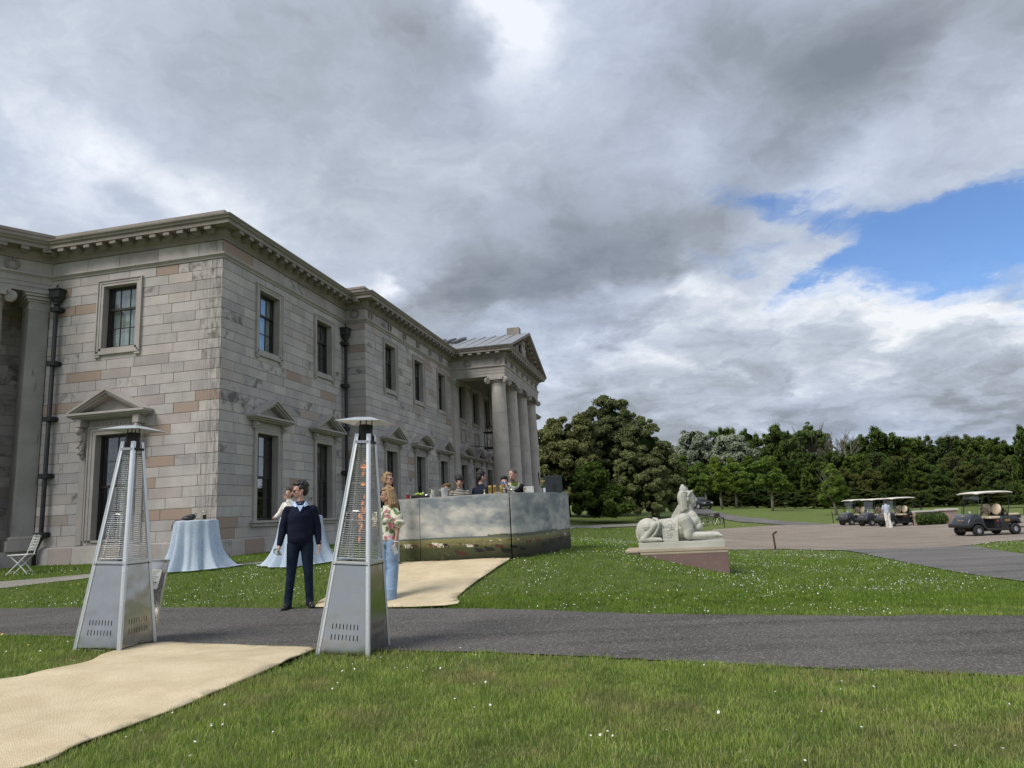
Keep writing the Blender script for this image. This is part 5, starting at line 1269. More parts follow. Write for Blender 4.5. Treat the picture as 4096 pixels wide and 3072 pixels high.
    q = (abs(v - .268 - .01 * np.sin(u * 3)) < .003) & (u > 1.0); out = np.where(q[..., None], np.array(lin(146, 130, 98)) * .9, out)
    return out * (.93 + .12 * fbm(u * 60, v * 70, 40, 2))[..., None]
m, t, b = new_mat('pastoral_print'); M_print = m
at = t.new('ShaderNodeAttribute', attribute_name='print'); t.put(b.inputs['Base Color'], at.outputs['Color']); b.inputs['Roughness'].default_value = .5; b.inputs['Specular IOR Level'].default_value = .35
M_bartop = simple('bar_top', (.34, .34, .33), .35, var=.1)
ends = [ground_src(*p) for p in ((1598, 2247), (1683, 2247), (1850, 2242), (2050, 2237), (2170, 2218), (2286, 2195))]
bar_line = smooth_line(ends, 16); BL = np.array(bar_line); seg = np.r_[0, np.cumsum(np.linalg.norm(np.diff(BL, axis=0), axis=1))]
tot = seg[-1]; BTOP = None
def bar_at(u): return np.array([np.interp(u, seg, BL[:, 0]), np.interp(u, seg, BL[:, 1])])
u_a = seg[16]; u_b = seg[48]
btop = float(at_y(1850, 1985.0, bar_at(seg[32])[1])[2]); print('bar', tot, u_a, u_b, 'top', btop, [tuple(np.round(p, 2)) for p in ends])
bar = empty('drinks_bar', (0, 0, 0), 0, 'curved drinks bar wrapped in a print of cattle grazing under clouds', 'bar')
dnorm = np.array([BL[-1][1] - BL[0][1], -(BL[-1][0] - BL[0][0])]); dnorm /= np.linalg.norm(dnorm); back = np.array([.05, 1.0])
for (a, b_) in ((0, u_a - .008), (u_a + .004, u_b - .012), (u_b + .014, tot)):
    nu, nv = max(8, int((b_ - a) / .009)), 170; uu = np.linspace(a, b_, nu); vv = np.linspace(0, 1, nv)
    P = np.array([bar_at(q) for q in uu]); zb = hts(P[:, 0], P[:, 1]) - .02
    V = np.zeros((nv, nu, 3)); V[..., 0] = P[:, 0]; V[..., 1] = P[:, 1]; V[..., 2] = zb[None] + (btop - zb[None]) * vv[:, None]
    idx = (np.arange(nv - 1)[:, None] * nu + np.arange(nu - 1)[None]).ravel()
    o = np_mesh('front_panel', V.reshape(-1, 3), np.stack([idx, idx + 1, idx + nu + 1, idx + nu], -1), M_print, bar)
    U_, V_ = np.meshgrid(uu * 4.1 / tot, vv); colr = np.concatenate([painting(U_, V_), np.ones((nv, nu, 1))], -1).reshape(-1, 4).astype(np.float32)
    ca = o.data.color_attributes.new('print', 'FLOAT_COLOR', 'POINT'); ca.data.foreach_set('color', colr.ravel())
    sd = o.modifiers.new('board', 'SOLIDIFY'); sd.thickness = .018; sd.offset = -1
    tp = MB(); n = 14; ps = [bar_at(q) for q in np.linspace(a - (.008 if a else 0), b_ + .002, n)]
    vs = [(p[0], p[1], btop + .002) for p in ps] + [(p[0] + back[0] * .62, p[1] + back[1] * .62, btop + .002) for p in ps]; vs += [(x, y, z + .014) for (x, y, z) in vs]
    fs = [(i, i + 1, n + i + 1, n + i) for i in range(n - 1)] + [(2 * n + i, 2 * n + i + 1, 3 * n + i + 1, 3 * n + i) for i in range(n - 1)] + [(i, i + 1, 2 * n + i + 1, 2 * n + i) for i in range(n - 1)] + [(n + i, n + i + 1, 3 * n + i + 1, 3 * n + i) for i in range(n - 1)] + [(0, n, 3 * n, 2 * n), (n - 1, 2 * n - 1, 4 * n - 1, 3 * n - 1)]
    tp.add(vs, fs); tp.build('counter_top', M_bartop, bar, recalc=True)
for u, nm in ((0, 'end_panel'), (tot, 'end_panel')):
    p = bar_at(u); q = p + back * .6; mb = MB(); zq = H(*p) - .03
    mb.add([(p[0], p[1], zq), (q[0], q[1], zq), (q[0], q[1], btop), (p[0], p[1], btop)], [(0, 1, 2, 3)]); e = mb.build(nm, M_bartop, bar); sd = e.modifiers.new('board', 'SOLIDIFY'); sd.thickness = .016
def on_bar(px, dep=.2):
    """place on the counter seen at this photo column"""
    best = min(np.linspace(.02, tot - .02, 300), key=lambda u: abs(proj_px(*(bar_at(u) + back * dep), btop)[0] - px)); p = bar_at(best) + back * dep; return p[0], p[1], btop + .017
def proj_px(x, y, z):
    d = np.array([x, y, z]) - CAM; q = d @ fwd; return 2048 + FPX * (d @ cright) / q, 1536 - FPX * (d @ cup) / q
def lathe_thing(name, px, dep, prof, mat, label, cat, group=None, n=18, extra=None, sc=1.0, scl=.80):
    x, y, z = on_bar(px, dep); mb = MB().lathe([(r * sc, h * sc) for r, h in prof], n); o = mb.build(name, mat, None, auto=35); o.location = (x, y, z); o.scale = (scl, scl, scl * .96); tag(o, label, cat, group); return o
M_red = simple('red_juice', (.30, .010, .012), .2, var=.05); M_stout = simple('stout', (.012, .008, .006), .2, var=0); M_foam = simple('foam', (.75, .68, .52), .8, var=.05)
M_frost = simple('frosted_plastic', (.50, .52, .50), .25, var=.25, scale=10); M_limeg = simple('lime_fruit', (.28, .42, .05), .5, var=.3, scale=30); M_mint = simple('mint', (.05, .12, .03), .7, var=.3, scale=30); M_amber = simple('dark_bottle', (.02, .008, .005), .15, var=0)
M_lemon = simple('lemon', (.62, .52, .08), .5, var=.1)
j = lathe_thing('juice_jug', 1632, .18, [(.055, 0), (.058, .01), (.052, .19), (.054, .21)], M_clear, 'clear jug half full of red juice at the left end of the bar', 'jug')
MB().lathe([(.050, .006), (.050, .115)], 18).build('red_juice', M_red, j)
lathe_thing('paper_cup', 1648, .12, [(.022, 0), (.030, .055)], M_white, 'small white cup beside the red juice jug', 'cup')
x, y, z = on_bar(1682, .22); t_ = empty('garnish_tray', (x, y, z), .05, 'flat black tray heaped with limes and lemons', 'tray')
mb = MB(); mb.bbox(-.19, .19, -.09, .09, 0, .055, .008); mb.build('tray', M_black, t_)
g = random.Random(3)
for k in range(9): MB().ell((g.uniform(-.1, .08), g.uniform(-.05, .05), .07 + g.uniform(0, .02)), (.03, .026, .024)).build('lime' if k % 3 else 'lemon', M_limeg if k % 3 else M_lemon, t_, smooth=True)
for k in range(5):
    c = lathe_thing('tumbler', 1660 + k * 11, .42, [(.028, 0), (.036, .11)], M_clear, 'clear tumbler in the row behind the fruit tray', 'glass', 'tumblers behind the fruit tray')
lathe_thing('dropper_bottle', 1692, .34, [(.028, 0), (.03, .07), (.012, .10), (.012, .13), (.02, .14), (.015, .165)], M_white, 'small white squeeze bottle behind the black tray', 'bottle')
MBd = lathe_thing('steel_dome', 1706, .36, [(.055, 0), (.055, .05), (.048, .08), (.028, .104), (.001, .11)], M_chrome, 'mirror bright round metal dome beside the tray', 'dome lid')
b_ = lathe_thing('gin_bottle', 1722, .36, [(.036, 0), (.038, .01), (.038, .17), (.015, .22), (.015, .275)], M_clear, 'clear spirit bottle with a black cap behind the steel bucket', 'bottle'); MB().lathe([(.017, .27), (.017, .30)], 12).build('cap', M_black, b_)
lathe_thing('ice_bucket', 1729, .16, [(.055, 0), (.06, .01), (.072, .19), (.075, .195)], M_chrome, 'small polished steel ice bucket left of the frosted one', 'bucket')
lathe_thing('goblet', 1746, .30, [(.03, 0), (.005, .012), (.005, .09), (.03, .12), (.032, .19)], M_clear, 'stemmed glass right of the small steel bucket', 'glass')
lathe_thing('tumbler', 1733, .05, [(.026, 0), (.032, .09)], M_clear, 'clear tumbler standing before the small steel bucket', 'glass')
ib = lathe_thing('ice_bucket', 1779, .18, [(.072, 0), (.078, .01), (.092, .225), (.097, .235)], M_frost, 'large frosted ice bucket with side handles', 'bucket')
for sx in (-1, 1): MB().tube([(sx * .09, 0, .17), (sx * .13, 0, .175), (sx * .135, 0, .19)], .012, 8).build('handle', M_chrome, ib)
lathe_thing('jigger', 1938, .16, [(.030, 0), (.026, .01), (.012, .055), (.012, .062), (.024, .12)], simple('cream_metal', (.55, .50, .32), .3, .3, .1), 'pale hourglass jigger left of the gold shakers', 'jigger')
lathe_thing('jigger', 2101, .2, [(.030, 0), (.026, .01), (.012, .055), (.012, .062), (.024, .12)], M_brass, 'gold hourglass jigger right of the punch bowl', 'jigger')
for px, lab in ((1961, 'left of the two tall gold cocktail shakers'), (1980, 'right of the two tall gold cocktail shakers')):
    s = lathe_thing('cocktail_shaker', px, .14, [(.036, 0), (.038, .01), (.043, .10), (.032, .13), (.034, .20), (.024, .21)][:0] + [(.035, 0), (.036, .01), (.045, .165), (.047, .17), (.040, .175), (.034, .21)], M_brass, lab, 'cocktail shaker', 'gold cocktail shakers')
lathe_thing('drink_can', 2006, .14, [(.034, 0), (.042, .012), (.042, .175), (.036, .19)], simple('dull_gold', (.42, .33, .10), .35, .8, .15, 30), 'straight sided dull gold canister right of the shakers', 'canister')
lathe_thing('bitters_bottle', 2026, .10, [(.024, 0), (.024, .09), (.009, .11), (.009, .14)], M_amber, 'little dark bottle in front of the punch bowl', 'bottle')
pb = lathe_thing('punch_bowl', 2050, .26, [(.085, 0), (.088, .012), (.05, .03), (.03, .05), (.035, .065), (.11, .09), (.165, .15), (.195, .225), (.205, .255), (.198, .255), (.16, .155), (.10, .10), (.001, .08)], M_chrome, 'wide polished silver punch bowl on a round foot', 'bowl', n=32)
MB().tube([(-.19, 0, .26), (-.20, 0, .29), (-.17, 0, .27)], .012, 8).build('handle', M_chrome, pb)
mg = lathe_thing('mint_mug', 2177, .16, [(.042, 0), (.043, .12)], M_chrome, 'steel mug holding a sprig of mint beside the tap', 'mug')
MB().tube([(-.042, 0, .03), (-.075, 0, .04), (-.075, 0, .09), (-.042, 0, .1)], .007, 6).build('handle', M_chrome, mg)
V, F = crown_arrays([(0, 0, .15, .05, .05, .035)], 120, .014, 4); np_mesh('mint_leaves', V, F, M_mint, mg)
x, y, z = on_bar(2213, .36); tap = empty('beer_tap', (x, y, z), R(5), 'black beer cooler box with a brass tap at the right end of the bar', 'beer tap'); tap.scale = (.86, .86, .88)
mb = MB(); mb.bbox(-.17, .22, -.14, .16, 0, .40, .012); mb.bbox(-.205, -.165, -.13, .12, .02, .43, .01); mb.build('cooler_box', simple('charcoal_box', (.022, .026, .032), .5), tap)
MB().box(-.02, .07, -.146, -.13, .02, .20).build('recess', M_black, tap)  # black plate just proud of the box, recess darkness put into its colour
MB().tube([(-.2, -.02, .285), (-.30, -.02, .285)], .018, 10).build('tap_shank', M_brass, tap)
mb = MB(); mb.tube([(-.33, -.02, .18), (-.325, -.02, .285)], [.008, .016], 8); mb.tube([(-.32, -.02, .28), (-.335, -.02, .36), (-.34, -.02, .50)], [.012, .018, .020], 8); mb.build('tap_handle', M_black, tap)
MB().tube([(.2, .05, .4), (.23, .0, .2), (.27, -.02, .05), (.33, .0, .06)], .006, 6).build('cable', M_black, tap)
x, y, z = on_bar(2116, .50); cr = empty('glass_crate', (x, y, z - .02), .1, 'white lattice crate behind the bar, under the tall man\'s elbow', 'crate')
mb = MB()
for k in range(8):
    for q in (-.12, .12): mb.box(-.17 + k * .046, -.158 + k * .046, q - .004, q + .004, 0, .20)
for k in range(6):
    for q in (-.12, .12): mb.box(-.17, .17, q - .005, q + .005, k * .037, k * .037 + .012)
    for q in (-.17, .17): mb.box(q - .005, q + .005, -.12, .12, k * .037, k * .037 + .012)
mb.build('lattice', M_white, cr); cr.scale = (.55, .55, .75)

# ------------------------------------------------------------------ draped tables
m, t, b = new_mat('pale_blue_lace'); M_lace = m
co = t.new('ShaderNodeTexCoord').outputs['Object']; vo = t.new('ShaderNodeTexVoronoi'); vo.inputs['Scale'].default_value = 26; t.l.new(co, vo.inputs['Vector'])
fl = t.maprange(vo.outputs['Distance'], .30, .16); c = t.mix(fl, (.58, .68, .83, 1), (.86, .89, .93, 1)); c = t.mix(t.maprange(t.noise(co, 3, 3, .5), .4, .6), c, t.mix(1.0, c, (1.12, 1.10, 1.06, 1), 'MULTIPLY'))
df = t.new('ShaderNodeBsdfDiffuse'); tl = t.new('ShaderNodeBsdfTranslucent'); tr = t.new('ShaderNodeBsdfTransparent'); t.put(df.inputs[0], c); t.put(tl.inputs[0], c)
mx = t.new('ShaderNodeMixShader'); mx.inputs[0].default_value = .3; t.l.new(df.outputs[0], mx.inputs[1]); t.l.new(tl.outputs[0], mx.inputs[2])
mx2 = t.new('ShaderNodeMixShader'); lwt = t.new('ShaderNodeValue'); lwt.outputs[0].default_value = .0
t.put(mx2.inputs[0], t.math('SUBTRACT', .97, t.math('MULTIPLY', t.math('SUBTRACT', 1.0, fl), .06))); t.l.new(tr.outputs[0], mx2.inputs[1]); t.l.new(mx.outputs[0], mx2.inputs[2]); t.l.new(mx2.outputs[0], t.n['Material Output'].inputs[0])
M_tablewood = simple('table_steel', (.2, .2, .2), .5)
def draped(px, py, ptop, label, lab2, rt, flare, seed, trail, mat):
    X, Y = ground_src(px, py); Y += .35; z0 = H(X, Y); zt = at_y(px, ptop, Y)[2] - z0
    o = empty('cocktail_table', (X, Y, z0), 0, label, 'table', 'tall cocktail tables under cloths')
    MB().lathe([(rt - .02, zt - .03), (rt - .02, zt - .005)], 30).build('table_top', M_tablewood, o); MB().lathe([(.04, .02), (.03, zt - .03)], 12).build('pole', M_tablewood, o); MB().lathe([(.26, 0), (.24, .03)], 24).build('foot', M_tablewood, o)
    nth, nz = 180, 44; g = random.Random(seed); V = []; th = np.linspace(0, 2 * PI, nth, endpoint=False); ph = [g.uniform(0, 6.28) for _ in range(6)]
    fold = .5 * np.sin(9 * th + ph[0] + .6 * np.sin(2 * th)) + .32 * np.sin(15 * th + ph[1] + .8 * np.sin(3 * th + 1)) + .25 * np.sin(5 * th + ph[2]); fold2 = .2 * np.sin(31 * th + ph[3])
    rows = []
    for q in (0, .5, .92): rows.append(np.stack([rt * q * np.cos(th), rt * q * np.sin(th), 0 * th + zt + .004], -1))
    for k in range(nz):
        f = k / (nz - 1); r = rt * 1.0 + flare * f ** 1.5 + (.02 + .11 * f ** .8) * fold + .02 * f * fold2 + .09 * f ** 6 * (1 + .5 * fold)
        tr_ = trail * np.exp(-((np.angle(np.exp(1j * (th - .05)))) / .55) ** 2) * f ** 3.2 + (trail * .55) * np.exp(-((np.angle(np.exp(1j * (th - 3.3)))) / .5) ** 2) * f ** 4
        r = r + tr_; z = zt - .006 - (zt + .0) * f; x_, y_ = r * np.cos(th), r * np.sin(th)
        gz = hts(X + x_, Y + y_) - z0 + .03 + .018 * (1 + fold) * (f > .9); rows.append(np.stack([x_, y_, np.maximum(0 * th + z + .02 * f * fold2, gz)], -1))
    V = np.concatenate(rows); n = len(rows); idx = (np.arange(n - 1)[:, None] * nth + np.arange(nth)[None]); nxt = (np.arange(n - 1)[:, None] * nth + (np.arange(nth)[None] + 1) % nth)
    F = np.stack([idx, nxt, nxt + nth, idx + nth], -1).reshape(-1, 4); c = np_mesh('tablecloth', V, F, mat, None, True); c.location = (X, Y, z0); tag(c, lab2, 'tablecloth', 'lace tablecloths')
    return X, Y, z0 + zt + .008
X1, Y1, Z1_ = draped(752, 2288, 2084, 'tall table under a blue cloth, standing by the corner of the mansion', 'pale blue speckled cloth draped to the grass, bag and pint on top', .45, .07, 1, .34, M_lace)
M_lace2 = M_lace
X2, Y2, Z2_ = draped(1186, 2268, 2066, 'tall table behind the man in the navy jumper', 'pale lace cloth hanging behind the man in the navy jumper', .45, .12, 5, .28, M_lace)
q = MB(); q.lathe([(.030, 0), (.032, .008), (.036, .09), (.042, .13), (.039, .155)], 18); o = q.build('pint_glass', M_clear, None, smooth=True); o.location = (X1 + .22, Y1 - .1, Z1_); tag(o, 'half drunk pint of dark stout on the blue draped table', 'pint glass'); o.scale = (1.25,) * 3
MB().lathe([(.029, .005), (.035, .085)], 18).build('stout', M_stout, o); MB().lathe([(.0355, .086), (.0365, .098)], 18).build('foam', M_foam, o)
o = empty('handbag', (X1 - .12, Y1 - .12, Z1_), .2, 'small black handbag slumped on the blue draped table, strap over the edge', 'handbag')
q = MB(); q.ell((-.02, 0, .045), (.15, .07, .045)); q.ell((.06, 0, .075), (.085, .06, .07)); q.ell((-.07, .01, .06), (.075, .055, .05)); q.ell((.0, -.01, .09), (.09, .05, .035))
bg_ = q.build('bag', simple('black_leather', (.012, .012, .014), .55), o, smooth=True); r_ = bg_.modifiers.new('fuse', 'REMESH'); r_.mode = 'VOXEL'; r_.voxel_size = .009; r_.use_smooth_shade = True; s_m = bg_.modifiers.new('soften', 'SMOOTH'); s_m.iterations = 4
MB().tube([(.09, .01, .11), (.13, .0, .155), (.15, .0, .15), (.145, 0, .10), (.13, 0, .05)], .007, 6).build('handle', M_black, o)
MB().tube([(-.13, -.02, .03), (-.19, -.05, .015), (-.24, -.10, .012), (-.285, -.16, .0), (-.30, -.21, -.08), (-.31, -.23, -.17), (-.29, -.23, -.19), (-.28, -.22, -.10), (-.25, -.15, .005)], .006, 6).build('strap', M_black, o)

# folding chair at the left edge
X, Y = ground_src(78, 2298); o = empty('folding_chair', (X, Y, H(X, Y)), R(12), 'ornate white metal folding chair on the grass by the mansion', 'chair')
sc = 1.0
s = MB(); s.bbox(-.21, .24, -.21, .21, .45, .475, .01); 
for k in range(6): pass
s.build('seat', M_white, o)
for y_ in (-.2, .2):
    MB().tube([(-.22, y_, 0), (.0, y_, .24), (.20, y_, .46)], .012, 6).build('leg', M_white, o)
    MB().tube([(.24, y_ * .9, 0), (.05, y_ * .9, .24), (-.17, y_ * .9, .455)], .012, 6).build('leg', M_white, o)
for (a, z) in (((-.16), .07), ((.18), .07)): MB().tube([(a, -.2, z), (a, .2, z)], .009, 6).build('stretcher', M_white, o)
for y_ in (-.19, .19): MB().tube([(.20, y_, .46), (.26, y_, .66), (.33, y_ * .9, .90)], .013, 6).build('back_post', M_white, o)
bk = MB(); Mb = T(.2, 0, .46) @ Ry(R(15)); bk.tube([(0, -.17, .44), (0, -.1, .47), (0, 0, .45), (0, .1, .47), (0, .17, .44)], .012, 6, Mb); bk.tube([(0, -.17, .10), (0, .17, .10)], .01, 6, Mb)
for y_ in (-.1, -.03, .04, .11): bk.tube([(.0, y_ + .02 * math.sin(q * 3), .1 + q * .035) for q in range(11)], .009, 5, Mb)
for z in (.18, .28, .38): bk.tube([(0, .07 * math.cos(q), z + .04 * math.sin(q)) for q in np.linspace(0, 2 * PI, 12)[:-1]], .008, 5, Mb, closed=True)
bk.build('backrest', M_white, o)

# lantern hanging in the portico and stakes on the lawn
o = empty('portico_lantern', (*bw(23, -1.66), 5.0), PI / 2 - BA, 'black iron lantern hanging in the portico behind the first column', 'lantern')
q = MB()
for sx in (-1, 1):
    for sy in (-1, 1): q.tube([(sx * .26, sy * .26, .05), (sx * .26, sy * .26, .95)], .028, 6)
for z in (.05, .95):
    for a, b_ in (((-1, -1), (1, -1)), ((1, -1), (1, 1)), ((1, 1), (-1, 1)), ((-1, 1), (-1, -1))): q.tube([(a[0] * .3, a[1] * .3, z), (b_[0] * .3, b_[1] * .3, z)], .035, 6)
for sx, sy in ((1, 1), (1, -1), (-1, 1), (-1, -1)): q.tube([(sx * .26, sy * .26, .95), (sx * .2, sy * .2, 1.2), (sx * .05, sy * .05, 1.35), (0, 0, 1.6)], .022, 6); q.ell((sx * .26, sy * .26, -.03), (.04, .04, .06))
q.build('frame', M_iron, o); MB().tube([(0, 0, 1.55), (0, 0, 3.6)], .02, 6).build('chain', M_iron, o); MB().tube([(-.3, .0, .1), (-1.6, .8, .1)], .02, 6).build('stay_rod', M_iron, o)
def stake(px, py, h, lab, bend, r=.02, grp=None, mat=M_rust):
    X, Y = ground_src(px, py); q = MB().tube([(0, 0, -.1), (-.03 * bend, 0, h * .8), (-.045 * bend, 0, h * .85), (.10 * bend, 0, h)], r, 6); o = q.build('stake', mat, None); o.location = (X, Y, H(X, Y)); tag(o, lab, 'post', grp)
stake(3103, 2198, .62, 'bent rusty iron stake at the edge of the lawn, right of the sphinx', 1.0, .035)
stake(2899, 2112, .85, 'thin dark post at the corner of the far lawn by the bicycles', .0, .03, mat=M_black)
stake(3334, 2096, .95, 'thin dark post on the far lawn left of the parked carts', -.3, .03, mat=M_black)
stake(3693, 2100, 1.4, 'thin dark post beside the clipped box hedge', -.2, .03, mat=M_black)
# ------------------------------------------------------------------ figures: shapes fused into one continuous skin
def fuse(mb, name, mat, parent, voxel, smooth=4):
    o = mb.build(name, mat, parent, recalc=True); r = o.modifiers.new('fuse', 'REMESH'); r.mode = 'VOXEL'; r.voxel_size = voxel; r.use_smooth_shade = True
    if smooth: s = o.modifiers.new('soften', 'SMOOTH'); s.factor = .5; s.iterations = smooth
    return o
def bake_fused():
    dg = bpy.context.evaluated_depsgraph_get()
    for o in [q for q in scn.objects if q.type == 'MESH' and 'fuse' in q.modifiers]:
        me = bpy.data.meshes.new_from_object(o.evaluated_get(dg)); o.modifiers.clear(); o.data = me
def skin_mat(name, col):
    m, t, b = new_mat(name); co = t.new('ShaderNodeTexCoord').outputs['Object']
    t.put(b.inputs['Base Color'], t.mix(t.noise(co, 9, 3, .5), tuple(v * .86 for v in col) + (1,), (min(1, col[0] * 1.12), col[1], col[2], 1))); b.inputs['Roughness'].default_value = .5; b.inputs['Subsurface Weight'].default_value = .08; b.inputs['Subsurface Radius'].default_value = (.02, .008, .004); return m
SK = skin_mat('skin', (.50, .31, .235)); SK2 = skin_mat('tanned_skin', (.40, .235, .17))
def cloth(name, col, b_=.6, sc=7, rough=.9): return simple(name, col, rough, 0, .18, 6, b_, sc, .15, sheen=.0, bdist=.035 if sc < 20 else .01)
C_navy = cloth('navy_knit', (.010, .013, .028)); C_trou = cloth('dark_navy_trousers', (.012, .020, .036)); C_blue = cloth('light_blue_shirt', (.45, .56, .78)); C_white = cloth('white_boucle', (.68, .66, .61), .9, 60); C_jean = cloth('light_blue_denim', (.24, .34, .48), .6, 9); C_black = cloth('black_cloth', (.012, .012, .014)); C_blazer = cloth('dark_blue_blazer', (.016, .020, .036)); C_wtrou = cloth('white_linen_trousers', (.66, .64, .58))
H_dark = simple('dark_hair', (.014, .010, .008), .5, 0, .4, 40, .8, 60); H_blond = simple('honey_hair', (.30, .19, .09), .5, 0, .35, 30, .9, 50); H_brown = simple('brown_hair', (.045, .026, .017), .5, 0, .4, 40, .8, 60); H_shave = simple('cropped_hair', (.10, .075, .06), .8, 0, .2, 60)
M_shoe = simple('black_leather_shoe', (.014, .012, .012), .35); M_lens = simple('dark_lens', (.01, .01, .012), .08, 0, 0); M_lensb = simple('blue_mirror_lens', (.03, .22, .62), .1, .7, 0); M_lip = simple('lips', (.36, .13, .12), .5, 0, 0); M_eye = simple('eye', (.03, .02, .015), .2, 0, 0)
def stripes(name, c0, c1, sc, lo=.45, hi=.55):
    m, t, b = new_mat(name); co = t.new('ShaderNodeTexCoord').outputs['Object']; s = t.new('ShaderNodeSeparateXYZ'); t.l.new(co, s.inputs[0]); v = t.math('FRACT', t.math('MULTIPLY', s.outputs[2], sc)); t.put(b.inputs['Base Color'], t.mix(t.maprange(v, lo, hi), (*c0, 1), (*c1, 1))); b.inputs['Roughness'].default_value = .9; return m
C_polo = stripes('striped_polo', (.012, .012, .014), (.50, .46, .38), 27, .55, .65); C_tee = stripes('blue_white_striped_tee', (.20, .28, .42), (.66, .68, .70), 24)
m, t, b = new_mat('floral_print'); C_floral = m
co = t.new('ShaderNodeTexCoord').outputs['Object']; v1 = t.new('ShaderNodeTexVoronoi'); v1.inputs['Scale'].default_value = 15; wv = t.vmath('ADD', co, t.vmath('SCALE', t.noise(co, 14, 3, .6, out=1), scale=.07)); t.l.new(wv, v1.inputs['Vector'])
c = t.mix(t.maprange(v1.outputs['Distance'], .62, .54), (.66, .62, .50, 1), t.ramp(v1.outputs['Color'], [(.0, (.10, .17, .06)), (.40, (.22, .27, .13)), (.42, (.42, .12, .17)), (.6, (.62, .36, .37)), (.62, (.66, .62, .5)), (1, (.70, .66, .56))], 'CONSTANT')); t.put(b.inputs['Base Color'], c); b.inputs['Roughness'].default_value = .8

def hand(mb, W, d, side, curl=.35, grip=0):
    """palm and five fingers leaving wrist W along d; side: +1 thumb to the front"""
    W, d = Vector(W), Vector(d).normalized(); f = Vector((0, 1, 0)) * side; f = (f - d * f.dot(d)).normalized(); n = d.cross(f)
    if n.x * W.x > 0: n = -n          # n points towards the body: fingers curl that way
    mb.cap(W - d * .02, W + d * .03, .024, .026); P = W + d * .055
    for k in (-1, 0, 1): mb.cap(P - d * .03 + f * .017 * k, P + d * .028 + f * .019 * k, .017, .014)
    for k, L in enumerate((.070, .078, .073, .058)):
        b0 = P + d * .03 + f * (.028 - .0185 * k); c = curl + .12 * k + grip
        d1 = (d * math.cos(c) + n * math.sin(c)); d2 = (d * math.cos(c * 2.1) + n * math.sin(c * 2.1)); m1 = b0 + d1 * L * .5
        mb.cap(b0, m1, .0095, .0085, n=8); mb.cap(m1, m1 + d2 * L * .5, .0085, .0068, n=8)
    t0 = P - d * .02 + f * .03; t1 = t0 + (d * .6 + f * .75 + n * .2).normalized() * .032; mb.cap(t0 - f * .01, t1, .012, .0105, n=8); mb.cap(t1, t1 + (d * .95 + n * (.25 + grip)).normalized() * .03, .0105, .008, n=8)

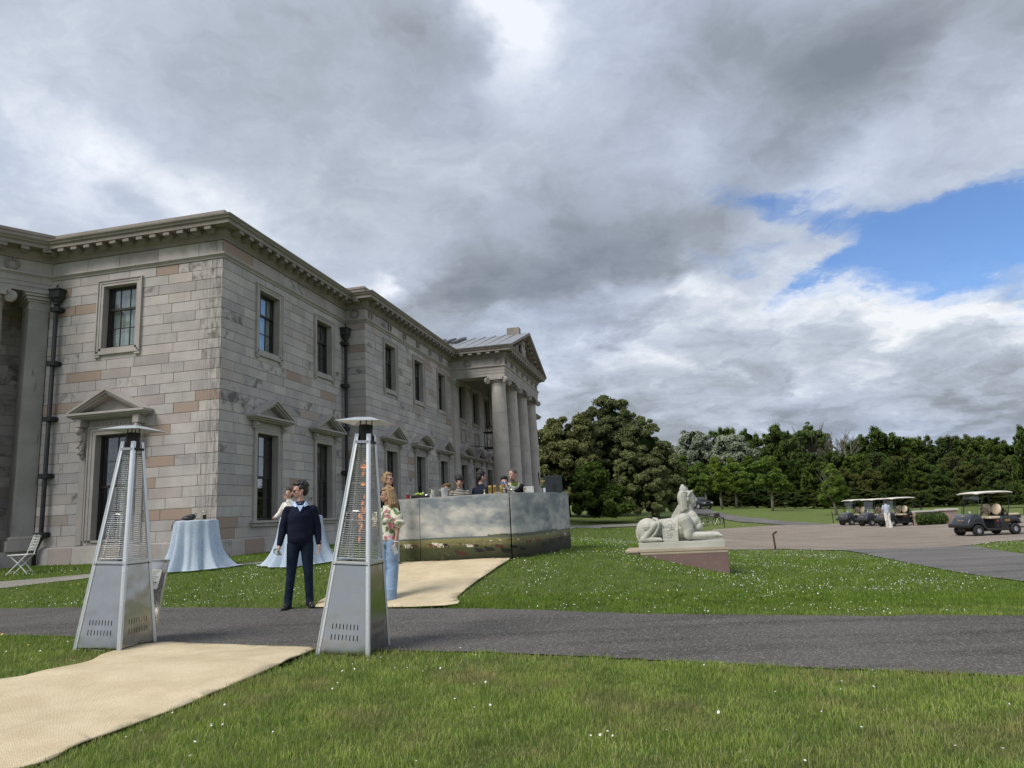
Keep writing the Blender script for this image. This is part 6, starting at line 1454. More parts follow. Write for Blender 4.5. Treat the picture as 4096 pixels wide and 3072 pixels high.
def person(loc, face, h, label, arms, legs=None, turn=0, nod=0, lean=(0, 0), female=False, top='long', topm=None, botm=None, hair='short', hairm=None, sk=None, shoes=True, wide=0, vox=.011, body_turn=0, neckline='round', grip=(0, 0), group='people at the garden party', curl=.35, shoem=None, bulk=1.0, hem=.93):
    """one standing figure; local y is forwards, x to the figure's right; arms: ((elbow),(wrist)) right then left"""
    s = h / 1.8; sk = sk or SK; z0 = H(loc[0], loc[1]) if len(loc) == 2 else loc[2]
    o = empty('person', (loc[0], loc[1], z0), face, label, 'person', group); o.scale = (s, s, s)
    lx, ly = lean
    def L(p):        # lean the upper body about the hips
        k = max(0, p[2] - .95) / .6; return (p[0] + lx * k, p[1] + ly * k, p[2] - (abs(lx) + abs(ly)) * .25 * k)
    sh = .162 if female else .180; hipw = .1 if female else .09
    legs = legs or (((.10, .0, .49), (.115, 0, .09), 12), ((-.10, .0, .49), (-.115, 0, .09), -12))
    B = MB()
    k_ = sh / .188
    B.loft([(.90, .10, .07, 0), (.93, .14, .098, 0), (.97, .155, .11, 0), (1.05, .14 * k_, .095, 0), (1.13, .128 * k_, .088, 0), (1.22, .142 * k_, .095, .004), (1.32, .160 * k_, .103, .004), (1.40, .155 * k_, .092, 0), (1.45, .10, .07, -.005), (1.48, .055, .05, -.008)], L=L); B.cap(L((-sh + .05, -.005, 1.395)), L((sh - .05, -.005, 1.395)), .050)
    B.cap(L((0, -.01, 1.44)), L((0, .012, 1.59)), .055 if not female else .045, .048 if not female else .040); B.cap(L((-.07, -.005, 1.445)), L((.07, -.005, 1.445)), .034)
    for i, sx in enumerate((1, -1)):
        kn, an, sp = legs[i]; B.cap((sx * hipw, 0, .88), kn, .080, .054); B.cap(kn, an, .054, .036); B.cap(an, (an[0] + math.sin(R(sp)) * .12, an[1] + math.cos(R(sp)) * .12, .036), .030, .024)
        el, wr = arms[i]; S = L((sx * sh, -.005, 1.388)); B.cap(S, el, .046, .037); B.cap(el, wr, .036, .024); d = Vector(wr) - Vector(el); hand(B, wr, d, 1, curl, grip[i])
    # head on its own turn and nod
    Hc = Vector(L((0, .0, 1.588))); MH = T(*Hc) @ Rz(turn) @ Rx(nod) @ Matrix.Scale(1.07, 4)
    fw = .93 if female else 1.0
    B.ell((0, -.012, .105), (.076 * fw, .096, .092), MH); B.ell((0, .028, .045), (.060 * fw, .068, .080), MH); B.ell((0, .062, .002), (.032, .028, .024), MH); B.cap((-.052 * fw, .0, .025), (-.02, .055, -.002), .022, .018, MH); B.cap((.052 * fw, .0, .025), (.02, .055, -.002), .022, .018, MH)
    B.cap((0, .083, .078), (0, .106, .048), .010, .0135, MH); B.cap((-.03, .078, .090), (.03, .078, .090), .013, .013, MH); B.ell((-.032, .066, .045), (.020, .016, .016), MH); B.ell((.032, .066, .045), (.020, .016, .016), MH); B.cap((-.016, .083, .020), (.016, .083, .020), .009, .009, MH)
    for sx in (-1, 1): B.ell((sx * .078 * fw, -.006, .062), (.012, .020, .031), MH)
    body = fuse(B, 'body', sk, o, vox * .8, 3)
    for sx in (-1, 1): MB().ell((sx * .029, .079, .073), (.011, .008, .008), MH, n=8, m=6).build('eye', M_eye, body, smooth=True)
    MB().cap((-.018, .0905, .0165), (.018, .0905, .0165), .006, .006, MH, n=8).build('lips', M_lip, body, smooth=True)
    # garments
    G_ = MB(); e = .020 * bulk
    hz = .915 if top == 'long' else .94
    G_.loft([(hz, .158 + e * .3, .112 + e * .3, 0), (hz + .015, .163 + e * .6, .118 + e * .5, 0), (hz + .07, .158 * k_ + e, .116 + e, 0), (1.08, (.148 + .014 * (bulk > 1.3)) * k_ + e, .104 + e, 0), (1.18, .152 * k_ + e, .103 + e, .002), (1.30, .166 * k_ + e * .8, .110 + e * .8, .006), (1.37, .158 * k_ + e * .5, .100 + e * .5, 0), (1.41, .136 * k_ + e * .3, .086 + e * .3, -.004), (1.445, .112, .080, -.006), (1.475, .088, .074, -.006), (1.505, .068, .063, -.004), (1.515, .05, .05, -.004)], L=L)
    G_.cap(L((-sh + .035, -.005, 1.385)), L((sh - .035, -.005, 1.385)), .052 + e * .3)
    if female:
        for sx in (-1, 1): G_.ell(L((sx * .065, .095, 1.27)), (.062, .05, .06))
    for i, sx in enumerate((1, -1)):
        el, wr = Vector(arms[i][0]), Vector(arms[i][1]); S = Vector(L((sx * sh, -.005, 1.388)))
        if top == 'long': G_.cap(S, el, .054 + e * .4, .052 + e * .4); G_.cap(el, el.lerp(wr, .90), .050 + e * .4, .034 + e * .3)
        elif top == 'half': G_.cap(S, el, .058 + e * .4, .050 + e * .2); G_.cap(el, el.lerp(wr, .25), .050, .044)
        elif top == 'short': G_.cap(S, S.lerp(el, .78), .062 + e * .4, .060 + e * .3)
        elif top == 'puff': G_.ell(S.lerp(el, .40) + Vector((sx * .03, 0, .0)), (.105, .10, .12)); G_.cap(S, S.lerp(el, .75), .08, .09); G_.ell(S.lerp(el, .68) + Vector((sx * .04, 0, 0)), (.12, .11, .06))
    tg = fuse(G_, 'jumper' if top == 'long' else 'top', topm, o, vox, 6)
    Tm = MB(); Tm.ell((0, 0, .93), (.160, .112, .10)); Tm.cap((-.06, 0, 1.0), (.06, 0, 1.0), .095)
    for i, sx in enumerate((1, -1)):
        kn, an, sp = Vector(legs[i][0]), Vector(legs[i][1]), legs[i][2]; Tm.cap((sx * hipw, 0, .90), kn, .098, .068 + wide * .4); Tm.cap(kn, (an.x, an.y, .10), .066 + wide * .4, .056 + wide); Tm.loft([(.040 - wide * .2, .058 + wide, .072 + wide, .018), (.10, .056 + wide, .064 + wide, .008), (.15, .054 + wide, .058 + wide, 0), (.2, .054 + wide, .056 + wide, 0)], 16, T(an.x, an.y, 0))
    fuse(Tm, 'trousers', botm, o, vox, 2)
    if shoes:
        for i, sx in enumerate((1, -1)):
            an, sp = Vector(legs[i][1]), R(legs[i][2]); q = MB(); dx, dy = math.sin(sp), math.cos(sp)
            q.cap((an.x - dx * .05, an.y - dy * .05, .04), (an.x + dx * .16, an.y + dy * .16, .030), .042, .034); q.ell((an.x + dx * .05, an.y + dy * .05, .05), (.046, .08, .055), rot=Rz(-sp)); q.cap((an.x, an.y, .05), (an.x, an.y, .10), .045, .042); sh_ = fuse(q, 'shoe', shoem or M_shoe, o, .009, 2)
            MB().box(-.042, .042, -.09, .185, 0, .014, T(an.x, an.y, 0) @ Rz(-sp)).build('sole', M_rubber, sh_)
    # hair
    Hh = MB(); g = random.Random(int(h * 1000) + len(label)); hm = hairm or H_dark
    if hair in ('short', 'curly', 'fringe', 'topknot', 'tied', 'long'):
        Hh.ell((0, -.028, .122), (.084 * fw, .094, .082), MH); Hh.ell((0, -.055, .075), (.078 * fw, .062, .085), MH); Hh.ell((0, .02, .165), (.070 * fw, .070, .036), MH)
        for sx in (-1, 1): Hh.ell((sx * .074 * fw, .0, .11), (.014, .034, .035), MH)
        n = 46 if hair in ('curly', 'topknot') else 26
        for k in range(n):
            a = g.uniform(-PI, PI); u = g.uniform(.15, 1); q = math.sqrt(1 - u * u)
            p = (.082 * fw * q * math.sin(a), -.022 + .093 * q * math.cos(a), .118 + .088 * u)
            if p[1] > .045 and p[2] < .165: continue
            Hh.ell(p, (g.uniform(.013, .024),) * 3, MH, n=7, m=5)
        if hair == 'curly':
            for k in range(14): Hh.ell((g.uniform(-.05, .05), g.uniform(.02, .075), g.uniform(.175, .205)), (.019,) * 3, MH, n=7, m=5)
        if hair == 'fringe': Hh.ell((0, .06, .135), (.070, .035, .036), MH); Hh.ell((-.055, .035, .10), (.022, .035, .05), MH); Hh.ell((.055, .035, .10), (.022, .035, .05), MH); Hh.ell((0, -.02, .155), (.09, .095, .06), MH)
        if hair == 'topknot':
            for k in range(16): Hh.ell((g.uniform(-.055, .045), g.uniform(-.06, .02), g.uniform(.18, .235)), (.022,) * 3, MH, n=7, m=5)
        if hair == 'tied': Hh.ell((0, -.11, .08), (.045, .04, .05), MH); Hh.ell((0, -.04, .05), (.08, .06, .09), MH)
        if hair == 'long':
            for k in range(34):
                a = PI + g.uniform(-1.75, 1.75); x = .085 * math.sin(a); y = -.02 + .095 * math.cos(a) * (1 if math.cos(a) < 0 else .35); w_ = g.uniform(.8, 1.25)
                Hh.tube([MH @ Vector((x * .8, y * .8, .16)), MH @ Vector((x * 1.15, y * 1.1, .05)), MH @ Vector((x * 1.35 * w_ + g.uniform(-.015, .015), y * 1.2 - .01, -.07)), MH @ Vector((x * 1.1 * w_ + g.uniform(-.02, .02), y * 1.35 - .01, -.17 + g.uniform(-.05, .04) + .06))], [.024, .028, .026, .010], 6)
            Hh.ell((0, -.05, .03), (.088, .07, .12), MH)
        fuse(Hh, 'hair', hm, o, .0085, 1)
    elif hair == 'crop':
        Hh.ell((0, -.018, .112), (.0785, .095, .088), MH); Hh.ell((0, -.045, .075), (.0755, .066, .07), MH); fuse(Hh, 'hair', H_shave, o, .009, 1)
    return o, MH, body, tg
def shades(MH, o, lens, wide=.022, name='sunglasses'):
    q = MB()
    for sx in (-1, 1): q.ell((sx * .030, .094, .070), (wide, .008, .0185), MH)
    g_ = q.build(name, lens, o, smooth=True); f = MB(); f.tube([(-.012, .100, .076), (.012, .100, .076)], .003, 5, MH)
    for sx in (-1, 1): f.tube([(sx * .05, .09, .078), (sx * .078, .05, .078), (sx * .082, -.01, .075)], .003, 5, MH)
    f.build('frame', M_black, g_)
def face_to(x, y, off=0): return math.atan2(-x, -y) * -1 + PI + off   # turn so local +y points at the camera, plus offset
def facing(az):      # local +y along compass azimuth az (degrees from the view axis, clockwise)
    return -R(az)

# the man in the navy jumper
mx_, my_ = ground_src(1200, 2434); man, MH, body, tg = person((mx_, my_), facing(165), 1.855, 'man in navy jumper and sunglasses, looking left, standing at the road edge',
    (((.240, -.02, 1.14), (.285, .06, .89)), ((-.235, -.03, 1.14), (-.262, .03, .88))), (((.125, .01, .49), (.165, -.01, .09), 18), ((-.115, .02, .49), (-.135, 0, .09), -14)), turn=R(-74), nod=R(-4), topm=C_navy, botm=C_trou, hair='curly', hairm=H_dark, vox=.0095, bulk=1.5, curl=.45, group=None)
MB().tube([(-.325, .035, .925)] * 0 + [(-.258 + .031 * math.sin(q), .026 + .031 * math.cos(q), .915) for q in np.linspace(0, 2 * PI, 14)[:-1]], .008, 6, closed=True).build('watch_strap', M_black, man)
MB().lathe([(.019, 0), (.019, .008)], 14, T(-.286, .045, .915) @ Ry(-PI / 2 - .2)).build('watch', M_chrome, man)
shades(MH, man, M_lens)
q = MB()       # shirt collar and the V of shirt
for sx in (-1, 1): q.add([(sx * .035, .062, 1.455), (sx * .088, .035, 1.515), (sx * .115, .045, 1.455), (sx * .06, .108, 1.425), (sx * .035, .050, 1.465), (sx * .085, .025, 1.52), (sx * .11, .035, 1.46), (sx * .055, .098, 1.43)], [(0, 1, 2, 3), (7, 6, 5, 4), (0, 4, 5, 1), (1, 5, 6, 2), (2, 6, 7, 3), (3, 7, 4, 0)])
q.add([(-.048, .105, 1.45), (.048, .105, 1.45), (.0, .142, 1.36), (-.048, .08, 1.45), (.048, .08, 1.45), (0, .10, 1.36)], [(0, 2, 1), (3, 4, 5), (0, 1, 4, 3), (1, 2, 5, 4), (2, 0, 3, 5)]); q.tube([(.065 * math.sin(a), -.008 + .062 * math.cos(a), 1.49 + .012 * -math.cos(a)) for a in np.linspace(0, 2 * PI, 16)[:-1]], .014, 6, closed=True)
q.build('shirt_collar', C_blue, man, recalc=True)
bt = empty('tumbler', (0, 0, 0), 0, 'empty glass tumbler held low by the man in the navy jumper', 'glass'); mwM = Matrix.Translation((mx_, my_, H(mx_, my_))) @ Rz(facing(165)) @ Matrix.Scale(1.855 / 1.8, 4)
bt.matrix_world = mwM @ T(.295, .10, .79) @ Rx(R(-70)) @ Ry(R(15)); MB().lathe([(.030, 0), (.034, .004), (.038, .12), (.035, .12), (.031, .01)], 18).build('glass', M_clear, bt, smooth=True); MB().lathe([(.033, .002), (.034, .018)], 16).build('base', M_clear, bt)

# guests
Y = Y2 + .95; X = float(at_y(1158, 2000, Y)[0])
person((X, Y), facing(200), max(1.5, float(at_y(1170, 1951, Y)[2]) - H(X, Y)), 'dark haired woman in a white jacket, hand raised to her mouth, behind the draped table', (((.26, .05, 1.18), (.20, .30, 1.08)), ((-.22, .14, 1.20), (-.07, .19, 1.50))), female=True, topm=C_white, botm=C_black, hair='tied', hairm=H_brown, turn=R(-10), bulk=1.4)
fx, fy = ground_src(1556, 2404); fl_, MHf, bf, _ = person((fx, fy), facing(128), 1.655, 'woman in a floral puff sleeved blouse and wide jeans behind the lit heater', (((.24, .06, 1.17), (.18, .28, 1.12)), ((-.22, -.02, 1.14), (-.23, .04, .90))), (((.09, .03, .49), (.09, .0, .09), 5), ((-.09, -.02, .49), (-.09, .06, .09), -5)), female=True, top='puff', topm=C_floral, botm=C_jean, hair='long', hairm=H_blond, turn=R(-38), wide=.055, shoem=M_white, sk=SK2, curl=.5, grip=(0, .5))
fl_.rotation_euler.z = facing(218)
ph = MB(); ph.bbox(-.036, .036, -.004, .004, -.075, .075, .004); p_ = ph.build('phone', M_white, None); Mw = Matrix.Translation((fx, fy, H(fx, fy))) @ Rz(facing(218)) @ Matrix.Scale(1.655 / 1.8, 4)
p_.matrix_world = Mw @ T(-.245, .075, .80) @ Rx(R(-25)) @ Rz(R(80)); tag(p_, 'white phone held by the woman in the floral blouse', 'phone'); 
bc = MB()
for k in range(14): a = 2 * PI * k / 14; bc.ell((-.23 + .034 * math.cos(a), .035 + .034 * math.sin(a), .925), (.008,) * 3, n=7, m=5)
bc.build('pearl_bracelet', M_white, fl_)
px_, py_ = at_y(1572, 2100, my_ + 3.2)[:2]
w2, MH2, _, _ = person((px_ - .08, py_), facing(120), 1.80, 'fair haired woman in dark sunglasses behind the floral blouse woman, facing right', (((.23, .02, 1.13), (.22, .08, .90)), ((-.23, .02, 1.13), (-.22, .08, .90))), female=True, topm=C_black, botm=C_wtrou, hair='tied', hairm=H_blond)
shades(MH2, w2, M_lens)
def at_bar(px, dep): p = min((bar_at(u) + back * dep for u in np.linspace(0, tot, 400)), key=lambda p: abs(proj_px(p[0], p[1], btop)[0] - px)); return float(p[0]), float(p[1])
def eye_h(px, py, xy): return float(at_y(px, py, xy[1])[2]) - H(*xy)
xy = at_bar(1688, 3.4); xy = at_bar(1790, 2.8); hh = eye_h(1797, 1931, xy) / 1.0
bz, MHb, _, _ = person(xy, facing(205), hh * .985, 'person in a khaki beret, only head and hat showing behind the frosted ice bucket', (((.25, .0, 1.15), (.26, .1, .95)), ((-.25, .0, 1.15), (-.26, .1, .95))), topm=C_black, botm=C_black, hair='crop', sk=SK2)
b__ = MB(); b__.ell((0, -.01, .165), (.105, .125, .045), MHb @ Rx(R(6))); b__.ell((.045, -.01, .155), (.085, .10, .04), MHb @ Ry(R(14))); b__.lathe([(.083, .115), (.085, .14)], 20, MHb @ T(0, -.012, 0)); b__.build('beret', cloth('khaki_felt', (.21, .135, .055)), bz, smooth=True)
xy = at_bar(1840, .85); hh = eye_h(1838, 1900, xy)
person(xy, facing(176), hh, 'young barman with dark fringe in a black and cream striped polo shirt, looking down', (((.25, .02, 1.14), (.24, .16, .93)), ((-.25, .02, 1.14), (-.22, .2, .95))), top='short', topm=C_polo, botm=C_black, hair='fringe', nod=R(-14), lean=(0, .03))
xy = at_bar(1925, 1.05); hh = eye_h(1925, 1884, xy)
person(xy, facing(40), hh, 'man with a dark topknot seen from behind in a dark blue jacket', (((.27, .05, 1.14), (.22, .25, 1.0)), ((-.27, .05, 1.14), (-.22, .25, 1.0))), topm=C_blazer, botm=C_black, hair='topknot', turn=R(-15), nod=R(-10), bulk=1.5)
xy = at_bar(2020, .95); hh = eye_h(2021, 1906, xy)
q_, MHq, _, _ = person(xy, facing(186), max(hh, 1.3) * 1.0, 'barman bending low in blue mirrored glasses and striped shirt behind the punch bowl', (((.24, .08, 1.14), (.15, .25, 1.05)), ((-.24, .08, 1.14), (-.15, .25, 1.0))), top='short', topm=C_polo, botm=C_black, hair='curly', nod=R(-6))
shades(MHq, q_, M_lensb, .026)
xy = at_bar(2075, 1.15); hh = eye_h(2050, 1870, xy)
person(xy, facing(225), hh, 'tall barman with cropped hair in a black top, leaning and looking down to the left', (((.30, -.10, 1.16), (.26, .10, .98)), ((-.30, -.16, 1.12), (-.20, -.02, .92))), top='half', topm=C_black, botm=C_black, hair='crop', nod=R(-24), turn=R(8), lean=(.02, .09), bulk=1.2)
gx, gy = ground_src(3556, 2113)
person((gx, gy), facing(15), 1.72, 'person with dark bobbed hair in a striped t-shirt and white trousers by the carts', (((.22, .06, 1.16), (.16, .26, 1.14)), ((-.22, .04, 1.16), (-.12, .26, 1.12))), (((.09, .03, .49), (.14, .0, .09), 20), ((-.08, -.03, .49), (-.02, .08, .09), 0)), female=True, top='short', topm=C_tee, botm=C_wtrou, hair='tied', hairm=H_dark, wide=.045, nod=R(-25), group=None)

# ------------------------------------------------------------------ the stone sphinx on its plinth
M_sph = stone_mat('pale_carved_stone', (.50, .49, .43), PINK, False, .35, .6, .8)
SPH_D = 15.15; K_ = .001451
p0 = at_y(2450 + 385 / 3.687, 1850 + 1190 / 3.687, 14.98)
sph = empty('sphinx_statue', (p0[0], p0[1], p0[2]), -BA * 1.0 + 0.0, 'pale stone sphinx lying on its block, woman head with ribbed hair facing right', 'statue'); sph.scale = (.955,) * 3
# local x along the block, z up; y away from the viewer; the block's front face is y = 0
yc = .42; ts = MB()
def zz_(x, y): return (x - 370) * K_, (1138 - y) * K_ * .972
def E(x, y, rx, ry, d, rz=None, yy=0.0, rot=None, n=16): X, Z = zz_(x, y); ts.ell((X, yc + yy, Z), (rx * K_, d, ry * K_), n=n, m=10, rot=Ry(-rot) if rot else None)
def Cp(a, b_, r0, r1, yy=0.0, y2=None): A, B_ = zz_(*a), zz_(*b_); ts.cap((A[0], yc + yy, A[1]), (B_[0], yc + (y2 if y2 is not None else yy), B_[1]), r0 * K_, r1 * K_)
Cp((540, 970), (1000, 950), 150, 170); E(780, 970, 230, 160, .22); E(1040, 920, 160, 190, .25); Cp((1060, 980), (1180, 980), 150, 110); Cp((1000, 860), (1110, 820), 110, 90, -.1); Cp((1000, 860), (1110, 820), 110, 90, .1)
for sd in (-1, 1):
    E(505, 955, 165, 178, .13, yy=sd * .20); Cp((520, 900), (640, 900), 95, 70, sd * .25); Cp((620, 880), (450, 1085), 54, 40, sd * .31); Cp((430, 1090), (560, 1100), 42, 34, sd * .31); Cp((540, 1098), (690, 1100), 38, 30, sd * .31)
    for k in range(4): Cp((650, 1098), (708, 1110), 18, 15, sd * (.270 + .028 * k))
    Cp((1060, 820), (1105, 960), 100, 80, sd * .27); Cp((1105, 960), (1100, 1050), 76, 66, sd * .28); Cp((1100, 1062), (1430, 1062), 60, 44, sd * .25); Cp((1400, 1062), (1530, 1068), 48, 40, sd * .25)
    for k in range(4): Cp((1500, 1062), (1575, 1080), 23, 17, sd * .25 + (k - 1.5) * .036)
    E(1256, 930, 66, 74, .10, yy=sd * .10); E(1190, 850, 100, 100, .13, yy=sd * .10); Cp((1175, 770), (1245, 890), 80, 70, sd * .09)
E(1150, 780, 95, 95, .17); Cp((1110, 760), (1140, 600), 98, 74)
# head: skull, brow to chin, nose, lips, ear
E(1105, 490, 118, 125, .150); E(1175, 500, 72, 118, .120); E(1195, 560, 58, 66, .100); E(1222, 612, 34, 26, .055); E(1160, 600, 70, 34, .08)
Cp((1228, 455), (1268, 532), 12, 15); E(1264, 536, 15, 12, .024); E(1212, 452, 24, 14, .085); Cp((1243, 562), (1252, 563), 13, 11, -.022, .022); Cp((1240, 582), (1248, 583), 13, 11, -.018, .018); E(1228, 600, 20, 20, .04)
for sd in (-1, 1): E(1142, 512, 20, 40, .024, yy=sd * .148); E(1200, 548, 38, 42, .035, yy=sd * .065); E(1205, 490, 14, 8, .02, yy=sd * .075)
# mass of hair behind, falling to the shoulders, and the stepped braid
E(1065, 495, 80, 128, .172); E(1068, 600, 72, 125, .168); E(1072, 680, 62, 60, .16); Cp((1020, 640), (985, 770), 55, 52)
A, B_ = zz_(1142, 470), zz_(1224, 388); ts.tube([(A[0], yc - .158, A[1]), (A[0] + .045, yc - .145, A[1] + .065), (B_[0] - .03, yc - .08, B_[1] - .01), (B_[0] - .005, yc, B_[1]), (B_[0] - .03, yc + .08, B_[1] - .01), (A[0] + .045, yc + .145, A[1] + .065), (A[0], yc + .158, A[1])], .024, 8)
for (r, a, b_) in ((64, 400, 338), (46, 345, 308), (26, 312, 294)): X, Z = zz_(1093 - (64 - r) * .3, a); ts.lathe([(r * K_, 0), (r * K_, (a - b_) * K_)], 20, T(X, yc, Z))
X, Z = zz_(1081, 298); ts.ell((X, yc, Z), (.034, .034, .030))
for k in range(7): X, Z = zz_(1012 - k * 17, 612 + k * 26); ts.bbox(X - .05, X + .06, yc - .07, yc + .07, Z - .06, Z + .02, .006)
# haunch tail, hem bands and saddle cloth
for sd in (-1,):
    pt = [(600, 785), (660, 800), (690, 850), (668, 930), (620, 1010), (540, 1080), (440, 1122), (380, 1112), (352, 1050), (350, 960), (385, 880)]
    ts.tube([(zz_(*p)[0], yc + sd * (.20 + .13 * math.sin(PI * min(1, i / 7))) , zz_(*p)[1]) for i, p in enumerate(pt)], [.035, .042, .036] + [.028] * 7 + [.018], 8)
    for k in range(6): a, b_ = zz_(615 + k * 11, 790 + k * 14); ts.tube([(a - .02, yc - .24, b_ + .03), (a + .035, yc - .30, b_ - .005)], .012, 6)
X0, X1q = zz_(728, 0)[0], zz_(955, 0)[0]
for k in range(2): ts.tube([((X0 if k == 0 else X1q), yc + .262 * math.cos(a), .235 + .24 * math.sin(a)) for a in np.linspace(-1.1, PI + 1.1, 24)], .012, 6)
ts.lathe([(.250, X0), (.252, X1q)], 28, T(0, yc, .22) @ Ry(PI / 2) @ T(0, 0, 0), cap=False); ts.box(X0, X1q, yc - .268, yc - .21, 0, .26); 
hair = MB(); fuse(ts, 'body', M_sph, sph, .0078, 4)
for sd in (-1, 1):
    hair = MB()
    def hy(x, y): q = 1 - ((x - 1066) / 100) ** 2 * .8; return .176 * math.sqrt(max(.12, q)) * (1 if y > 430 else .93) + .004
    for k in range(14):        # ribbed hair, each lock arching back and down
        y0 = 418 + 20 * k; ln = [(1136 - k, y0), (1112, y0 - 20), (1080, y0 - 16), (1048, y0 + 8), (1022, y0 + 48), (1010 + 2 * k, min(700, y0 + 100))]
        hair.tube([(zz_(*p)[0], yc + sd * hy(*p), zz_(*p)[1]) for p in ln], [.012, .016, .017, .017, .015, .010], 6)
    hair.build('ribbed_hair', M_sph, sph, smooth=True)
orn = MB()
def rel(pts, r=.007, closed=False): orn.tube([(zz_(*p)[0], yc - .272, zz_(*p)[1]) for p in pts], r, 5, closed=closed)
rel([(775, 930), (778, 850), (800, 840), (815, 825), (865, 822), (880, 845), (900, 850), (902, 950), (840, 955)]); rel([(800, 1110), (795, 1010), (820, 965), (870, 950)]); rel([(735, 1060), (850, 1075)], .006)
for (x, y) in ((815, 900), (840, 880), (860, 905), (840, 925), (845, 1010), (825, 1030), (865, 1030), (845, 1055)): rel([(x + 10 * math.cos(a), y + 12 * math.sin(a)) for a in np.linspace(0, 2 * PI, 9)[:-1]], .006, True)
orn.build('carved_ornament', M_sph, sph)
M_sand = stone_mat('sandstone_slab', (.44, .36, .27), PINK, False, .8); M_redst = stone_mat('purple_red_stone', (.20, .135, .12), PINK, False, .5, .6); M_rub = simple('rubble_stone', (.16, .14, .13), .9, 0, .5, 30, 1.0, 30)
W_ = 1.79; D_ = .84
q = MB().bbox(0, W_, 0, D_, -.145, -.002, .008); pl = q.build('plinth', M_sph, sph)
MB().bbox(-.0, W_ + .055, -.06, D_ + .06, -.195, -.147, .006).build('slab', M_sand, sph); MB().bbox(.02, W_ + .045, -.05, D_ + .05, -.25, -.198, .006).build('slab', M_sand, sph)
MB().bbox(-.30, -.004, -.02, D_ + .3, -.195, -.150, .006).build('slab', M_sand, sph); MB().bbox(-.30, .0, -.01, D_ + .3, -.34, -.197, .01).build('rubble_base', M_rub, sph)
MB().bbox(.03, W_ + .04, -.045, D_ + .04, -1.0, -.252, .006).build('pedestal', M_redst, sph)

# ------------------------------------------------------------------ golf carts
M_cart = simple('dark_blue_paint', (.016, .019, .027), .28, 0, .1, 4, coat=.5); M_trimp = simple('grey_black_trim', (.022, .023, .026), .6); M_cream = simple('cream_vinyl', (.60, .50, .36), .55, 0, .08, 6); M_roof = simple('cream_roof', (.72, .69, .60), .5, 0, .05); M_screen = glass_mat('cart_screen', (.86, .90, .89), 2.2, .04); M_hub = metal_mat('hub_silver', (.75, .75, .75), .25); M_gold = simple('gold_lettering', (.62, .33, .10), .5, .2, 0); M_redtag = simple('red_tag', (.55, .04, .05), .5, 0, 0)
def text_obj(body, size, mat, parent, M, name='lettering', depth=.004):
    cu = bpy.data.curves.new(name, 'FONT'); cu.body = body; cu.size = size; cu.extrude = depth; cu.align_x = 'CENTER'; cu.align_y = 'CENTER'; o = bpy.data.objects.new('tmp', cu); COL.objects.link(o)
    dg = bpy.context.evaluated_depsgraph_get(); me = bpy.data.meshes.new_from_object(o.evaluated_get(dg)); bpy.data.objects.remove(o); me.materials.clear(); me.materials.append(mat)
    q = link(bpy.data.objects.new(name, me), parent); q.matrix_local = M; return q
def beveled(mb_pts, y0, y1, bev, name, mat, parent, seg=3):
    q = MB().prism(mb_pts, y0, y1); o = q.build(name, mat, parent, recalc=True); b = o.modifiers.new('b', 'BEVEL'); b.width = bev; b.segments = seg; b.limit_method = 'ANGLE'; b.angle_limit = R(25); o.data.polygons.foreach_set('use_smooth', [True] * len(o.data.polygons)); return o
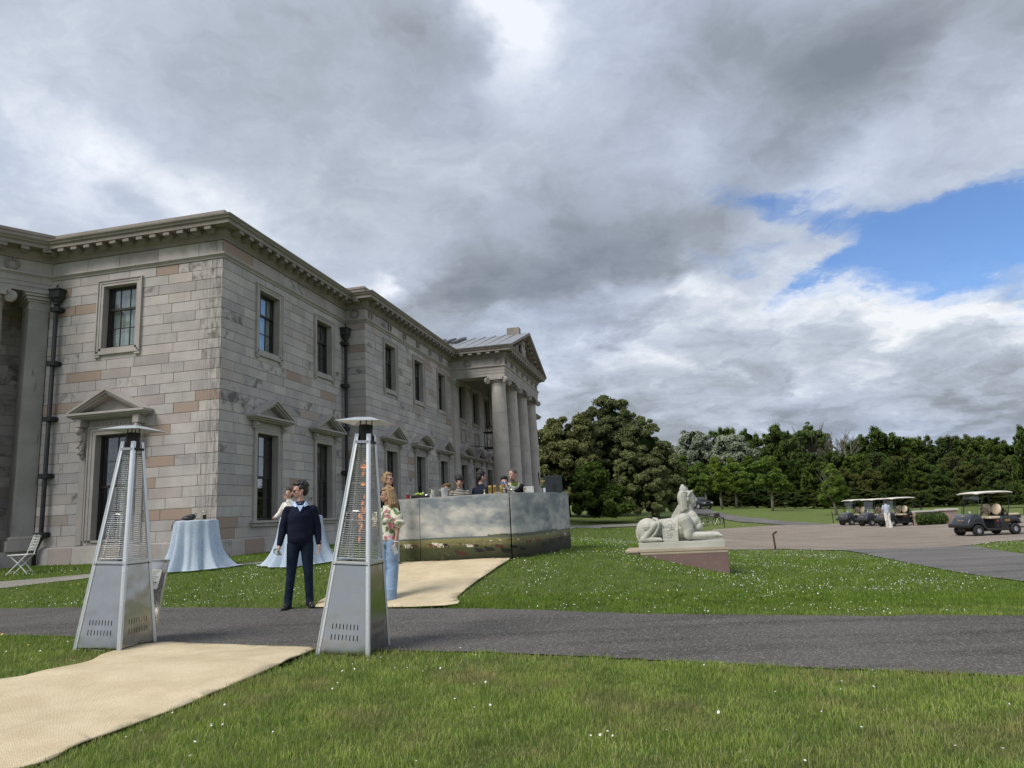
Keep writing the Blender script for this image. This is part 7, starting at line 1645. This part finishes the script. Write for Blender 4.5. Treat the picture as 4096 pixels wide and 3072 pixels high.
def make_cart(label):
    o = empty('golf_cart', (0, 0, 0), 0, label, 'golf cart', 'dark blue golf carts with cream seats')
    # x forwards, y left
    beveled([(.42, .28), (.50, .62), (.62, .86), (.80, .92), (.98, .86), (1.16, .70), (1.26, .54), (1.27, .46), (1.20, .40), (1.12, .42), (1.04, .50), (.86, .54), (.68, .50), (.58, .38), (.55, .28)], -.50, .50, .07, 'front_cowl', M_cart, o)
    beveled([(1.28, .36), (1.34, .41), (1.34, .49), (1.28, .53), (1.10, .57), (.86, .585), (.62, .55), (.50, .40), (.44, .27), (.50, .25), (.60, .34), (.70, .47), (.86, .52), (1.04, .48), (1.14, .38)], -.58, .58, .03, 'bumper', M_trimp, o)
    beveled([(-1.15, .46), (-1.12, .62), (-.98, .74), (-.62, .78), (-.25, .78), (-.20, .60), (-.20, .26), (-.52, .26), (-.56, .40), (-.66, .52), (-.85, .56), (-1.03, .50), (-1.10, .42)], -.57, .57, .04, 'rear_body', M_cart, o)
    MB().bbox(-.56, .5, -.58, .58, .21, .30, .02).build('floor', M_trimp, o); MB().bbox(-.20, .05, -.54, .54, .30, .66, .02).build('seat_base', M_black, o)
    MB().bbox(1.10, 1.22, -.22, .22, .20, .38, .02).build('front_grille', M_black, o); MB().box(-.9, .9, -.3, .3, .18, .24).build('chassis', M_black, o)
    MB().bbox(-.30, .22, -.53, .53, .68, .78, .04).build('seat', M_cream, o)
    for sy in (-1, 1):
        q = MB(); q.ell((0, 0, 0), (.075, .27, .235), T(-.34, sy * .265, 1.06) @ Ry(R(-10))); q.build('seat_back', M_cream, o, smooth=True)
        q = MB(); q.ell((0, 0, 0), (.055, .26, .22), T(-.50, sy * .265, 1.04) @ Ry(R(8))); q.build('rear_seat_back', M_black, o, smooth=True)
    MB().bbox(-1.20, -.66, -.5, .5, .78, .87, .035).build('rear_seat', M_cream, o); MB().bbox(-1.25, -.6, -.48, .48, .66, .78, .02).build('rear_seat_box', M_black, o); MB().bbox(-1.55, -1.15, -.45, .45, .26, .30, .01).build('rear_footplate', M_trimp, o)
    for sy in (-1, 1):
        MB().tube([(-.24, sy * .50, .74), (-.30, sy * .54, .92), (-.52, sy * .54, .98), (-.62, sy * .5, .78)], .022, 8).build('armrest', M_black, o)
        MB().tube([(.62, sy * .48, .86), (.50, sy * .50, 1.20), (.40, sy * .52, 1.74)], .020, 8).build('roof_post', M_black, o); MB().tube([(-.62, sy * .50, .80), (-.76, sy * .52, 1.3), (-.72, sy * .52, 1.76)], .020, 8).build('roof_post', M_black, o)
        MB().tube([(-1.2, sy * .46, .8), (-1.45, sy * .46, .80), (-1.5, sy * .46, .3)], .018, 8).build('grab_rail', M_black, o)
    MB().tube([(-1.42, -.46, .80), (-1.46, -.46, 1.08), (-1.46, .46, 1.08), (-1.42, .46, .80)], .018, 8).build('rear_rail', M_black, o)
    # windscreen
    q = MB(); q.add([(.72, -.46, .90), (.72, .46, .90), (.50, .46, 1.72), (.50, -.46, 1.72)], [(0, 1, 2, 3)]); ws = q.build('windscreen', M_screen, o)
    MB().tube([(.72, -.46, .90), (.72, .46, .90), (.50, .46, 1.72), (.50, -.46, 1.72)], .010, 6, closed=True).build('screen_frame', M_black, ws)
    rf_ = MB(); nx_, ny_ = 15, 9; vs = []
    for i in range(nx_):
        for j in range(ny_):
            x = -1.0 + 1.72 * i / (nx_ - 1); y = -.58 + 1.16 * j / (ny_ - 1); u, v = abs(2 * i / (nx_ - 1) - 1), abs(2 * j / (ny_ - 1) - 1); vs.append((x, y * (1 - .06 * u ** 6), 1.83 - .045 * u ** 3 - .035 * v ** 4))
    rf_.add(vs, [(i * ny_ + j, (i + 1) * ny_ + j, (i + 1) * ny_ + j + 1, i * ny_ + j + 1) for i in range(nx_ - 1) for j in range(ny_ - 1)]); r_ = rf_.build('roof', M_roof, o, smooth=True); sd = r_.modifiers.new('t', 'SOLIDIFY'); sd.thickness = .055; sd.offset = -1
    st = MB(); st.tube([(.5, .25, .72), (.22, .25, 1.0)], .025, 8); st.build('steering_column', M_black, o); q = MB(); Ms = T(.20, .25, 1.03) @ Ry(R(-48)); q.tube([(.17 * math.cos(a), .17 * math.sin(a), 0) for a in np.linspace(0, 2 * PI, 22)[:-1]], .016, 8, Ms, closed=True)
    for a in (0, 2.1, 4.2): q.tube([(0, 0, -.01), (.17 * math.cos(a), .17 * math.sin(a), 0)], .012, 6, Ms)
    q.build('steering_wheel', M_black, o)
    for (x, sy) in ((.86, -1), (.86, 1), (-.84, -1), (-.84, 1)):
        q = MB(); Mw = T(x, sy * .50, .235) @ Rx(PI / 2); q.lathe([(.12, -.09), (.19, -.10), (.225, -.075), (.235, -.03), (.235, .03), (.225, .075), (.19, .10), (.12, .09)], 28, Mw, cap=False); wl = q.build('wheel', M_rubber, o, smooth=True)
        hb_ = MB(); s_ = -sy; hb_.lathe([(.125, -.07), (.125, .07)], 24, Mw, cap=False); hb_.lathe([(.125, .0), (.11, .02 * s_), (.001, .02 * s_)], 24, Mw, cap=False)
        for k in range(8): a = 2 * PI * k / 8; hb_.cap((.02 * math.cos(a), .02 * math.sin(a), .045 * s_), (.105 * math.cos(a), .105 * math.sin(a), .06 * s_), .014, .018, Mw, n=8)
        hb_.ell((0, 0, .05 * s_), (.035, .035, .025), Mw); hb_.build('hub', M_hub, wl)
    # lettering and plates
    Mf = T(1.185, 0, .665) @ Rz(PI / 2) @ Rx(R(52)); text_obj('Club Car', .10, M_gold, o, Mf, 'front_lettering')
    for sy in (-1, 1):
        q = MB(); q.box(-.62, -.34, -.004, .004, .56, .68, T(0, sy * .585, 0)); pt_ = q.build('side_plate', M_black, o); k_ = MB(); k_.box(-.60, -.36, -.004, .004, .565, .585, T(0, sy * .592, 0)); k_.build('plate_bar', M_gold, pt_)
        g = random.Random(3); k_ = MB()
        for k in range(6): k_.box(-.59 + k * .038, -.565 + k * .038, -.004, .004, .605, .64 + (.02 if k in (0, 3) else 0), T(0, sy * .592, 0))
        k_.build('plate_marks', M_gold, pt_)
    MB().box(-.12, -.06, .541, .548, .56, .64).build('red_tag', M_redtag, o); MB().box(.715, .725, .0, .08, .94, 1.02).build('paper_pass', M_paper, o)
    hd = MB(); hd.box(-.09, .09, -.004, .004, -.02, .02, T(1.03, 0, .83) @ Rz(PI / 2) @ Rx(R(38)) @ Rx(PI / 2)); hd.build('bonnet_badge', M_gold, o)
    return o
def near_wheel(px, py, head, dx=.86, dy=.55):
    """origin so that the nearer front wheel touches the ground seen at this point"""
    X, Y = ground_src(px, py); c, s_ = math.cos(head), math.sin(head); return X - (dx * c - dy * s_), Y - (dx * s_ + dy * c)
HD = R(188)
cart = make_cart('nearest golf cart, at the right edge, facing left'); x, y = near_wheel(3916, 2146, HD, .86, .50); cart.location = (x, y, H(x, y) + .012)
for (px, py, hd_, lab) in ((3571, 2108, R(190), 'golf cart behind the person in white trousers, front of the parked row'), (3490, 2106, R(192), 'middle golf cart of the parked row, its screen reflecting the sky'), (3408, 2103, R(192), 'leftmost golf cart, at the far end of the parked row')):
    c = copy_tree(cart); x, y = near_wheel(px, py, hd_, .86, .50); c.location = (x, y, H(x, y) + .012); c.rotation_euler.z = hd_; c['label'] = lab
cart.rotation_euler.z = HD

# planter wall with clipped hedge, far cars, bicycles
M_cap = simple('stone_coping', (.55, .52, .47), .8); M_pier = simple('pink_render', (.34, .26, .22), .9, 0, .2, 3)
x, y = ground_src(3797, 2097); o = empty('low_wall', (x, y, H(x, y)), R(4), 'low pale coped wall ending in a pink pier behind the box hedge', 'wall')
MB().bbox(-.35, .42, -.3, .5, -.1, .85, .02).build('pier', M_pier, o); MB().bbox(-.42, .50, -.38, .58, .852, .96, .02).build('coping', M_cap, o); MB().bbox(-2.0, -.36, .2, .45, -.1, .82, .01).build('wall_body', M_pier, o); MB().bbox(-2.0, -.43, .12, .53, .822, .92, .01).build('wall_coping', M_cap, o)
lb = [(-1.9 + .36 * i, -.15, .38, .30, .28, .36) for i in range(5)]; V, F = crown_arrays(lb, 6000, .05, 77)
hg = empty('box_hedge', (x, y, H(x, y)), R(4), 'clipped dark green box hedge in front of the low coped wall', 'hedge'); np_mesh('foliage', V, F, M_wood, hg); V2, F2 = ico_arrays(lb, .85); np_mesh('foliage_shade_core', V2, F2, M_core, hg)
def far_car(px, py, hd, lab, grp=None):
    X, Y = ground_src(px, py); o = empty('parked_car', (X, Y, H(X, Y)), hd, lab, 'car', grp)
    beveled([(-2.1, .35), (-2.15, .75), (-1.9, .95), (-1.3, 1.0), (-.9, 1.42), (.6, 1.44), (1.15, 1.02), (1.95, .88), (2.15, .6), (2.1, .3)], -.86, .86, .10, 'body', M_cart, o)
    q = MB(); q.prism([(-1.2, 1.02), (-.86, 1.36), (.55, 1.38), (1.0, 1.02)], -.875, .875); q.build('side_windows', M_lens, o); q = MB(); q.add([(.63, -.7, 1.40), (.63, .7, 1.40), (1.13, .72, 1.06), (1.13, -.72, 1.06)], [(0, 1, 2, 3)]); q.build('windscreen', M_lens, o)
    for x in (-1.3, 1.35):
        for sy in (-1, 1): wl = MB().lathe([(.33, -.1), (.33, .1)], 20, T(x, sy * .82, .33) @ Rx(PI / 2)).build('wheel', M_rubber, o); MB().lathe([(.2, -.105), (.2, .105)], 16, T(x, sy * .82, .33) @ Rx(PI / 2)).build('hub', M_hub, wl)
    for sy in (-.6, .6): MB().ell((2.1, sy, .68), (.06, .18, .08)).build('headlight', M_white, o)
far_car(2785, 2037, R(-60), 'dark car on the far drive, half hidden behind the sphinx chin'); far_car(2686, 2012, R(-70), 'dark car on the far drive at the edge of the evergreen oak')
def bicycle(px, py, hd, lab, basket):
    X, Y = ground_src(px, py); o = empty('bicycle', (X, Y, H(X, Y)), hd, lab, 'bicycle', 'bicycles standing on the far lawn'); r = .34
    for x in (-.54, .54):
        w_ = MB().tube([(x + r * math.cos(a), 0, r + r * math.sin(a)) for a in np.linspace(0, 2 * PI, 30)[:-1]], .018, 6, closed=True).build('wheel', M_rubber, o); q = MB(); q.tube([(x + (r - .03) * math.cos(a), 0, r + (r - .03) * math.sin(a)) for a in np.linspace(0, 2 * PI, 30)[:-1]], .010, 5, closed=True)
        for k in range(14): a = 2 * PI * k / 14; q.tube([(x, 0, r), (x + (r - .03) * math.cos(a), 0, r + (r - .03) * math.sin(a))], .003, 4)
        q.build('rim', M_wire, w_)
    f = MB(); f.tube([(-.54, 0, r), (-.05, 0, .30), (.42, 0, .82), (.54, 0, r)], .018, 6); f.tube([(-.05, 0, .30), (-.22, 0, .88)], .017, 6); f.tube([(-.54, 0, r), (-.2, 0, .75)], .012, 6); f.tube([(-.18, 0, .62), (.40, 0, .74)], .018, 6); f.tube([(.40, 0, .78), (.36, 0, 1.02)], .015, 6); f.build('frame', M_black, o)
    MB().ell((-.24, 0, .92), (.14, .08, .035)).build('saddle', M_black, o, smooth=True); MB().tube([(.22, -.27, 1.04), (.34, -.2, 1.06), (.38, 0, 1.02), (.34, .2, 1.06), (.22, .27, 1.04)], .014, 6).build('handlebar', M_chrome, o)
    fm = MB(); fm.tube([(x_ * (r + .03) + .54, 0, r + z_ * (r + .03)) for x_, z_ in [(math.cos(a), math.sin(a)) for a in np.linspace(.2, 2.6, 12)]], .012, 5); fm.tube([(x_ * (r + .03) - .54, 0, r + z_ * (r + .03)) for x_, z_ in [(math.cos(a), math.sin(a)) for a in np.linspace(.6, 3.0, 12)]], .012, 5); fm.build('mudguard', M_black, o)
    MB().bbox(-.08, .08, -.03, .03, .24, .36, .01).build('chain_case', M_chrome, o)
    if basket: MB().bbox(.48, .80, -.20, .20, .76, 1.0, .03).build('basket', simple('brown_wicker', (.035, .02, .014), .9, 0, .4, 60), o)
bicycle(2842, 2104, R(5), 'black bicycle with a square wicker basket, in front of the other', True); bicycle(2852, 2101, R(-8), 'black bicycle standing just behind the one with the basket', False)
bake_fused()
